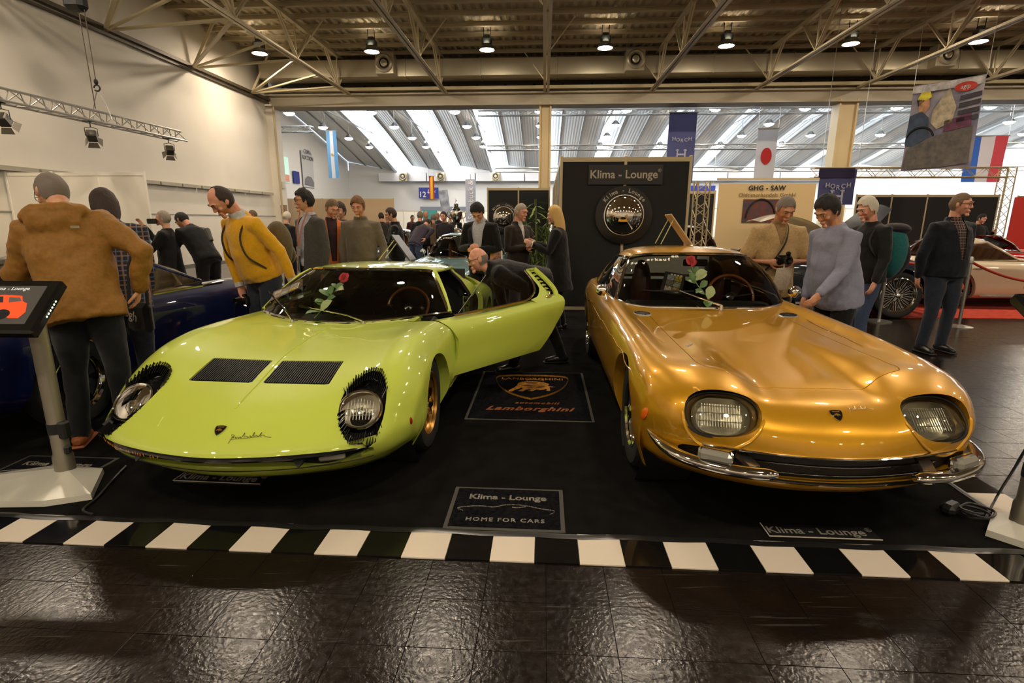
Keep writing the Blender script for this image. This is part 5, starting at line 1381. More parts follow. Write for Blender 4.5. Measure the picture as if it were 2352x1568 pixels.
def hair_mesh(kind, M, k=1.):
    """scalp cap cut by a hairline; long kinds hang down"""
    n, m = 40, 30; V = []; Q = []
    long_ = kind in ('bob', 'long')
    for i in range(m+1):
        t = PI*i/m
        for j in range(n):
            q = 2*PI*j/n; d = Vector((math.sin(t)*math.cos(q), math.sin(t)*math.sin(q), math.cos(t)))
            g = .010+.005*noise.noise(d*4)+(.012*max(0, d.z) if kind in ('full', 'bob', 'long') else 0)
            if kind == 'fringe': g = .003
            elif kind in ('short', 'sides', 'crop'): g = .006+.003*noise.noise(d*6)
            if kind == 'quiff' and d.z > .3 and d.y < .2: g += .010
            p = head_pt(d, g)
            if long_ and d.z < .25 and d.y > -.45:
                drop = (.30 if kind == 'long' else .075)*(.25-d.z)/1.25; p.z -= drop
                p.y += (.05 if kind == 'long' else .02)*max(0, .25-d.z); p.x *= 1+.25*max(0, .2-d.z)
            V.append(p); Q.append(d)
    Q = np.array(Q); x, y, z = Q[:, 0], Q[:, 1], Q[:, 2]
    front = -y
    if kind in ('full', 'quiff', 'short', 'crop'):
        f = np.where(front > .35, z-.62+.18*(np.abs(x) > .45), np.where(front > -.1, z-.02+(front*.5), z+.52))
    elif kind == 'sides':
        f = np.where(front > .30, -1., np.minimum(z+.48+0*z, .80-z-.5*front))
    elif kind == 'fringe':
        f = np.where(front > .25, -1., np.minimum(z+.5, .22-z))
    elif kind in ('bob', 'long'):
        f = np.where(front > .55, z-.60, np.where(front > .25, z-.1+.3*(np.abs(x) < .5), 1.))
    b = MB(); Fs = [(i*n+j, (i+1)*n+j, (i+1)*n+(j+1) % n, i*n+(j+1) % n) for i in range(m) for j in range(n)]
    Vn, Fn = clip(np.array([tuple(v) for v in V]), Fs, lambda V_: f)
    return [M @ (Vector(v)*k) for v in Vn], Fn
def hand(b, wrist, fwd, palm_n, side, k=1., curl=.5, spread=.0):
    """palm and five separate fingers; fwd = direction of the fingers, palm_n = where the palm looks, side=+1 thumb on local +x"""
    f = Vector(fwd).normalized(); n = Vector(palm_n); n = (n-f*n.dot(f)).normalized(); x = f.cross(n)*side
    W = Vector(wrist)
    cap_tube(b, [W, W+f*.03*k, W+f*.075*k], [.024*k, .034*k, .036*k], 10, (n, .45))
    for i, (dx, L, r) in enumerate(((.027, .070, .0085), (.009, .080, .009), (-.009, .074, .0088), (-.026, .060, .0078))):
        p = W+f*.082*k+x*dx*k; a = 0.; pts = [p-f*.02*k, p]
        for seg, l in enumerate((.45, .32, .23)):
            a += curl*(.55 if seg == 0 else .8)
            d = f*math.cos(a)+n*math.sin(a)+x*spread*(1.5-i)*.2
            p = p+d*L*l*k; pts.append(p)
        cap_tube(b, pts, [r*k]*2+[r*k*.97, r*k*.92, r*k*.8], 8)
    p = W+f*.02*k+x*.026*k; d1 = (f*.55+x*.75+n*.35).normalized(); d2 = (f*.85+x*.3+n*.45).normalized()
    cap_tube(b, [p, p+d1*.035*k, p+d1*.035*k+d2*.03*k, p+d1*.035*k+d2*.052*k], [.013*k, .012*k, .0105*k, .009*k], 8)
SKIN = {}
def skin(t):
    c = dict(light=(226, 178, 148), pink=(226, 166, 136), tan=(202, 146, 110), warm=(214, 162, 124))[t]
    return mat('skin_'+t, rgb(*c), .5, noise_=(26, rgb(int(c[0]*.94), int(c[1]*.86), int(c[2]*.84)), 3))
def cloth(name, col, scale=150, s=.25, rough=.85, sheen=.15, var=.8):
    return mat('cloth_'+name, rgb(*col), rough, sheen=sheen, spec=.25, noise_=(60, rgb(*[int(c*(.5+var*.5)) for c in col]), 4), bump=(7, .32, (1, 1, .45)))
def plaid_mat(name, base, l1, l2, sc=9.):
    if name in MATS: return MATS[name]
    m = mat(name, rgb(*base), .85); nt = m.node_tree; b = nt.nodes['Principled BSDF']; last = None
    tc = nt.nodes.new('ShaderNodeTexCoord')
    for d, col, wd in (('X', l1, .86), ('Z', l1, .86), ('X', l2, .94), ('Z', l2, .94)):
        wv = nt.nodes.new('ShaderNodeTexWave'); wv.bands_direction = d; wv.inputs['Scale'].default_value = sc*(1 if col is l1 else .5); wv.inputs['Distortion'].default_value = .6; wv.inputs['Phase Offset'].default_value = 1.3 if col is l2 else 0
        r = nt.nodes.new('ShaderNodeMapRange'); r.inputs[1].default_value = wd; r.inputs[2].default_value = wd+.05; r.inputs[4].default_value = .75
        nt.links.new(tc.outputs['Object'], wv.inputs['Vector']); nt.links.new(wv.outputs['Fac'], r.inputs[0])
        mx = nt.nodes.new('ShaderNodeMix'); mx.data_type = 'RGBA'; mx.inputs['A'].default_value = (*rgb(*base), 1); mx.inputs['B'].default_value = (*rgb(*col), 1)
        nt.links.new(r.outputs[0], mx.inputs['Factor'])
        if last: nt.links.new(last, mx.inputs['A'])
        last = mx.outputs['Result']
    nt.links.new(last, b.inputs['Base Color']); return m
DENIM = cloth('denim', (40, 46, 58), 240, .3, var=.7); DKDENIM = cloth('dark_denim', (22, 23, 27), 240, .3); BLK = cloth('black', (14, 13, 13)); BLUEJ = cloth('blue_denim', (62, 76, 104), 240, .3, var=.75)
SHOE = mat('shoe_black', (.012, .011, .010), .3)
EYEW = mat('eye_white', rgb(206, 190, 176), .3); EYED = mat('eye_dark', (.02, .014, .01), .2); LIPM = mat('lip', rgb(150, 88, 74), .5)
def person(label, pos, face, H=1.78, lean=0., side=0., twist=0., head=(0, 0, 0), armL=None, armR=None, top=None, topk='sweater', pants=None, shoes=None, hair=('short', 'dark'), sk='light',
           build=1., belly=0., hem=-.08, legs=((.10, 0), (-.10, .0)), shirt=None, vneck=None, hood=False, collar=None, glasses=False, sleeves=1., fine=True, handsL=.5, handsR=.5, bag=None, drop=0., skirt=False, fold=.02, knee=(0, 0), coat=False):
    """pos: ground point (x,y); face: direction the body looks to, degrees (0 = to the camera, + = towards image right); own left is local +x, front is -y"""
    k = H/1.78
    root = empty('person', (pos[0], pos[1], pos[2] if len(pos) > 2 else .006), math.radians(face), label, 'person')
    hz = (.93-drop)*k
    T = Matrix.Translation((0, 0, hz)) @ Matrix.Rotation(math.radians(-side), 4, 'Y') @ Matrix.Rotation(math.radians(lean), 4, 'X') @ Matrix.Rotation(math.radians(twist), 4, 'Z')
    R3 = T.to_3x3(); U = lambda x, y, z: T @ Vector((x*k, y*k, z*k))
    neck = U(0, .01, .53); hd_base = U(0, -.012, .588)
    HR = R3 @ (Matrix.Rotation(math.radians(head[1]), 3, 'Z') @ Matrix.Rotation(math.radians(head[0]), 3, 'X') @ Matrix.Rotation(math.radians(head[2]), 3, 'Y'))
    hc = hd_base+HR @ Vector((0, -.012*k, .105*k)); HM = HR.to_4x4(); HM.translation = hc
    arms = {}
    for s, a in ((1, armL), (-1, armR)):
        if a is None: a = ((s*.16, .06, -1), (s*.04, -.22, -1))
        sh = U(s*.168*build, .005, .455); up = R3 @ Vector(a[0]).normalized(); fo = R3 @ Vector(a[1]).normalized()
        el = sh+up*.295*k; wr = el+fo*.255*k
        arms[s] = (sh, el, wr, fo, (R3 @ Vector(a[2])) if len(a) > 2 else (R3 @ Vector((-s, -.1, 0))))
    # body: head, neck, arms, hands, slim trunk and legs in one skin
    b = MB(); head_mesh(b, HM, k)
    cap_tube(b, [U(0, .02, .46), neck, hd_base+HR @ Vector((0, .012*k, .04*k))], [.06*k, .054*k, .054*k], 12)
    cap_tube(b, [U(0, 0, 0), U(0, 0, .25), U(0, 0, .46)], [.07*k, .07*k, .08*k], 10, (R3 @ Vector((0, 1, 0)), .7))
    for s in (-1, 1):
        sh, el, wr, fo, pn = arms[s]
        cap_tube(b, [U(0, 0, .43), sh, el, wr], [.05*k, .042*k, .036*k, .026*k], 10)
        hand(b, wr, fo, pn, s if (R3 @ Vector((0, 0, 1))).dot(fo) < 2 else s, k, handsL if s > 0 else handsR)
    feet = []
    for i, s in enumerate((1, -1)):
        fx, fy = legs[i]; hp = U(s*.09, 0, -.02); kn = Vector((hp.x*.45+fx*k*.55, hp.y*.5+fy*k*.5-(.03+knee[i])*k, .49*k)); an = Vector((fx*k, fy*k+.02*k, .085*k))
        cap_tube(b, [U(0, 0, 0), hp, kn, an, an+Vector((0, -.09*k, -.04*k))], [.06*k, .05*k, .04*k, .032*k, .03*k], 8)
        feet.append((hp, kn, an))
    me = remesh(b, .0068*k if fine else .012*k, 3, fac=.4); body = link('body', me, skin(sk), root)
    # face
    for s in (-1, 1):
        q = HM @ (Vector((s*.030, -.0795, .012))*k); e = MB(); e.ell(q, (.0125*k, .008*k, .0075*k), 10, 6, HR); o = e.build('eye', EYEW, root)
        e = MB(); e.ell(HM @ (Vector((s*.030, -.0858, .011))*k), (.0055*k, .003*k, .0055*k), 8, 5, HR); e.build('iris', EYED, o)
        e = MB(); e.tube([HM @ (Vector((s*.014, -.0985, .034))*k), HM @ (Vector((s*.032, -.0945, .040))*k), HM @ (Vector((s*.05, -.080, .034))*k)], [.003*k, .0042*k, .002*k], 6); e.build('eyebrow', mat('hair_'+hair[1], rgb(*HAIRC[hair[1]]), .7, bump=(90, .4, (1, 1, .2))), root)
    e = MB(); e.tube([HM @ (Vector((-.021, -.0915, -.0605))*k), HM @ (Vector((0, -.1015, -.0600))*k), HM @ (Vector((.021, -.0915, -.0605))*k)], [.0022*k, .0038*k, .0022*k], 6); e.build('mouth', LIPM, root)
    if hair[0] != 'bald':
        V, F_ = hair_mesh(hair[0], HM, k); mesh('hair', V, F_, mat('hair_'+hair[1], rgb(*HAIRC[hair[1]]), .7, bump=(90, .4, (1, 1, .2))), root, angle=0)
    if glasses:
        e = MB()
        for s in (-1, 1): e.tube([HM @ (Vector((s*.033+.023*math.cos(t), -.104+.010*abs(math.cos(t)), .010+.017*math.sin(t)))*k) for t in np.linspace(0, 2*PI, 17)[:-1]], .0019*k, 5, closed=True); e.tube([HM @ (Vector((s*.056, -.094, .014))*k), HM @ (Vector((s*.076, -.03, .014))*k), HM @ (Vector((s*.077, .015, .004))*k)], .0019*k, 5)
        e.tube([HM @ (Vector((-.010, -.108, .014))*k), HM @ (Vector((.010, -.108, .014))*k)], .0018*k, 5); e.build('glasses', EYED, root)
    # trousers
    if not skirt:
        b = MB()
        rings(b, [(U(0, .0, -.11), .155*k*build, .115*k, R3), (U(0, 0, -.02), .165*k*build, (.125+belly*.4)*k, R3), (U(0, -.01*belly, .08), .158*k*build, (.12+belly*.5)*k, R3), (U(0, 0, .14), .15*k*build, .11*k, R3)], 18)
        for i, s in enumerate((1, -1)):
            hp, kn, an = feet[i]; cap_tube(b, [hp+Vector((0, 0, -.02)), hp.lerp(kn, .5), kn, kn.lerp(an, .45), an+Vector((0, 0, -.005))], [.094*k*build, .086*k*build, .068*k, .062*k, .058*k], 14)
        link('trousers', remesh(b, .014*k if fine else .02*k, 4, .014, .10), pants or DKDENIM, root)
    for i, s in enumerate((1, -1)):
        an = feet[i][2]; e = MB()
        cap_tube(e, [Vector((an.x, an.y+.035*k, .045*k)), Vector((an.x+s*.005, an.y-.06*k, .047*k)), Vector((an.x+s*.012, an.y-.15*k, .032*k))], [.042*k, .044*k, .034*k], 12, ((0, 0, 1), .95))
        e.box((an.x+s*.006, an.y-.06*k, .010*k), (.082*k, .27*k, .02*k), None, .009*k)
        e.build('shoe', shoes or SHOE, root)
    # upper garment
    def torso(grow, hem_, slim=1.):
        B = build; g = grow
        if coat:
            zs = [(hem_, .22, .19), (hem_*.5, .20, .165), (.06, .18, .14)]
        else:
            zs = [(hem_, .170, .132+belly*.5), (hem_+.06, .172, .136+belly*.75), (.12, .162, .128+belly)]
        b = MB(); L = [(U(0, -.02*belly*5 if i else 0, z), (w_*B+g)*k*slim, (d_+g)*k, R3) for i, (z, w_, d_) in enumerate(zs)]
        L += [(U(0, -belly*.3, .24), (.166*B+g)*k, (.126+belly*.5+g)*k, R3), (U(0, 0, .35), (.176*B+g)*k, (.122+g)*k, R3), (U(0, .005, .43), (.170*B+g)*k, (.108+g)*k, R3), (U(0, .010, .49), (.120*B+g)*k, (.084+g*.6)*k, R3), (U(0, .015, .525), (.080+g*.3)*k, (.070+g*.3)*k, R3), (U(0, .018, .55), (.062+g*.3)*k, (.060+g*.3)*k, R3)]
        rings(b, L, 22); return b
    gr = {'sweater': .012, 'jacket': .022, 'shirt': .017, 'tee': .014, 'parka': .034, 'coat': .022}[topk]
    if topk != 'none':
        b = torso(gr, hem)
        for s in (-1, 1):
            sh, el, wr, fo, pn = arms[s]; q = {'sweater': .95, 'jacket': 1.04, 'shirt': 1.0, 'tee': 1.1, 'parka': 1.22, 'coat': 1.08}[topk]
            s0 = sh+(U(0, 0, .44)-sh)*.4
            if sleeves >= 1: cap_tube(b, [s0, sh, sh.lerp(el, .5), el, el.lerp(wr, .5), wr-fo*.012], [.075*k*q, .074*k*q, .062*k*q, .056*k*q, .050*k*q, .040*k*q], 14)
            else: cap_tube(b, [s0, sh, sh.lerp(el, .75)], [.078*k*q, .078*k*q, .072*k*q], 14)
        if hood:
            for t in np.linspace(-.9, PI+.9, 9): b.ell(U(.12*math.cos(t), .07+.05*math.sin(t)*1.2, .515+.02*math.sin(t)), (.065*k, .055*k, .045*k), 10, 7)
            b.ell(U(0, .12, .46), (.15*k, .055*k, .11*k), 12, 8)
        if collar in ('up', 'polo', 'rib'):
            for t in np.linspace(0, 2*PI, 13)[:-1]: b.ell(U(.068*math.cos(t), .012+.062*math.sin(t), .545), (.022*k, .022*k, .028*k), 8, 6)
        me = remesh(b, .0115*k if fine else .02*k, 4, fold*k, .11)
        if vneck:
            # open front: cut the garment along a wedge in the body frame
            Ti = np.array(T.inverted()); co = np.empty(len(me.vertices)*3, 'f'); me.vertices.foreach_get('co', co); co = co.reshape(-1, 3); L = (np.c_[co, np.ones(len(co))]@Ti.T)[:, :3]/k
            zb, w0, w1 = vneck; tt = np.clip((L[:, 2]-zb)/(.57-zb), 0, 1); cut_ = np.abs(L[:, 0])-(w0+(w1-w0)*tt)
            f = np.where((L[:, 1] < -.02) & (L[:, 2] > zb) & (np.abs(L[:, 0]) < .15), cut_, 1.)
            Vn, Fn = clip(co, [tuple(p.vertices) for p in me.polygons], lambda V_: f)
            me = bpy.data.meshes.new('top'); me.from_pydata([tuple(v) for v in Vn.tolist()], [], [tuple(int(i) for i in q) for q in Fn]); me.update(); me.polygons.foreach_set('use_smooth', [True]*len(me.polygons))
        nm = {'sweater': 'sweater', 'jacket': 'jacket', 'shirt': 'shirt', 'tee': 'tee_shirt', 'parka': 'hooded_jacket', 'coat': 'coat'}[topk]
        link(nm, me, top, root)
        if shirt:
            b = torso(.004, -.02)
            for t in np.linspace(0, 2*PI, 13)[:-1]: b.ell(U(.060*math.cos(t), .008+.055*math.sin(t), .548), (.016*k, .016*k, .026*k), 8, 6)
            link('inner_shirt', remesh(b, .013*k, 3, .008, .08), shirt, root)
    root['_hand'] = 0; del root['_hand']
    return root, U, arms, HM, k
def cuff(root, arms, s, m, k):
    sh, el, wr, fo, pn = arms[s]; b = MB(); b.tube([wr-fo*.025*k, wr+fo*.012*k], .041*k, 14); b.build('cuff', m, root)
def strap(root, pts, m, w=.035, name='strap'):
    b = MB(); c = catmull(pts, 22); b.tube([Vector(p) for p in c], (w*.5, .006), 6); return b.build(name, m, root)
def face_deg(dx, dy):
    """body angle so that the front (-y) looks along (dx,dy)"""
    return math.degrees(math.atan2(dx, -dy))
def hpos(px, py, Y):
    """ground position under image column px at depth Y (py only helps reading)"""
    p = at(px, 560, Y); return (float(p[0]), float(p[1]))
# ------------------------------------------------------------------ the visitors
MUST = cloth('mustard', (146, 102, 40), 300, .12, .6, .05, .86)
pr, U, A, HM, k = person('man in mustard brown hooded jacket seen from behind beside the screen terminal', hpos(166, 0, 3.35), -158, 1.85, 14, side=-8, head=(16, 42, 0), armR=((-.75, .10, -.85), (.35, -.45, -.75)), armL=((.5, -.35, -.8), (-.2, -.8, .25)), top=MUST, topk='parka', hem=-.13, pants=DKDENIM, shoes=mat('shoe_tan', rgb(150, 84, 40), .5), hair=('short', 'grey'), hood=True, glasses=True, sk='warm', build=1.08, legs=((.13, .0), (-.14, .03)), fold=.035)
b = MB(); b.box(U(-.11, .172, .40), (.045, .004, .014)); b.build('jacket_logo', mat('logo_grey', rgb(150, 140, 120), .6), pr, smooth=False)
PLAID = plaid_mat('plaid_blue', (24, 26, 38), (92, 104, 132), (140, 96, 48))
pr, U, A, HM, k = person('person with brown bob and dark plaid shirt seen from behind at the blue car', hpos(258, 0, 4.0), -150, 1.80, 18, side=-2, head=(22, 25, 0), armR=((-.05, -.15, -1), (.2, -.5, -.9)), armL=((.4, -.4, -.8), (0, -.9, -.1)), top=PLAID, topk='shirt', hem=-.16, pants=DENIM, hair=('bob', 'brown'), build=1.05)
bg = empty('shoulder_bag', hpos(296, 0, 3.80)+(.78,), math.radians(-25), 'black bag with white lettering hanging beside the plaid shirt', 'bag')
b = MB(); b.box((0, 0, 0), (.26, .07, .22), None, .03); b.build('pouch', BLK, bg)
text('print_text', 'ogh', .10, Matrix.Translation((-.05, -.037, .02)) @ Matrix.Rotation(PI/2, 4, 'X') @ Matrix.Rotation(-.3, 4, 'Z'), WHITE, bg)
b = MB(); b.tube([(-.11, 0, .1), (-.09, .02, .35), (.02, .03, .55), (.10, .02, .35), (.11, 0, .1)], (.02, .004), 5); b.build('strap', BLACK, bg)
person('grey haired man in black coat raising a camera beyond the blue car', hpos(386, 0, 7.6), -75, 1.63, 0, head=(-4, 0, 0), armR=((-.3, -.75, -.3), (.15, -.5, .9)), armL=((.2, -.5, -.7), (-.2, -.8, .4)), top=BLK, topk='coat', hem=-.25, coat=True, hair=('short', 'silver'), fine=False)
c = empty('compact_camera', at(349, 508, 7.5), .6, 'small black camera held up by the grey haired man', 'camera'); b = MB(); b.box((0, 0, 0), (.12, .04, .07), None, .01); b.build('camera_body', BLACKG, c); b = MB(); b.lathe([(.025, 0), (.025, .04), (.0001, .04)], 14, Matrix.Rotation(PI/2, 4, 'X') @ Matrix.Translation((0, 0, .02))); b.build('lens', BLACKG, c)
pr, U, A, HM, k = person('man in black and grey jacket bending towards the blue car', hpos(472, 0, 7.7), -115, 1.78, 36, head=(10, 10, 0), armL=((.2, -.8, -.5), (0, -.9, -.2)), armR=((-.2, -.5, -.8), (0, -.6, -.7)), top=BLK, topk='jacket', hair=('short', 'dark'), sk='pink', pants=BLK, fine=False)
b = MB(); b.tube([U(-.13, -.13, .40), U(-.15, 0, .46), U(-.13, .13, .38), U(-.10, .14, .2)], [.03, .05, .05, .03], 8); b.build('grey_panel', cloth('grey_panel', (92, 88, 84)), pr)
YEL = cloth('yellow_knit', (222, 164, 22), 380, .25, .9, .3, .92)
pr, U, A, HM, k = person('balding man in yellow sweater with a backpack behind the lime car', hpos(597, 0, 4.95), -32, 1.88, 20, head=(26, -8, 4), armR=((-.25, -.30, -1), (.25, -.28, -1)), armL=((.28, .28, -1), (.12, -.05, -1)), top=YEL, topk='sweater', hem=-.03, pants=DENIM, hair=('sides', 'brown'), shirt=cloth('check_shirt', (196, 198, 196)), sk='pink', belly=.035, build=1.03, handsR=.8, handsL=.6)
for s in (-1, 1): cuff(pr, A, s, cloth('check_shirt', (196, 198, 196)), k)
KH = cloth('khaki', (96, 84, 58)); KHB = cloth('khaki_dark', (70, 58, 42))
for s in (-1, 1): strap(pr, [U(s*.12, .12, .40), U(s*.125, .0, .487), U(s*.13, -.122, .40), U(s*.14, -.150, .24), U(s*.172, -.05, .08)], KHB, .02, 'backpack_strap')
bp2 = empty('backpack', (0, 0, 0), 0, 'khaki backpack worn by the man in the yellow sweater', 'backpack'); bp2.matrix_world = pr.matrix_basis @ Matrix.Translation(U(0, .25, .16))
b = MB(); b.ell((0, 0, 0), (.16, .11, .23), 18, 12); b.ell((0, .08, -.08), (.12, .06, .11), 14, 9); b.build('pack_body', KH, bp2)
cw = pr.matrix_basis @ (A[-1][2]+A[-1][3]*.15)
c = empty('photo_camera', cw, -.5, 'black camera in the hand of the man in yellow', 'camera'); b = MB(); b.box((0, 0, 0), (.14, .07, .09), None, .015); b.box((0, 0, .05), (.06, .05, .03), None, .01); b.build('camera_body', BLACKG, c); b = MB(); b.lathe([(.035, 0), (.036, .07), (.030, .07), (.0001, .05)], 18, Matrix.Rotation(PI/2, 4, 'X') @ Matrix.Translation((0, 0, .03))); b.build('lens', BLACKG, c)
GREYJ = cloth('grey_tweed', (74, 70, 66), 200, .2); LSH = cloth('light_shirt', (186, 186, 196), 200, .12)
pr, U, A, HM, k = person('dark haired man with glasses in grey blazer and pale shirt with lanyard', hpos(718, 0, 6.3), -38, 1.85, 2, head=(4, -22, 0), top=GREYJ, topk='jacket', hem=-.14, pants=BLK, hair=('quiff', 'dark'), shirt=LSH, vneck=(-.10, .03, .10), glasses=True, sk='warm', fine=True)
strap(pr, [U(.07, -.06, .57), U(.045, -.135, .40), U(.0, -.165, .20)], cloth('lanyard', (190, 120, 90)), .018, 'lanyard'); strap(pr, [U(-.07, -.06, .57), U(-.04, -.135, .40), U(.0, -.165, .20)], cloth('lanyard', (190, 120, 90)), .018, 'lanyard')
b = MB(); b.box(U(0, -.175, .15), (.075, .006, .11), None, .002); b.build('badge_card', mat('badge_card', rgb(150, 150, 160), .4, noise_=(30, rgb(120, 100, 60), 2)), pr)
ORJ = cloth('orange_jacket', (196, 104, 42), 200, .15)
person('sandy haired man in orange jacket behind the man in the blazer', hpos(764, 0, 7.2), 22, 1.80, 6, head=(22, 20, 0), top=ORJ, topk='jacket', vneck=(.0, .03, .07), shirt=cloth('plum', (60, 40, 44)), hair=('short', 'sandy'), sk='pink', pants=DENIM, fine=False)
person('curly dark haired man in black jacket between orange jacket and grey sweater', hpos(790, 0, 8.2), -20, 1.76, 0, head=(10, 5, 0), top=BLK, topk='jacket', shirt=cloth('grey_check', (90, 90, 96)), vneck=(-.1, .04, .09), hair=('full', 'brown'), sk='light', fine=False)
GSW = cloth('grey_knit', (112, 100, 84), 330, .3, .9, .3, .9)
pr, U, A, HM, k = person('man in grey zip sweater standing behind the lime car roof', hpos(832, 0, 7.05), 2, 1.81, 3, head=(18, -3, 0), top=GSW, topk='sweater', collar='rib', hem=-.02, pants=DKDENIM, hair=('quiff', 'ginger'), sk='pink', build=1.12, belly=.02, armL=((.3, .05, -1), (-.10, -.55, -.8)), armR=((-.25, .05, -1), (.05, -.2, -1)))
pr, U, A, HM, k = person('man in black sports jacket with sleeve lettering holding his chin', hpos(912, 0, 9.1), -78, 1.72, 3, head=(12, 0, 0), armR=((-.25, -.55, -.8), (.55, -.55, .5)), armL=((.15, -.35, -.9), (-.45, -.85, .05)), top=BLK, topk='jacket', collar='rib', hem=-.06, pants=BLK, hair=('short', 'brown'), sk='light', fine=True)
sh, el, wr, fo, pn = A[1]; dv = (el-sh).normalized(); mid = sh.lerp(el, .58)
for i, ch in enumerate('SPAIN'):
    q = sh.lerp(el, .25+.16*i)+Vector((.078, .0, 0)); text('sleeve_letter', ch, .07, frame_mat(q, dv, (0, .3, 1)), WHITE, pr)
person('man in purple shirt bending over seen behind the black sports jacket', hpos(955, 0, 13.), 150, 1.78, 42, head=(20, 0, 0), armR=((-.8, .3, -.4), (.5, -.2, -.8)), top=cloth('purple', (66, 58, 72)), topk='shirt', pants=BLUEJ, hair=('short', 'brown'), fine=False)
pr, U, A, HM, k = person('man in black jacket with crossed arms looking down by the teal car', hpos(1108, 0, 7.), -18, 1.79, 8, head=(42, 8, 0), armR=((-.25, -.25, -.9), (.75, -.65, .25)), armL=((.3, -.2, -.95), (-.8, -.6, .1)), top=BLK, topk='jacket', hem=-.12, vneck=(.1, .03, .10), shirt=LSH, pants=BLK, hair=('quiff', 'dark'), sk='pink')
pr2 = empty('magazine', hpos(1137, 0, 6.85)+(1.0,), -.3, 'colourful magazine tucked under the arm of the man in black', 'magazine'); b = MB(); b.box((0, 0, 0), (.17, .03, .26), None, .01); b.build('pages', mat('magazine_print', rgb(206, 150, 110), .4, noise_=(16, rgb(90, 50, 80), 4)), pr2)
b = MB(); b.box((.09, 0, 0), (.012, .032, .26)); b.build('spine', WHITE, pr2, smooth=False)
DSW = cloth('brown_knit', (50, 42, 34), 330, .3)
pr, U, A, HM, k = person('silver haired man in dark brown zip sweater with folded arms', hpos(1190, 0, 7.5), 38, 1.74, 0, head=(14, 14, 0), armR=((-.2, -.15, -1), (.8, -.62, .15)), armL=((.25, -.2, -.95), (-.75, -.65, .2)), top=DSW, topk='sweater', collar='rib', vneck=(.30, .006, .05), shirt=cloth('white_tee', (206, 200, 190)), hem=-.02, pants=DENIM, hair=('short', 'silver'), sk='pink')
COATB = cloth('black_wool', (17, 16, 15), 200, .2)
pr, U, A, HM, k = person('blonde woman in black coat talking to the man with folded arms', hpos(1283, 0, 7.2), -102, 1.69, 2, head=(8, 0, 0), armL=((.2, -.35, -.85), (-.1, -.8, .42)), armR=((-.2, -.4, -.85), (.1, -.8, .40)), top=COATB, topk='coat', hem=-.36, coat=True, hair=('long', 'blonde'), sk='light', pants=BLK, build=.95, legs=((.08, .0), (-.08, .05)))
b = MB(); q = A[1][2]; b.tube([q+Vector((.04*math.cos(t), .012*math.sin(t), .04*math.sin(t))) for t in np.linspace(0, 2*PI, 15)[:-1]], .009, 6, closed=True); b.build('bracelet', WHITE, pr)
pr, U, A, HM, k = person('bald man with black glasses leaning into the open door of the lime car', (.27, 5.32), -80, 1.76, 76, head=(-58, 6, 0), armL=((.2, -.25, -.9), (-.1, -.55, -.2)), armR=((-.3, -.9, -.55), (.1, -.8, -.35)), top=BLK, topk='jacket', hem=-.08, collar='rib', pants=BLK, hair=('fringe', 'grey'), glasses=True, sk='pink', legs=((.22, -.32), (-.05, .25)), build=1.04, drop=.05)
TANS = cloth('beige_shirt', (182, 152, 104), 260, .15)
pr, U, A, HM, k = person('man in beige short sleeved shirt looking at a camera beside the golden coupe', hpos(1782, 0, 5.15), -8, 1.76, 4, head=(30, 8, 0), armR=((-.38, -.05, -.95), (.72, -.72, .05)), armL=((.38, -.05, -.95), (-.72, -.72, .08)), top=TANS, topk='tee', sleeves=.5, hem=-.16, pants=BLK, hair=('short', 'grey'), sk='tan', build=1.05, belly=.02, vneck=(.35, .01, .07), shirt=cloth('tan_tee', (150, 122, 82)))
strap(pr, [U(-.05, .13, .42), U(.07, .03, .525), U(.04, -.135, .40), U(-.10, -.17, .15), U(-.2, -.08, -.02)], BLK, .05, 'camera_strap')
mid = (A[1][2]+A[-1][2])/2+Vector((0, -.05, .02)); c = empty('photo_camera', pr.matrix_basis @ mid, 0, 'black camera held in both hands of the man in beige', 'camera'); b = MB(); b.box((0, 0, 0), (.13, .07, .09), None, .015); b.build('camera_body', BLACKG, c); b = MB(); b.lathe([(.036, 0), (.038, .07), (.032, .072), (.0001, .05)], 18, Matrix.Rotation(PI/2, 4, 'X') @ Matrix.Translation((0, 0, .03))); b.ell((.03, -.02, .06), (.022, .022, .02)); b.build('lens', BLACKG, c)
c = empty('cloth_pouch', pr.matrix_basis @ (mid+Vector((-.01, -.03, -.15))), .1, 'white cloth pouch hanging below the camera', 'pouch'); b = MB(); b.add(*(lambda R_: (R_[0], R_[1]))(loft(np.array([[(-.07, -.02, .08), (0, -.035, .085), (.08, -.02, .08)], [(-.085, -.03, 0), (0, -.05, 0), (.075, -.03, 0)], [(-.11, -.02, -.10), (-.02, -.03, -.12), (.05, -.02, -.11)]]), 8, 8))); b.build('pouch_front', cloth('white_cloth', (196, 180, 156)), c); b = MB(); b.tube([(0, -.02, .08), (.01, 0, .16)], .006, 6); b.build('cord', WHITE, c)
BSH = cloth('blue_shirt', (138, 140, 160), 260, .12, .8, .1, .92)
pr, U, A, HM, k = person('dark haired man in pale blue shirt pointing at the golden coupe', hpos(1938, 0, 4.45), -74, 1.76, 14, head=(24, 2, 6), armR=((-.1, -.15, -1), (.1, -.5, -.8)), armL=((.05, -.5, -.85), (.0, -.85, -.45)), top=BSH, topk='shirt', hem=-.15, pants=BLK, hair=('full', 'dark'), sk='warm', build=1.03, belly=.05, handsR=.35)
pr, U, A, HM, k = person('white haired man in black jacket carrying a teal and dark backpack', hpos(2002, 0, 5.8), -78, 1.77, 5, head=(18, -4, 0), armL=((.2, -.1, -1), (0, -.4, -.9)), armR=((-.2, -.1, -1), (.1, -.7, -.7)), top=cloth('charcoal', (28, 27, 27)), topk='jacket', hem=-.10, pants=BLUEJ, hair=('full', 'white'), sk='pink', legs=((.10, -.1), (-.10, .12)))
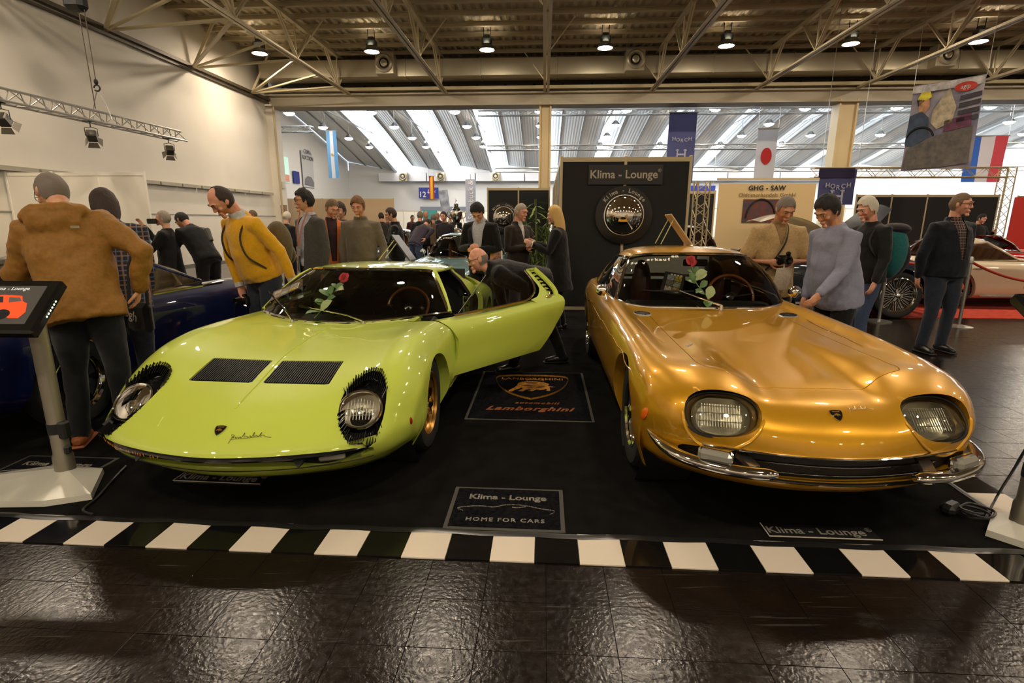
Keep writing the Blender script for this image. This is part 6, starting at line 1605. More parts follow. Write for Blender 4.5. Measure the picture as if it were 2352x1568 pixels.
strap(pr, [U(.12, .13, .40), U(.125, .0, .492), U(.135, -.13, .38), U(.18, .0, .10)], BLACK, .05, 'backpack_strap')
bp2 = empty('backpack', (0, 0, 0), 0, 'teal and dark purple backpack on the white haired man', 'backpack'); bp2.matrix_world = pr.matrix_basis @ Matrix.Translation(U(0, .27, .20))
b = MB(); b.ell((0, 0, 0), (.18, .15, .29), 18, 12); b.build('pack_body', cloth('teal', (32, 98, 98)), bp2); b = MB(); b.ell((0, .07, -.05), (.17, .12, .22), 16, 10); b.ell((0, .03, .24), (.16, .13, .07), 14, 8); b.build('pack_pocket', cloth('plum_dark', (34, 24, 30)), bp2)
pr, U, A, HM, k = person('man with glasses in navy jacket over plaid shirt standing by the rope', hpos(2182, 0, 5.95), 6, 1.81, 0, head=(6, 26, 0), armL=((.30, .22, -1), (-.05, .20, -1)), armR=((-.28, .15, -1), (.1, .10, -1)), top=cloth('navy', (20, 23, 31), 200, .15), topk='jacket', hem=-.07, vneck=(.12, .015, .085), shirt=plaid_mat('plaid_dark', (30, 22, 28), (150, 136, 120), (110, 50, 44), 11), collar='rib', pants=DENIM, hair=('short', 'sandy'), sk='pink', glasses=True, build=1.12, belly=.03, legs=((.13, 0), (-.13, -.02)))
person('man holding a sheet of paper behind the navy jacket man', hpos(2238, 0, 13.), 5, 1.70, 0, head=(20, 10, 0), armL=((.2, -.3, -.8), (-.2, -.6, .6)), top=BLK, topk='jacket', hair=('short', 'dark'), pants=BLK, fine=False)
# visitors far away in the aisle: each with an own look
far = [(880, 15, -150, 'brown', 'dark', (52, 44, 38), 1.72, 'person in dark brown jacket turned away, leftmost of the far crowd'), (893, 17, 20, 'ginger', 'pink', (96, 40, 36), 1.70, 'person in red brown top in the far crowd beside the brown jacket'),
       (966, 14, 175, 'grey', 'pink', (22, 22, 24), 1.74, 'man in long black jacket seen from behind in the far crowd'), (981, 17, 0, 'sides', 'pink', (74, 62, 46), 1.80, 'balding man in olive brown jacket facing us in the far crowd'),
       (996, 15, 170, 'sides', 'warm', (104, 82, 62), 1.68, 'stocky man in tan brown jacket seen from behind in the far crowd'), (1009, 20, -30, 'grey', 'pink', (40, 40, 48), 1.78, 'man in dark suit behind the tan jacket in the far crowd'),
       (1023, 13, -20, 'brown', 'pink', (34, 32, 34), 1.72, 'man in dark blazer and pale shirt near the silver trophy'), (1048, 19, 160, 'dark', 'warm', (26, 30, 40), 1.74, 'person in dark blue coat beside the trophy'),
       (660, 11, 160, 'white', 'light', (16, 16, 17), 1.68, 'white haired person in black seen behind the blazer'), (594, 13, -60, 'sandy', 'pink', (44, 34, 30), 1.74, 'sandy haired person beyond the yellow sweater'), (948, 22, 40, 'dark', 'warm', (70, 30, 40), 1.72, 'small figure in dark red among the far crowd'), (1036, 24, 10, 'brown', 'light', (150, 130, 110), 1.74, 'small figure in beige among the far crowd')]
for px, Y_, fd, hr, sk_, col, H_, lb in far:
    hk = ('sides', 'grey') if hr == 'sides' else ('short', hr)
    person(lb, hpos(px, 0, Y_), fd, H_, 2, head=(8, 0, 0), top=cloth('far_%d_%d' % (px, Y_), col), topk='jacket', hair=hk, sk=sk_ if sk_ in ('pink', 'warm', 'light') else 'warm', pants=BLK, fine=False)
# ================================================================== STANDS, SIGNS AND CARS AROUND
CREAM = mat('frame_cream', rgb(206, 188, 150), .45, .2); PANB = mat('panel_black', (.012, .012, .011), .75); PANW = mat('panel_white', rgb(250, 244, 230), .6); PANBG = mat('panel_beige', rgb(206, 178, 142), .6)
def wallrow(name, label, u0, v0, u1, v1, n, z, m, cat='partition', frame=None): 
    CREAM = frame or MATS['frame_cream']
    """a row of framed exhibition panels from one hall point to another: each panel and post a part"""
    t = empty(name, hall(u0, v0), 0, label, cat); o = np.array(hall(u0, v0)); a, c = np.array(hall(u0, v0)), np.array(hall(u1, v1)); d = (c-a)/n; dn = d/np.linalg.norm(d); rz = math.atan2(d[1], d[0]); R = Matrix.Rotation(rz, 3, 'Z'); L = np.linalg.norm(d)
    for i in range(n):
        mid = a+d*(i+.5)-o
        b = MB(); b.box((mid[0], mid[1], z/2), (L-.04, .02, z-.10), R); b.build('panel', m, t, smooth=False)
        for zz, h in ((z-.035, .07), (.03, .06)):
            b = MB(); b.box((mid[0], mid[1], zz), (L-.03, .035, h), R); b.build('rail', CREAM, t, smooth=False)
    for i in range(n+1):
        p = a+d*i-o; b = MB(); b.box((p[0], p[1], z/2+.01), (.045, .045, z+.02), R, .006); b.build('post', CREAM, t)
    return t
def vM(u, v, z, rz=0.):   # upright frame facing the camera (x right, y up)
    return Matrix.Translation(Vector(hall(u, v, z))) @ Matrix.Rotation(HA+rz, 4, 'Z') @ Matrix.Rotation(PI/2, 4, 'X')
def plate(name, M, w_, h_, m, parent=None, d=.01, label=None, cat=None):
    b = MB(); b.box((0, 0, 0), (w_, h_, d)); o = b.build(name, m, parent, smooth=False); o.data.transform(M); return tag(o, label, cat)
kb = wallrow('booth_wall', 'black two panel stand wall with cream frame and the large lettering', .26, 8.9, 2.29, 8.9, 2, 2.46, PANB)
wallrow('booth_wall', 'receding row of black framed panels left of the large lettering wall', .26, 8.95, .26, 16.9, 8, 2.46, PANB)
wallrow('booth_wall', 'black framed stand wall behind the silver haired man, with the smaller chrome dome', -1.78, 17, .14, 17, 2, 2.46, PANB)
LET = mat('letter_silver', rgb(186, 176, 156), .4, .2)
def dome(label, u, v, z, r, tx):
    t = empty('chrome_dome', hall(u, v, z), HA, label, 'mirror dome'); M = Matrix.Rotation(PI/2, 4, 'X')
    b = MB(); b.lathe([(r*1.42, 0), (r*1.42, .012), (.0001, .012)], 48, M); b.build('backing', BLACKG, t)
    b = MB(); b.lathe([(r, .012), (r*1.0, .03), (r*.96, .03)], 48, M); b.build('rim', CHROME, t)
    b = MB(); b.lathe([(r*.97*math.sin(a), .012+r*.55*math.cos(a)) for a in np.linspace(PI/2, 0.001, 16)], 48, M); b.build('dome', mat('mirror_chrome', (.86, .82, .76), .02, 1.), t)
    for i, ch in enumerate(tx):
        if ch == ' ': continue
        a = math.radians(146-112*(i+.5)/len(tx)); R_ = r*1.2
        text('dome_letter', ch, r*.27, M @ Matrix.Translation((R_*math.cos(a), R_*math.sin(a), .014)) @ Matrix.Rotation(a-PI/2, 4, 'Z'), LET, t, .003, bold=.002)
u, z = onv(1433, 494, 8.8); dome('large chrome dome with arched lettering on the black wall behind the golden coupe', u, 8.83, z, .32, 'Klima - Lounge')
u, z = onv(1157, 499, 16.9); dome('smaller chrome dome on the farther black wall behind the silver haired man', u, 16.9, z, .33, 'Klima - Lounge')
u, z = onv(1437, 401, 8.85); sg = plate('lettering_board', vM(u, 8.86, z), 1.17, .30, mat('board_black', (.006, .006, .006), .4), None, .012, 'long black board with silver lettering above the large chrome dome', 'sign')
text('board_text', 'Klima - Lounge', .175, vM(u-.03, 8.845, z+.0), LET, sg, .002, bold=.003); text('board_text', '®', .07, vM(u+.53, 8.845, z+.06), LET, sg, .002)
wallrow('partition_wall', 'bright white display partition behind the man in the mustard jacket', -11.9, 11.5, -8.71, 11.5, 3, 2.48, PANW, frame=PANW)
wallrow('booth_wall', 'beige stand wall with glass strip on top behind the grey blazer', -12.6, 26, -7.3, 26, 3, 2.5, PANBG)
wallrow('booth_wall', 'black panel between the lattice mast and the beige banner', 3.75, 14.8, 4.5, 14.8, 1, 2.25, PANB)
wallrow('booth_wall', 'dark stand wall behind the white haired man', 9.9, 18, 14.2, 18, 4, 2.3, PANB)
wallrow('booth_wall', 'black stand wall at the right behind the cream coupe', 16.4, 20, 22.4, 20, 5, 2.35, PANB)
wallrow('booth_wall', 'low white stand wall along the far end of the other hall', -17, 59.6, -4, 59.6, 10, 2.5, PANW)
wallrow('booth_wall', 'white stand wall at the far right of the other hall', 8, 50, 36, 50, 12, 2.6, PANW)
plate('teal_poster', vM(onv(988, 503, 59.4)[0], 59.4, 1.8), 1.6, 1.6, mat('poster_teal', rgb(60, 140, 132), .5), None, .05, 'teal poster on the low white wall far away', 'poster')
plate('display_board', vM(onv(2346, 520, 15)[0], 15, 1.1), .6, 2.0, mat('panel_red', rgb(190, 44, 34), .5), None, .05, 'red display board at the right picture edge', 'board')
# banner of the beige stand
u0, u1 = 4.03, 6.21
bn = plate('stand_banner', vM((u0+u1)/2, 13, 1.16), u1-u0, 2.32, mat('banner_beige', rgb(214, 186, 136), .7, bump=(3, .1)), None, .02, 'beige stand banner with dark lettering and a picture of a steering wheel', 'banner')
def bt(s, size, px, py, col, **k): u, z = onv(px, py, 12.97); text('banner_text', s, size, vM(u, 12.97, z), mat('ink_%s' % col[0], rgb(*col[1]), .6), bn, .001, **k)
bt('GHG - SAW', .15, 1762, 432, ('dark', (34, 28, 22)), bold=.004, spacing=1.08); bt('Oldtimerhandels GmbH', .128, 1762, 448, ('brown', (120, 98, 66)), spacing=1.03)
u, z = onv(1752, 482, 12.98); pic = plate('banner_picture', vM(u, 12.975, z-.02), .92, .52, mat('picture_red', rgb(120, 50, 30), .5, noise_=(5, rgb(60, 60, 70), 4)), bn, .012)
b = MB(); b.tube([vM(u-.05, 12.96, z-.18) @ Vector((.33*math.cos(t), .42*math.sin(t), 0)) for t in np.linspace(.25, PI, 20)], .02, 6); b.build('printed_wheel', BLACK, pic)
b = MB(); b.bar(hall(3.98, 13, 2.42), hall(6.26, 13, 2.42), .05); b.build('banner_rod', CREAM, bn, smooth=False)
# lattice mast and trusses
def truss(name, label, a, c, w_=.26, r=.022, n=14, m=None, tri=True, cat='truss'):
    a, c = Vector(a), Vector(c); t = empty(name, a, 0, label, cat); d = (c-a); dn = d.normalized(); up = Vector((0, 0, 1)) if abs(dn.z) < .8 else Vector((0, 1, 0)); sd = dn.cross(up).normalized(); up = sd.cross(dn)
    off = [sd*(-w_/2), sd*(w_/2), up*w_*.86] if tri else [sd*(-w_/2)-up*w_/2, sd*(w_/2)-up*w_/2, sd*(w_/2)+up*w_/2, -sd*(w_/2)+up*w_/2]
    for q in off:
        b = MB(); b.tube([q, q+d], r, 8); b.build('chord', m or ALU, t)
    for i in range(len(off)):
        p, q = off[i], off[(i+1) % len(off)]; pts = [(p if k % 2 == 0 else q)+d*(k/n) for k in range(n+1)]
        for k in range(n):
            b = MB(); b.tube([pts[k], pts[k+1]], r*.5, 5); b.build('lattice', m or ALU, t)
    return t
ta, tc = gnd(-130, 205, 3.45), gnd(418, 324, 3.45)
tr = truss('lighting_truss', 'silver triangular lighting truss hanging before the left wall', ta, tc, .27, .024, 26)
def on_truss(px): 
    best = min(np.linspace(0, 1, 400), key=lambda q: abs((1176+F*((RM@(np.array(ta)*(1-q)+np.array(tc)*q-[0, 0, CAMH]))[0]/(RM@(np.array(ta)*(1-q)+np.array(tc)*q-[0, 0, CAMH]))[2]))-px)); return Vector(ta)*(1-best)+Vector(tc)*best
for px, lb, az in ((205, 'grey truss spotlight with barn doors left of the hoist hook', .5), (386, 'grey truss spotlight at the end of the lighting truss', .7), (0, 'dark truss spotlight at the left picture edge', .2)):
    p = on_truss(px); sp = empty('truss_spotlight', p+Vector((0, 0, -.03)), az, lb, 'spotlight'); sp.scale = (.62, .62, .62); M = Matrix.Translation((0, 0, -.42)) @ Matrix.Rotation(.9, 4, 'X')
    b = MB(); b.box((0, 0, 0), (.28, .26, .34), None, .03); o = b.build('housing', mat('spot_grey', rgb(96, 92, 84), .4, .6), sp); o.data.transform(M)
    b = MB(); b.lathe([(.10, -.17), (.0001, -.16)], 18); o = b.build('spot_lens', mat('spot_glow', (1, .9, .8), .3, emit=(1, .85, .7), es=2.), sp); o.data.transform(M)
    b = MB()
    for k in range(4):
        R = Matrix.Rotation(k*PI/2, 4, 'Z'); b.add([R @ Vector(v) for v in ((-.12, .13, -.17), (.12, .13, -.17), (.17, .24, -.30), (-.17, .24, -.30))], [(0, 1, 2, 3)])
    o = b.build('barn_doors', mat('barn_grey', rgb(130, 124, 112), .35, .7), sp, smooth=False); o.data.transform(M)
    b = MB(); b.tube([(-.17, 0, -.42), (-.17, 0, -.18), (0, 0, -.14), (.17, 0, -.18), (.17, 0, -.42)], .012, 6); b.tube([(0, 0, -.14), (0, 0, .05)], .015, 6); b.tube([(-.2, 0, .04), (.2, 0, .04)], .02, 6); b.tube([(0, -.2, .04), (0, .2, .04)], .02, 6); b.build('yoke', BLACK, sp)
p = on_truss(236)+Vector((0, 0, .40)); hk = empty('chain_hoist', p, 0, 'black chain hoist with hook carrying the lighting truss', 'hoist')
b = MB(); b.tube([(.06*math.cos(t), 0, .06*math.sin(t)+.30) for t in np.linspace(-PI*.8, PI*1.0, 16)], .016, 6); b.ell((0, 0, .42), (.04, .04, .06)); b.build('hook', BLACK, hk)
for dx in (-.08, .09):
    b = MB(); b.tube([(dx*.3, 0, .22), (dx*1.6, 0, -.05), (dx*2.4, 0, -.32)], .009, 5); b.build('sling', STEEL, hk)
b = MB(); b.tube([(0, 0, .45), (-.02, .02, 3.45)], .01, 5); b.tube([(-.1, 0, -.1), (-.14, 0, 3.45)], .01, 5); b.build('chain', mat('chain_brown', rgb(84, 72, 60), .5, .5), hk)
b = MB(); b.box((-.16, 0, 1.92), (.40, .3, .36), None, .08); b.build('motor', BLACK, hk)
truss('lattice_mast', 'tall copper lit lattice mast right of the lettering wall', hall(2.62, 9.35, 0), hall(2.62, 9.35, 2.12), .2, .014, 14, CREAM, False)
truss('stand_truss', 'silver box truss over the stand behind the white haired man', hall(8.9, 19, 3.05), hall(15.2, 19, 3.05), .3, .02, 20, CREAM, False)
truss('stand_truss', 'upright box truss at the right end of the stand truss', hall(15.1, 19, 0), hall(15.1, 19, 3.2), .3, .02, 12, CREAM, False)
for i, (z, v) in enumerate(((7.6, 33), (6.3, 38), (5.4, 44))):
    truss('far_truss', ['thin light truss high under the far roof', 'thin light truss in the middle of the far hall', 'lowest thin light truss of the far hall'][i], hall(-4, v, z), hall(40, v, z), .3, .03, 60, ALU, False)
truss('far_truss', 'short light truss on the left in the far hall', hall(-20, 33, 6.8), hall(-14, 33, 6.8), .3, .03, 12, ALU, False)
def hang(name, label, cat, px0, py0, px1, py1, v, cols, rz=0., m=None, d=.012):
    """hanging cloth; cols: list of stripe colours side by side"""
    u0, z0 = onv(px0, py0, v); u1, z1 = onv(px1, py1, v); w_, h_ = u1-u0, z0-z1; t = empty(name, hall((u0+u1)/2, v, z1), HA+rz, label, cat); n = len(cols)
    for i, c in enumerate(cols):
        V, F_ = loft(np.array([[(-w_/2+w_*(i+q)/n, .03*math.sin(6*(i+q)/n+j), h_*(1-j/3)) for q in (0, .5, 1)] for j in range(4)]), 10, 6); mesh('cloth_stripe', V, F_, m or mat('flag_%s' % '_'.join(str(int(x)) for x in c), rgb(*c), .7), t)
    b = MB(); b.bar((-w_/2-.05, 0, h_), (w_/2+.05, 0, h_), .04); b.build('rod', STEEL, t, smooth=False)
    tz = float(zA(v)) + .9 - z1 if v > 24 else 8.06 - z1; b = MB(); b.bar((-w_/2, 0, h_), (-w_/2, 0, tz), .012); b.bar((w_/2, 0, h_), (w_/2, 0, tz), .012); b.build('wires', STEEL, t, smooth=False)
    return t, w_, h_
LB = (110, 172, 226); t, w_, h_ = hang('flag', 'pale blue and white flag with small sun hanging at the left', 'flag', 748, 300, 779, 409, 38, [LB, (232, 232, 236), LB]); b = MB(); b.lathe([(w_*.12, 0), (.0001, .01)], 12, Matrix.Translation((0, -.06, h_*.5)) @ Matrix.Rotation(PI/2, 4, 'X')); b.build('sun', mat('flag_sun', rgb(224, 176, 60), .6), t)
hang('flag', 'narrow red and yellow striped flag above the hall number sign', 'flag', 985, 404, 998, 457, 40, [(200, 40, 30), (240, 190, 20), (240, 190, 20), (200, 40, 30)])
t, w_, h_ = hang('flag', 'white flag with red disc hanging over the beige banner', 'flag', 1742, 295, 1776, 412, 27, [(236, 236, 244)]); b = MB(); b.lathe([(w_*.27, 0), (.0001, .01)], 28, Matrix.Translation((0, -.06, h_*.46)) @ Matrix.Rotation(PI/2, 4, 'X') @ Matrix.Scale(1.5, 4, (0, 1, 0))); b.build('red_disc', mat('flag_red', rgb(214, 40, 40), .6), t)
hang('flag', 'blue white and red striped flag at the far right', 'flag', 2226, 312, 2296, 418, 25, [(52, 110, 214), (232, 228, 240), (226, 80, 96)])
def emblem(label, px0, py0, px1, py1, v, hz):
    t, w_, h_ = hang('banner', label, 'banner', px0, py0, px1, py1, v, [(92, 96, 148)]); I = mat('emblem_white', rgb(206, 208, 226), .6); M = Matrix.Translation((0, -.07, 0)) @ Matrix.Rotation(PI/2, 4, 'X')
    for i, ch in enumerate('HORCH'): text('banner_letter', ch, w_*.18, M @ Matrix.Translation(((i-2)*w_*.145, h_*(hz+.16)+w_*.03*abs(i-2), 0)), I, t, .002, bold=.004)
    for bx in ((-.14, 0, .05, .34), (.14, 0, .05, .34), (0, .02, .25, .05), (0, -.17, .36, .03), (-.14, .17, .12, .03), (.14, .17, .12, .03)):
        b = MB(); b.box((bx[0]*w_, h_*hz-.1*w_+bx[1]*w_, 0), (bx[2]*w_, bx[3]*w_*1.2, .01)); o = b.build('emblem_bar', I, t, smooth=False); o.data.transform(M)
emblem('blue violet banner with white crown letter emblem hanging high over the lettering wall', 1538, 258, 1590, 420, 26, .44)
emblem('blue violet banner with white letter emblem on the stand truss', 1886, 388, 1958, 470, 18.6, .32)
plate('violet_pennant', vM(onv(1922, 397, 18.55)[0], 18.55, onv(1922, 397, 18.55)[1]), 1.12, .30, mat('banner_dark', rgb(50, 44, 84), .7), None, .02, 'dark violet strip along the top of the stand banner', 'pennant')
# racing poster
u, z = onv(2162, 288, 15.5); ps = empty('hanging_poster', hall(u, 15.5, z), HA-.86, 'large tilted hanging poster of a racing driver in an open car', 'poster'); ps.scale = (.76, 1, .90); PM = Matrix.Rotation(PI/2, 4, 'X')
V, F_ = loft(np.array([[(-1.0+2.0*i/2, .04*math.sin(i*2.+j), 1.22-2.44*j/3) for i in range(3)] for j in range(4)]), 12, 8)
mesh('poster_sheet', V, F_, mat('poster_print', rgb(196, 192, 198), .6, noise_=(1.6, rgb(130, 130, 160), 6)), ps)
def pp(name, poly, col): polyobj(name, poly, Matrix.Translation((0, -.07, 0)) @ PM, .006, mat('poster_%d_%d_%d' % col, rgb(*[min(255, int(c*1.3)) for c in col]), .6, noise_=(6, rgb(*col), 3)), ps)
pp('poster_field', [(-.98, .98), (-.98, 1.18), (.98, 1.18), (.98, .98)], (186, 184, 184)); pp('driver_cap', [(-.80, .78), (-.70, .98), (-.45, .98), (-.36, .82), (-.55, .75)], (216, 190, 60)); pp('driver_face', [(-.74, .74), (-.45, .78), (-.40, .55), (-.52, .40), (-.70, .45)], (176, 132, 96)); pp('driver_hair', [(-.82, .80), (-.50, .80), (-.74, .60)], (40, 34, 34))
pp('driver_suit', [(-.95, .35), (-.6, .45), (-.38, .25), (-.30, -.30), (-.75, -.55), (-.98, -.5)], (60, 74, 96)); pp('co_driver', [(-.28, .45), (-.05, .80), (.1, 1.0), (.2, .78), (.36, .45), (.3, .05), (-.1, -.1), (-.3, .1)], (172, 162, 138)); pp('car_nose', [(-.9, -.6), (-.2, -.3), (.9, -.1), (.95, -1.1), (.2, -1.18), (-.95, -1.18)], (92, 88, 84)); pp('car_tail', [(.1, .1), (.8, .25), (.85, -.1), (.1, -.2)], (96, 56, 76))
for j in range(4): pp('poster_strip', [(.42, .62-.2*j), (.98, .68-.2*j), (.98, .80-.2*j), (.42, .74-.2*j)], (58, 56, 64))
b = MB(); b.lathe([(.0001, .008), (.30, .006), (.31, 0)], 24, Matrix.Translation((.52, -.07, .97)) @ PM @ Matrix.Scale(.42, 4, (0, 1, 0))); b.build('poster_oval', mat('poster_red', rgb(206, 60, 44), .5), ps)
text('poster_text', 'agip', .17, Matrix.Translation((.52, -.09, .97)) @ PM, WHITE, ps, .002)
b = MB(); b.tube([(-.55+.40*math.cos(t), -.09, -.35+.34*math.sin(t)) for t in np.linspace(.2, 2.9, 18)], .03, 6); b.build('printed_wheel', BLACK, ps)
b = MB(); b.bar((-1, 0, 1.22), (-1, 0, 7.95-z), .01); b.bar((1, 0, 1.22), (1, 0, 7.95-z), .01); b.build('wires', STEEL, ps, smooth=False)
# signs of the far hall
u, z = onv(985, 443, 61.5); sg = plate('hall_sign', vM(u, 61.4, z), 2.25, 1.18, mat('sign_blue', rgb(24, 44, 132), .5), None, .08, 'dark blue hall number sign with white twelve on the far wall', 'sign'); text('sign_text', '12', .85, vM(u-.7, 61.33, z-.2), WHITE, sg, .01, bold=.01)
b = MB(); b.bar(hall(u+.0, 61.33, z+.4), hall(u, 61.33, z-.05), .06); b.bar(hall(u-.14, 61.33, z+.1), hall(u, 61.33, z-.05), .05); b.bar(hall(u+.14, 61.33, z+.1), hall(u, 61.33, z-.05), .05); b.build('arrow', WHITE, sg, smooth=False)
polyobj('emblem', [(-.3, -.1), (.0, .02), (.35, .22), (.15, -.02), (.3, -.1), (.0, -.12)], vM(u+.6, 61.33, z+.15), .01, mat('sign_light', rgb(90, 150, 220), .5), sg)
u, z = onv(1605, 438, 56); sg = plate('hall_sign', vM(u, 56, z), 3.2, 1.0, mat('sign_blue'), None, .08, 'blue hall sign between lettering wall and beige banner', 'sign'); b = MB(); b.bar(hall(u-.9, 55.9, z+.3), hall(u-.9, 55.9, z-.3), .08); b.bar(hall(u-1.1, 55.9, z-.05), hall(u-.9, 55.9, z-.3), .07); b.bar(hall(u-.7, 55.9, z-.05), hall(u-.9, 55.9, z-.3), .07); b.build('arrow', WHITE, sg, smooth=False)
u, z = onv(1081, 452, 45); sg = plate('tall_banner', vM(u, 45, z-.3), .85, 3.4, mat('banner_grey', rgb(158, 158, 164), .6), None, .03, 'tall grey banner with vertical white lettering in the far hall', 'banner'); text('banner_text', 'Steenbuck &', .62, vM(u+.02, 44.95, z-.25) @ Matrix.Rotation(PI/2, 4, 'Z'), WHITE, sg, .01)
u, z = onv(1022, 468, 47); plate('roll_up', vM(u, 47, z, 0) @ Matrix.Rotation(.12, 4, 'Z'), .8, 2.3, mat('rollup_grey', rgb(120, 120, 126), .6, noise_=(2, rgb(170, 170, 176), 3)), None, .03, 'tilted grey picture banner right of the hall number sign', 'banner')
b = MB(); sc = None
def onu(px, py, u):
    d = ray(px, py); t = u/(d@HU); P = np.array([0, 0, CAMH])+d*t; return float(P@HV), float(P[2])
def wallplate(name, label, cat, px0, py0, px1, py1, m, u=-22.4):
    v0, z0 = onu(px0, py0, u); v1, z1 = onu(px1, py1, u); return hbox(name, (u, u+.06), (v0, v1), (z1, z0), m), (v0+v1)/2, (z0+z1)/2, abs(v1-v0)
o, v, z, w_ = wallplate('projection_screen', '', '', 632, 355, 665, 420, mat('screen_pale', rgb(190, 222, 214), .5, emit=rgb(170, 220, 206), es=.35)); tag(o, 'pale green projection screen on the far left wall', 'screen')
hbox('screen_band', (-22.33, -22.31), (v-w_*.45, v+w_*.45), (z-1.0, z-.4), mat('screen_pink', rgb(230, 160, 140), .5), o)
o, v, z, w_ = wallplate('wall_sign', '', '', 672, 392, 688, 422, mat('sign_blue')); tag(o, 'small dark blue sign beside the projection screen', 'sign')
o, v, z, w_ = wallplate('wall_banner', '', '', 690, 345, 722, 432, mat('banner_white', rgb(196, 198, 200), .6)); tag(o, 'pale wall banner with lettering and a car picture on the far left wall', 'banner')
SM = Matrix.Translation(Vector(hall(-22.3, v, z+1.3))) @ Matrix.Rotation(HA+PI/2, 4, 'Z') @ Matrix.Rotation(PI/2, 4, 'X'); text('banner_text', 'CUMA\nAUCTION', .55, SM, mat('ink_grey', rgb(120, 120, 126), .6), o, .01)
polyobj('car_picture', [(-1, -.3), (-.9, .2), (-.3, .5), (.5, .45), (1., .0), (.9, -.4)], SM @ Matrix.Translation((0, -2.4, 0)), .01, mat('ink_grey'), o)
fd = empty('far_air_duct', hall(-12, 61, 6.2), 0, 'pale air duct with round nozzles along the far wall', 'air duct'); o0 = Vector(hall(-12, 61, 6.2))
for k in range(9): b = MB(); b.box(Vector(hall(-16+k*5.5, 61.3, 6.2))-o0, (5.4, .7, .9), Matrix.Rotation(HA, 3, 'Z'), .02); b.build('duct_section', mat('duct_pale', rgb(214, 216, 220), .4, .2), fd)
for px in (927, 1013, 1139): nozzle(fd, Vector(hall(onv(px, 407, 60.6)[0], 60.6, 6.2))-o0, 1.25)
b = MB(); b.box(hall(-11.2, 61.6, 2.2), (6.0, .3, 1.6), Matrix.Rotation(HA, 3, 'Z')); tag(b.build('gate_frame', mat('gate_grey', rgb(120, 126, 140), .5), smooth=False), 'grey gate opening in the far wall under the number sign', 'gate')
# silver cup on a pedestal
p = at(1049, 533, 13.4); cu = empty('trophy', (p[0], p[1], 0), 0, 'tall silver trophy with ribbons on a black pedestal', 'trophy'); SIL = mat('silver', (.86, .84, .80), .12, 1.); z0 = p[2]
b = MB(); b.box((0, 0, (z0-.1)/2), (.5, .5, z0-.1), None, .01); b.build('pedestal', BLACK, cu); b = MB(); b.lathe([(.17, z0-.1), (.17, z0), (.0001, z0)], 24); b.build('plinth', BLACKG, cu)
b = MB(); b.lathe([(.15, z0), (.13, z0+.05), (.05, z0+.10), (.035, z0+.18), (.06, z0+.22), (.13, z0+.34), (.15, z0+.46), (.14, z0+.50), (.09, z0+.52), (.10, z0+.56), (.05, z0+.63), (.06, z0+.66), (.02, z0+.72), (.015, z0+.80), (.0001, z0+.82)], 26); b.build('cup', SIL, cu)
for s in (-1, 1):
    b = MB(); b.tube(catmull([(s*.12, 0, z0+.32), (s*.22, 0, z0+.38), (s*.20, 0, z0+.50), (s*.13, 0, z0+.47)], 14), .012, 6); b.build('cup_handle', SIL, cu)
    b = MB(); b.tube([(s*.14, -.05, z0+.45), (s*.19, -.1, z0+.25), (s*.24, -.08, z0+.05)], (.006, .03), 5); b.build('ribbon', mat('ribbon_red' if s > 0 else 'ribbon_gold', rgb(150, 40, 34) if s > 0 else rgb(180, 150, 60), .6), cu)
# bamboo pot between the talkers
p = hpos(1237, 0, 8.2); bp = empty('potted_bamboo', (p[0], p[1], 0), 0, 'potted bamboo with thin light green leaves by the black stand wall', 'plant'); b = MB(); b.lathe([(.16, 0), (.2, .38), (.18, .38), (.17, .34), (.0001, .34)], 20); b.build('pot', BLACK, bp)
rr = random.Random(3); LEAFS = [mat('bamboo_leaf', rgb(122, 142, 62), .5), mat('bamboo_leaf_dark', rgb(72, 100, 40), .5)]
for i in range(7):
    a = i*.9; q = [Vector((.05*math.cos(a), .05*math.sin(a), .34)), Vector((.14*math.cos(a), .14*math.sin(a), 1.1)), Vector((.26*math.cos(a), .2*math.sin(a), 1.55+.12*(i % 3)))]
    b = MB(); b.tube(q, [.009, .007, .004], 6); st = b.build('stem', mat('bamboo_stem', rgb(110, 120, 60), .5), bp)
    for j in range(20):
        t = .30+.70*j/20; o = q[0].lerp(q[1], t*2) if t < .5 else q[1].lerp(q[2], t*2-1); d = Vector((rr.uniform(-1, 1), rr.uniform(-1, 1), rr.uniform(-.7, .3))).normalized(); sd = d.cross(Vector((0, 0, 1))).normalized(); L = rr.uniform(.15, .27)
        mesh('leaf', [o, o+d*L*.4+sd*.02, o+d*L+Vector((0, 0, -.04)), o+d*L*.4-sd*.02], [(0, 1, 2, 3)], LEAFS[j % 2], st, smooth=False)
# screen terminals
TERM = mat('terminal_white', rgb(206, 204, 190), .35, .2, coat=.3)
def terminal(label, base, apex, polep, h):
    t = empty('screen_terminal', (polep[0], polep[1], 0), 0, label, 'terminal'); o = Vector((polep[0], polep[1], 0)); n = len(base); P = [Vector((x, y, 0))-o for x, y in base]; b = MB()
    b.add([q+Vector((0, 0, .008)) for q in P]+[q*.985+Vector((0, 0, .040)) for q in P]+[Vector((0, 0, .085))], [(i, (i+1) % n, n+(i+1) % n, n+i) for i in range(n)]+[(n+i, n+(i+1) % n, 2*n) for i in range(n)]+[tuple(range(n-1, -1, -1))]); b.build('base_plate', TERM, t, smooth=False)
    b = MB(); b.lathe([(.05, .04), (.05, .16), (.042, .18), (.042, h)], 24); b.build('pole', mat('pole_alu', rgb(150, 144, 130), .35, .7), t); b = MB(); b.lathe([(.046, .30), (.046, .36)], 20, cap=True); b.box((.045, -.01, .32), (.05, .05, .10), None, .01); b.box((.045, -.01, .20), (.03, .04, .05), None, .01); b.build('cable_clip', BLACK, t)
    return t
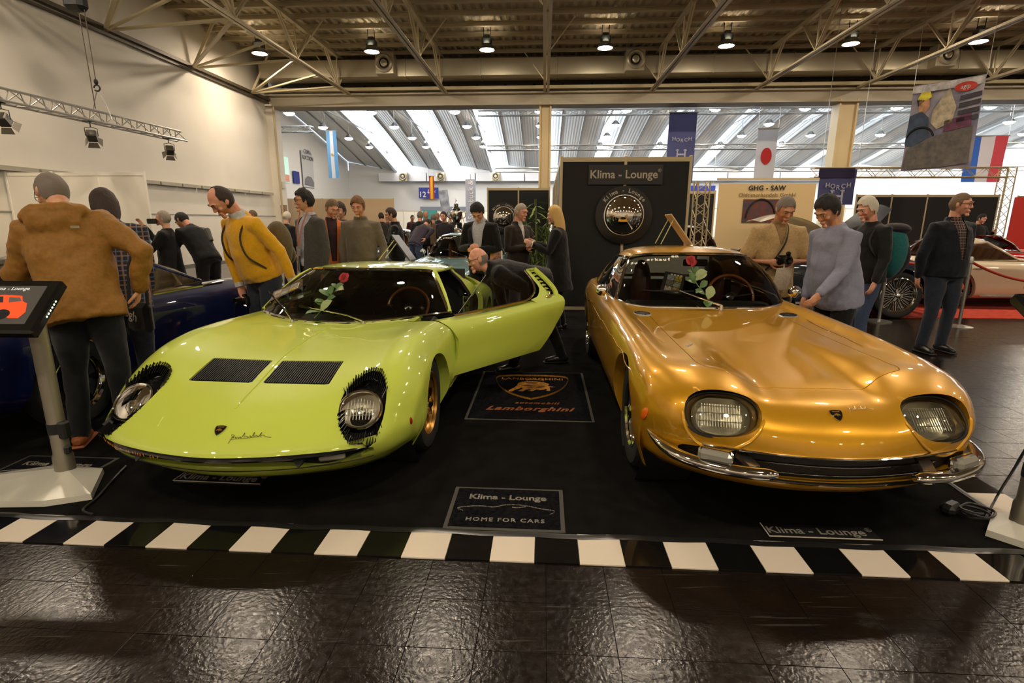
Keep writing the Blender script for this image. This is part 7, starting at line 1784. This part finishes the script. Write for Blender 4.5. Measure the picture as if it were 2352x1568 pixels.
kt = terminal('screen terminal on pale angular base showing an orange car, at the left edge', [(-2.72, 2.93), (-2.42, 2.88), (-2.255, 2.575), (-2.45, 2.50), (-2.75, 2.49), (-3.05, 2.56), (-3.25, 2.70)], None, (-2.572, 2.80), .93)
BR, TR_ = Vector(at(72, 762, 2.56)), Vector(at(144, 641, 2.86)); e = Vector((1, -.02, 0)).normalized(); wS = .62; up = (TR_-BR); hS = up.length; c = (BR+TR_)/2-e*wS/2; nrm = e.cross(up.normalized()).normalized()
SMx = Matrix((e, up.normalized(), nrm)).transposed().to_4x4(); SMx.translation = c-Vector((-2.572, 2.80, 0))
b = MB(); b.box((0, 0, -.03), (wS, hS, .055), None, .012); b.box((0, -.02, -.075), (wS*.8, hS*.7, .05), None, .02); o = b.build('screen_body', BLACKG, kt); o.data.transform(SMx)
SCRM = mat('screen_image', rgb(70, 66, 62), .25, emit=rgb(70, 66, 60), es=.35)
b = MB(); b.box((-.0, .0, -.0015), (wS*.80, hS*.72, .002)); o = b.build('screen_picture', SCRM, kt, smooth=False); o.data.transform(SMx); sp_ = o
def sc_(name, poly, col, e_=.6, dz=.0): polyobj(name, [(x*wS*.8, y*hS*.72) for x, y in poly], SMx @ Matrix.Translation((0, 0, .0004+dz)), .0006, mat('scr_%d_%d_%d' % col, rgb(*col), .3, emit=rgb(*col), es=e_), sp_)
sc_('picture_car', [(-.5, .02), (-.3, .1), (-.1, .20), (.1, .25), (.3, .22), (.34, .08), (.40, .02), (.44, -.2), (.40, -.36), (.30, -.36), (.2, -.28), (.08, -.36), (-.5, -.34)], (214, 70, 34)); sc_('picture_glass', [(-.2, .06), (-.02, .19), (.1, .2), (.14, .04)], (40, 40, 46), .3, .001); sc_('picture_screen', [(.17, .18), (.29, .17), (.33, .08), (.2, .04)], (90, 84, 80), .3, .001); sc_('picture_wheel', [(.2+.09*math.cos(t), -.27+.13*math.sin(t)) for t in np.linspace(0, 2*PI, 20)[:-1]], (30, 30, 34), .2, .001); sc_('picture_wheel', [(-.35+.09*math.cos(t), -.27+.13*math.sin(t)) for t in np.linspace(0, 2*PI, 20)[:-1]], (30, 30, 34), .2, .001)
SCT = mat('scr_text', rgb(200, 200, 196), .3, emit=rgb(200, 200, 196), es=.5); text('screen_text', 'Klima - Lounge', .034, SMx @ Matrix.Translation((.06, hS*.30, .001)), SCT, sp_, .0003, shear=.2); text('screen_text', 'Luftreinigung', .030, SMx @ Matrix.Translation((.02, -hS*.315, .001)), SCT, sp_, .0003, shear=.2)
for k in range(6): b = MB(); b.box((wS/2+.001, -.06+.022*k, -.03), (.003, .010, .006)); o = b.build('button', mat('button_glow', (.8, 1, .6), .3, emit=(.8, 1, .6), es=1.5), kt, smooth=False); o.data.transform(SMx)
rt = terminal('screen terminal on white base cut by the right picture edge', [(2.27, 2.26), (2.44, 2.42), (2.75, 2.42), (2.9, 2.2), (2.75, 1.99), (2.5, 2.0)], None, (2.462, 2.285), .95)
b = MB(); b.box((.18, .05, 1.05), (.62, .30, .06), Matrix.Rotation(.6, 3, 'X'), .015); b.build('screen_body', BLACKG, rt)
def cable(label, pts, r=.006, coil=None):
    b = MB(); c = catmull(pts, 60); b.tube([Vector(q) for q in c], r, 6)
    if coil: b.tube([Vector((coil[0]+(.07+.012*math.sin(t*1.7))*math.cos(t), coil[1]+(.055+.01*math.cos(t*2.3))*math.sin(t), .018+.016*t/6)) for t in np.linspace(0, 17, 70)], r, 6); b.box((coil[0]-.1, coil[1]+.04, .04), (.11, .07, .06), Matrix.Rotation(.5, 3, 'Z'), .02)
    return tag(b.build('cable', mat('cable_black', (.01, .01, .01), .4)), label, 'cable')
cable('black cable with adapter running from the left terminal base', [(*gnd(290, 1075)[:2], .014), (*gnd(268, 1100)[:2], .02), (*gnd(250, 1118)[:2], .014), (*gnd(222, 1150)[:2], .014), (*gnd(192, 1178)[:2], .014), (*gnd(215, 1188)[:2], .016)], .007)
cable('tangled black cable with plug box beside the right terminal', [(*gnd(2262, 1196)[:2], .014), (*gnd(2285, 1160)[:2], .05), (2.50, 2.40, .35), (2.49, 2.33, .6)], .006, (*gnd(2240, 1192)[:2],))
# signs standing on the car roofs
def roof_sign(label, a, c, w_, col, tx):
    a, c = Vector(a), Vector(c); t = empty('roof_sign', a, 0, label, 'sign'); d = c-a; n = d.cross(Vector((0, 1, 0))).normalized(); s = d.normalized().cross(n); M = Matrix((s, d.normalized(), n)).transposed().to_4x4(); M.translation = d/2
    b = MB(); b.box((0, 0, 0), (w_, d.length, .012), None, .003); o = b.build('board', mat('sign_%d' % col[0], rgb(*col), .4), t); o.data.transform(M)
    if tx:
        for i in range(9): b = MB(); b.box((.03*math.sin(i*2.), d.length*(.34-.085*i), .0075), (w_*(.5+.2*math.sin(i*1.3)), .012, .002)); o = b.build('text_line', WHITE, t, smooth=False); o.data.transform(M)
    for s_ in (-1, 1): b = MB(); b.tube([d*.85+Vector((0, s_*w_*.4, 0)), Vector((-.30, s_*w_*.45, .01))], .005, 5); b.build('stay_wire', mat('wire_pale', rgb(196, 190, 130), .5), t)
roof_sign('dark tilted data board with white text lines on the lime car roof', GM @ Vector((.22, 1.86, 1.09)), GM @ Vector((.05, 1.86, 1.33)), .30, (46, 46, 50), True)
roof_sign('tan tilted board with thin stays on the golden coupe roof', YM @ Vector((.10, 2.15, 1.245)), YM @ Vector((-.12, 2.15, 1.53)), .22, (196, 164, 116), False)
# red carpet and rope barrier
tag(hbox('red_carpet', (5.35, 17), (8.55, 12.5), (0, .006), mat('carpet_red', rgb(188, 58, 30), .95, noise_=(9, rgb(160, 46, 24), 4))), 'orange red carpet under the cars at the right', 'carpet')
PS = [(5.55, 7.86), (6.42, 7.45), (8.9, 7.6)]; pn = ['before the wire wheel', 'beside the man in the navy jacket', 'beyond the right picture edge']
for (x, y), q in zip(PS, pn):
    t = empty('barrier_post', (x, y, 0), 0, 'brushed steel barrier post '+q, 'post', 'barrier posts'); b = MB(); b.lathe([(.17, 0), (.17, .012), (.05, .035), (.0001, .035)], 28); b.build('foot', STEEL, t); b = MB(); b.lathe([(.022, .03), (.022, .90), (.03, .91), (.03, .97), (.018, 1.0), (.0001, 1.0)], 18); b.build('post', STEEL, t)
for i in range(2):
    a, c = Vector((*PS[i], .93)), Vector((*PS[i+1], .93)); sag = .06 if i == 0 else .30
    b = MB(); b.tube([a.lerp(c, q)+Vector((0, 0, -sag*4*q*(1-q))) for q in np.linspace(0, 1, 24)], .018, 8); tag(b.build('barrier_rope', mat('rope_red', rgb(170, 44, 26), .7)), ['short red barrier rope between the two posts', 'sagging red barrier rope before the cream coupe'][i], 'rope')

for uu, vv, z0, z1, nm in ((onv(1081, 452, 45)[0], 45.05, 0, 5.2, 'banner_pole'), (onv(1022, 468, 47)[0], 47.05, 0, 3.6, 'banner_pole')):
    b = MB(); b.bar(hall(uu, vv, z0), hall(uu, vv, z1), .06); o = b.build(nm, STEEL, bpy.data.objects['tall_banner'] if vv < 46 else bpy.data.objects['roll_up'], smooth=False)
u, z = onv(1605, 438, 56); b = MB(); b.bar(hall(u-1.4, 56, z), hall(u-1.4, 56, float(zA(56))+.4), .03); b.bar(hall(u+1.4, 56, z), hall(u+1.4, 56, float(zA(56))+.4), .03); b.build('wires', STEEL, bpy.data.objects['hall_sign.001'], smooth=False)
# ================================================================== OTHER CARS
def recolour(root, swaps):
    for ch in root.children:
        for sl in ch.material_slots:
            if sl.material in swaps: m = swaps[sl.material]; sl.link = 'OBJECT'; sl.material = m
        recolour(ch, swaps)
TEAL = paint('teal_paint', rgb(112, 150, 152), .35, .36); SILV = paint('grey_paint', rgb(120, 124, 126), .4, .36)
TAN = mat('tan_leather', rgb(120, 66, 40), .5)
for nm, label, x, y, a, P in (('coupe', 'teal coupe with white sticker and rose on its windscreen, behind the lime car', -.98, 8.75, -3., TEAL), ('coupe', 'grey coupe half hidden behind the grey sweater man, left of the teal coupe', -3.7, 13.9, -4., SILV)):
    o = copy_tree(Y); o.location = (x, y, 0); o.rotation_euler = (0, 0, math.radians(a)); o['label'] = label
    recolour(o, {GOLD: P, MAROON: TAN})
rose('red rose with white leaves on the windscreen of the teal coupe', Matrix.Translation((-.58, 10.22, 1.08)) @ Matrix.Rotation(.9, 4, 'X'), 1.2)
def oldcar(label, pos, ang, P, L=(-.9, 3.5), W=.80, hood=.80, belt=.86, tail=.80, roof=1.25, cab=(1.05, 1.55, 2.25, 2.9), wb=2.5, rt=.32, rr=.2, wst='disc', inner=None, nose=.55, open_=False, fend=.05, rim_m=None):
    """classic car: lofted body with fenders, arches, glasshouse, bumpers; front at -y"""
    t = empty('classic_car', (pos[0], pos[1], 0), math.radians(ang), label, 'car'); y0, y1 = L; rows = []
    def R_(y, w, zt, zb, f): return [(0, y, zt), (w*.35, y, zt), (w*.6, y, zt-.005+f*.3), (w*.80, y, zt+f), (w*.93, y, zt-.05+f*.5), (w*1.0, y, zt-.20), (w, y, (zt+zb)/2-.03), (w*.97, y, zb+.06), (w*.88, y, zb)]
    for y, w, zt, zb, f in ((y0, W*.55, nose-.06, .36, 0), (y0+.03, W*.74, nose+.02, .30, 0), (y0+.14, W*.88, nose+.10, .25, fend*.5), (y0+.4, W*.96, hood-.09, .22, fend), (0, W, hood-.03, .2, fend), (cab[0]-.3, W, hood+.02, .19, fend*.4), (cab[0], W, belt-.02, .19, 0), ((cab[0]+cab[3])/2, W, belt, .19, 0), (wb-.1, W*1.0, belt, .2, fend*.4), (cab[3]+.1, W*.97, belt-.02, .22, fend*.4), (y1-.3, W*.88, tail-.05, .28, 0), (y1-.06, W*.74, tail-.18, .34, 0), (y1, W*.6, tail-.28, .40, 0)): rows.append(R_(y, w, zt, zb, f))
    C = mirror_cols(np.array(rows)); V, F_ = loft(C, 90, 64); S_ = Surf(C, 90, 64)
    def arch(V):
        d = np.full(len(V), 9.)
        for y in (0, wb):
            q = np.sqrt((V[:, 1]-y)**2+(V[:, 2]-rt)**2)-(rt+.05); q = np.where((V[:, 2] < rt) & (np.abs(V[:, 1]-y) < rt+.05), -1, q); d = np.minimum(d, np.where(np.abs(V[:, 0]) > W*.7, q, 9))
        return d
    V, F_ = clip(V, F_, arch, lambda v: np.array([-.08*np.sign(v[0]), 0, 0]))
    def cabf(V): P_ = np.stack([np.abs(V[:, 0]), V[:, 1]], 1); return np.where(V[:, 2] > belt-.12, -sd_poly(P_, [(-.3, cab[0]), (W*.62, cab[0]+.02), (W*.84, cab[0]+.18), (W*.88, cab[3]-.3), (W*.6, cab[3]), (-.3, cab[3])]), 9)
    V, F_ = clip(V, F_, cabf, lambda v: np.array([0, 0, -.04]))
    dr = [(cab[0]+.12, .30), (cab[0]+.05, belt), (cab[2]+.08, belt), (cab[2]+.05, .55), (cab[2]-.05, .30)]
    V, F_ = clip(V, F_, lambda V: np.where(np.abs(V[:, 0]) > W*.85, np.abs(sd_poly(V[:, 1:], dr))-.004, 9)); mesh('body', V, F_, P, t)
    b = MB(); b.box((0, (y0+y1)/2, .24), (W*1.5, (y1-y0)*.8, .08)); b.box((0, .2, .5), (W*1.1, 1.2, .3)); b.build('underbody', BLACK, t, smooth=False)
    for s in (-1, 1):
        for y in (0, wb): wheel(t, (s*(W-.11), y, rt), s, rt, rr, .18, wst, rim_m)
        M = surf_frame(Vector((s*W*.62, y0+.12, nose+.06)), (0, -1, .15)); b = MB(); b.lathe([(.0001, .02), (.06, .015), (.088, 0)], 20, M); o = b.build('headlight', LENS, t); b = MB(); b.lathe([(.088, 0), (.098, .006), (.098, -.06), (.0001, -.06)], 20, M); b.build('lamp_ring', CHROME, o)
        b = MB(); b.tube([(s*W*1.01, cab[0]+.1, belt-.015), (s*W*1.01, cab[2], belt-.005), (s*W*.99, cab[3], belt-.02)], .012, 6); b.build('belt_trim', CHROME, t)
        b = MB(); b.tube([(s*W*1.0, .45, .235), (s*W*1.0, wb-.45, .235)], .022, 6); b.build('sill_trim', CHROME, t)
        b = MB(); b.tube([(s*W*1.01, cab[2]-.18, .70), (s*W*1.04, cab[2]-.1, .70), (s*W*1.01, cab[2]-.02, .70)], .01, 6); b.build('door_handle', CHROME, t)
    for y, z in ((y0-.06, .42), (y1+.05, .45)): b = MB(); b.tube(catmull([(-W*.95, y+(.25 if y < 0 else -.25), z), (-W*.6, y, z), (W*.6, y, z), (W*.95, y+(.25 if y < 0 else -.25), z)], 24), (.03, .05), 8); b.build('bumper', CHROME, t)
    b = MB(); b.box((0, y0-.005, nose-.08), (W*.8, .03, .12), None, .02); b.build('grille', STEEL, t)
    IN = inner or LEATH
    for s in (-1, 1): seat(t, (s*W*.45, (cab[0]+cab[2])/2+.2, .40), IN, .5, .55, .3)
    steering_wheel(t, (W*.45, cab[0]+.45, belt-.02), .19, .5); b = MB(); b.box((0, cab[0]+.2, belt-.12), (W*1.6, .2, .14), None, .04); b.build('dashboard', IN, t); b = MB(); b.box((0, (cab[0]+cab[3])/2, .33), (W*1.7, cab[3]-cab[0], .05)); b.box((0, cab[3]-.15, .6), (W*1.5, .1, .5)); b.build('cabin_tub', IN, t, smooth=False)
    wsb = [(0, cab[0], belt+.0), (W*.45, cab[0]+.04, belt), (W*.78, cab[0]+.16, belt-.01)]; hz = roof-.05 if not open_ else belt+.30; fy = cab[1] if not open_ else cab[0]+.32
    wst_ = [(0, fy, hz), (W*.36, fy+.03, hz-.006), (W*.62, fy+.12, hz-.04)]; q = mirror_cols(np.array([wsb, [tuple((np.array(a)+np.array(c))/2+np.array([0, -.03, .02])) for a, c in zip(wsb, wst_)], wst_])); V, F_ = loft(q, 8, 20); mesh('windscreen', V, F_, glass_mat('old_glass', (.75, .78, .76), 1.1), t, angle=0)
    g = _resample(_resample(q, 8, 0), 20, 1); b = MB(); b.tube([Vector(v) for v in list(g[0])+list(g[:, -1])[1:]+list(g[-1][::-1])[1:]+list(g[::-1, 0])[1:-1]], .014, 6, closed=True); b.build('windscreen_trim', CHROME, t)
    if not open_:
        rf = np.array([[(0, fy, roof-.045), (W*.36, fy+.03, roof-.05), (W*.64, fy+.13, roof-.09)], [(0, (fy+cab[2])/2, roof), (W*.4, (fy+cab[2])/2, roof-.015), (W*.70, (fy+cab[2])/2, roof-.09)], [(0, cab[2]+.1, roof-.02), (W*.4, cab[2]+.1, roof-.04), (W*.70, cab[2]+.1, roof-.13)]]); V, F_ = loft(mirror_cols(rf), 14, 24); mesh('roof', V, F_, P, t)
        rg = np.array([[(0, cab[2]+.1, roof-.02), (W*.4, cab[2]+.1, roof-.04), (W*.6, cab[2]+.1, roof-.085)], [(0, cab[3], belt), (W*.45, cab[3]-.02, belt), (W*.66, cab[3]-.08, belt)]]); V, F_ = loft(mirror_cols(rg), 6, 20); mesh('rear_window', V, F_, MATS['old_glass'], t, angle=0)
        for s in (-1, 1):
            b = MB(); b.tube([(s*W*.80, cab[0]+.16, belt), (s*W*.64, fy+.13, roof-.09), (s*W*.70, (fy+cab[2])/2, roof-.10), (s*W*.70, cab[2]+.1, roof-.13)], .022, 8); b.build('roof_rail', P, t); b = MB(); b.tube([(s*W*.78, cab[0]+.19, belt), (s*W*.63, fy+.16, roof-.10), (s*W*.685, (fy+cab[2])/2, roof-.115), (s*W*.685, cab[2]+.08, roof-.145), (s*W*.86, cab[2]+.1, belt), (s*W*.84, cab[0]+.2, belt)], .009, 6, closed=True); b.build('window_trim', CHROME, t)
            cp_ = np.array([[(s*W*.70, cab[2]+.08, roof-.13), (s*W*.66, cab[2]+.1, roof-.10), (s*W*.58, cab[2]+.12, roof-.08)], [(s*W*.88, cab[2]+.12, belt), (s*W*.84, cab[3]-.2, belt), (s*W*.66, cab[3]-.04, belt)]]); V, F_ = loft(cp_, 6, 8); mesh('c_pillar', V, F_, P, t)
            V, F_ = loft(np.array([[(s*W*.84, cab[0]+.2, belt), (s*W*.86, cab[2]+.1, belt)], [(s*W*.64, fy+.14, roof-.10), (s*W*.685, cab[2]+.08, roof-.14)]]), 5, 5); mesh('side_window', V, F_, MATS['old_glass'], t, angle=0)
    return t
NAVYP = paint('navy_paint', rgb(10, 20, 64), .2, .36); CREAMP = paint('cream_paint', rgb(206, 188, 158), .1, .4); REDP = paint('red_paint', rgb(176, 26, 18), 0., .4); DNAVY = paint('dark_navy_paint', rgb(12, 24, 40), .1, .36); GREYP = paint('light_grey_paint', rgb(176, 170, 158), .1, .4)
CREAML = mat('cream_leather', rgb(206, 180, 128), .5); REDL = mat('red_leather', rgb(130, 26, 18), .5)
a = math.degrees(HA)
oldcar('dark blue coupe with cream seats seen past the mustard jacket, at the left edge', (-3.82, 6.35), a+180, NAVYP, (-.95, 3.6), .86, .80, .86, .82, 1.19, (.75, 1.35, 2.1, 2.9), 2.62, .32, .205, 'star', CREAML)
oldcar('cream two seat coupe with red interior on the red carpet', (9.6, 9.7), 90+a, CREAMP, (-.9, 2.75), .80, .78, .84, .78, 1.22, (.75, 1.25, 1.75, 2.3), 2.0, .32, .2, 'disc', REDL)
nv = oldcar('dark navy sports car with wire wheels, raised hood and black top', (6.0, 8.75), 90+a, DNAVY, (-.75, 2.6), .68, .86, .92, .8, 1.30, (1.0, 1.3, 1.7, 2.2), 2.0, .36, .26, 'wire', LEATH, .6, fend=.09)
V, F_ = loft(np.array([[(-.55, .75, .95), (0, .72, 1.0), (.55, .75, .95)], [(-.52, .45, 1.35), (0, .42, 1.42), (.52, .45, 1.35)], [(-.42, .15, 1.66), (0, .10, 1.74), (.42, .15, 1.66)]]), 12, 14); mesh('raised_hood', V, F_, DNAVY, nv)
oldcar('red open sports car at the right picture edge behind the cream coupe', (11.6, 11.4), 80, REDP, (-.9, 3.2), .78, .82, .88, .8, 1.3, (.9, 1.3, 1.9, 2.4), 2.4, .33, .2, 'wire', LEATH, .58, True, .08)
oldcar('grey round roofed saloon behind the tan roof sign', (3.78, 10.4), 3, GREYP, (-.75, 2.6), .76, .84, .92, .86, 1.38, (.7, 1.1, 1.6, 2.2), 2.0, .33, .2, 'disc', TAN, .62, fend=.07)
gv = oldcar('dark vintage car with raised grey bonnet before the beige banner', (5.75, 11.5), -90+a, DNAVY, (-.8, 2.3), .74, .88, .94, .84, 1.42, (.9, 1.2, 1.6, 2.0), 1.7, .36, .26, 'wire', LEATH, .64, False, .10)
V, F_ = loft(np.array([[(-.62, .9, .98), (-.1, .88, 1.04), (.55, .9, 1.0)], [(-.60, .45, 1.40), (-.1, .40, 1.48), (.5, .45, 1.42)], [(-.55, -.15, 1.55), (-.1, -.2, 1.62), (.42, -.15, 1.58)], [(-.5, -.6, 1.45), (-.1, -.65, 1.5), (.36, -.6, 1.46)]]), 18, 14); mesh('raised_hood', V, F_, GREYP, gv)
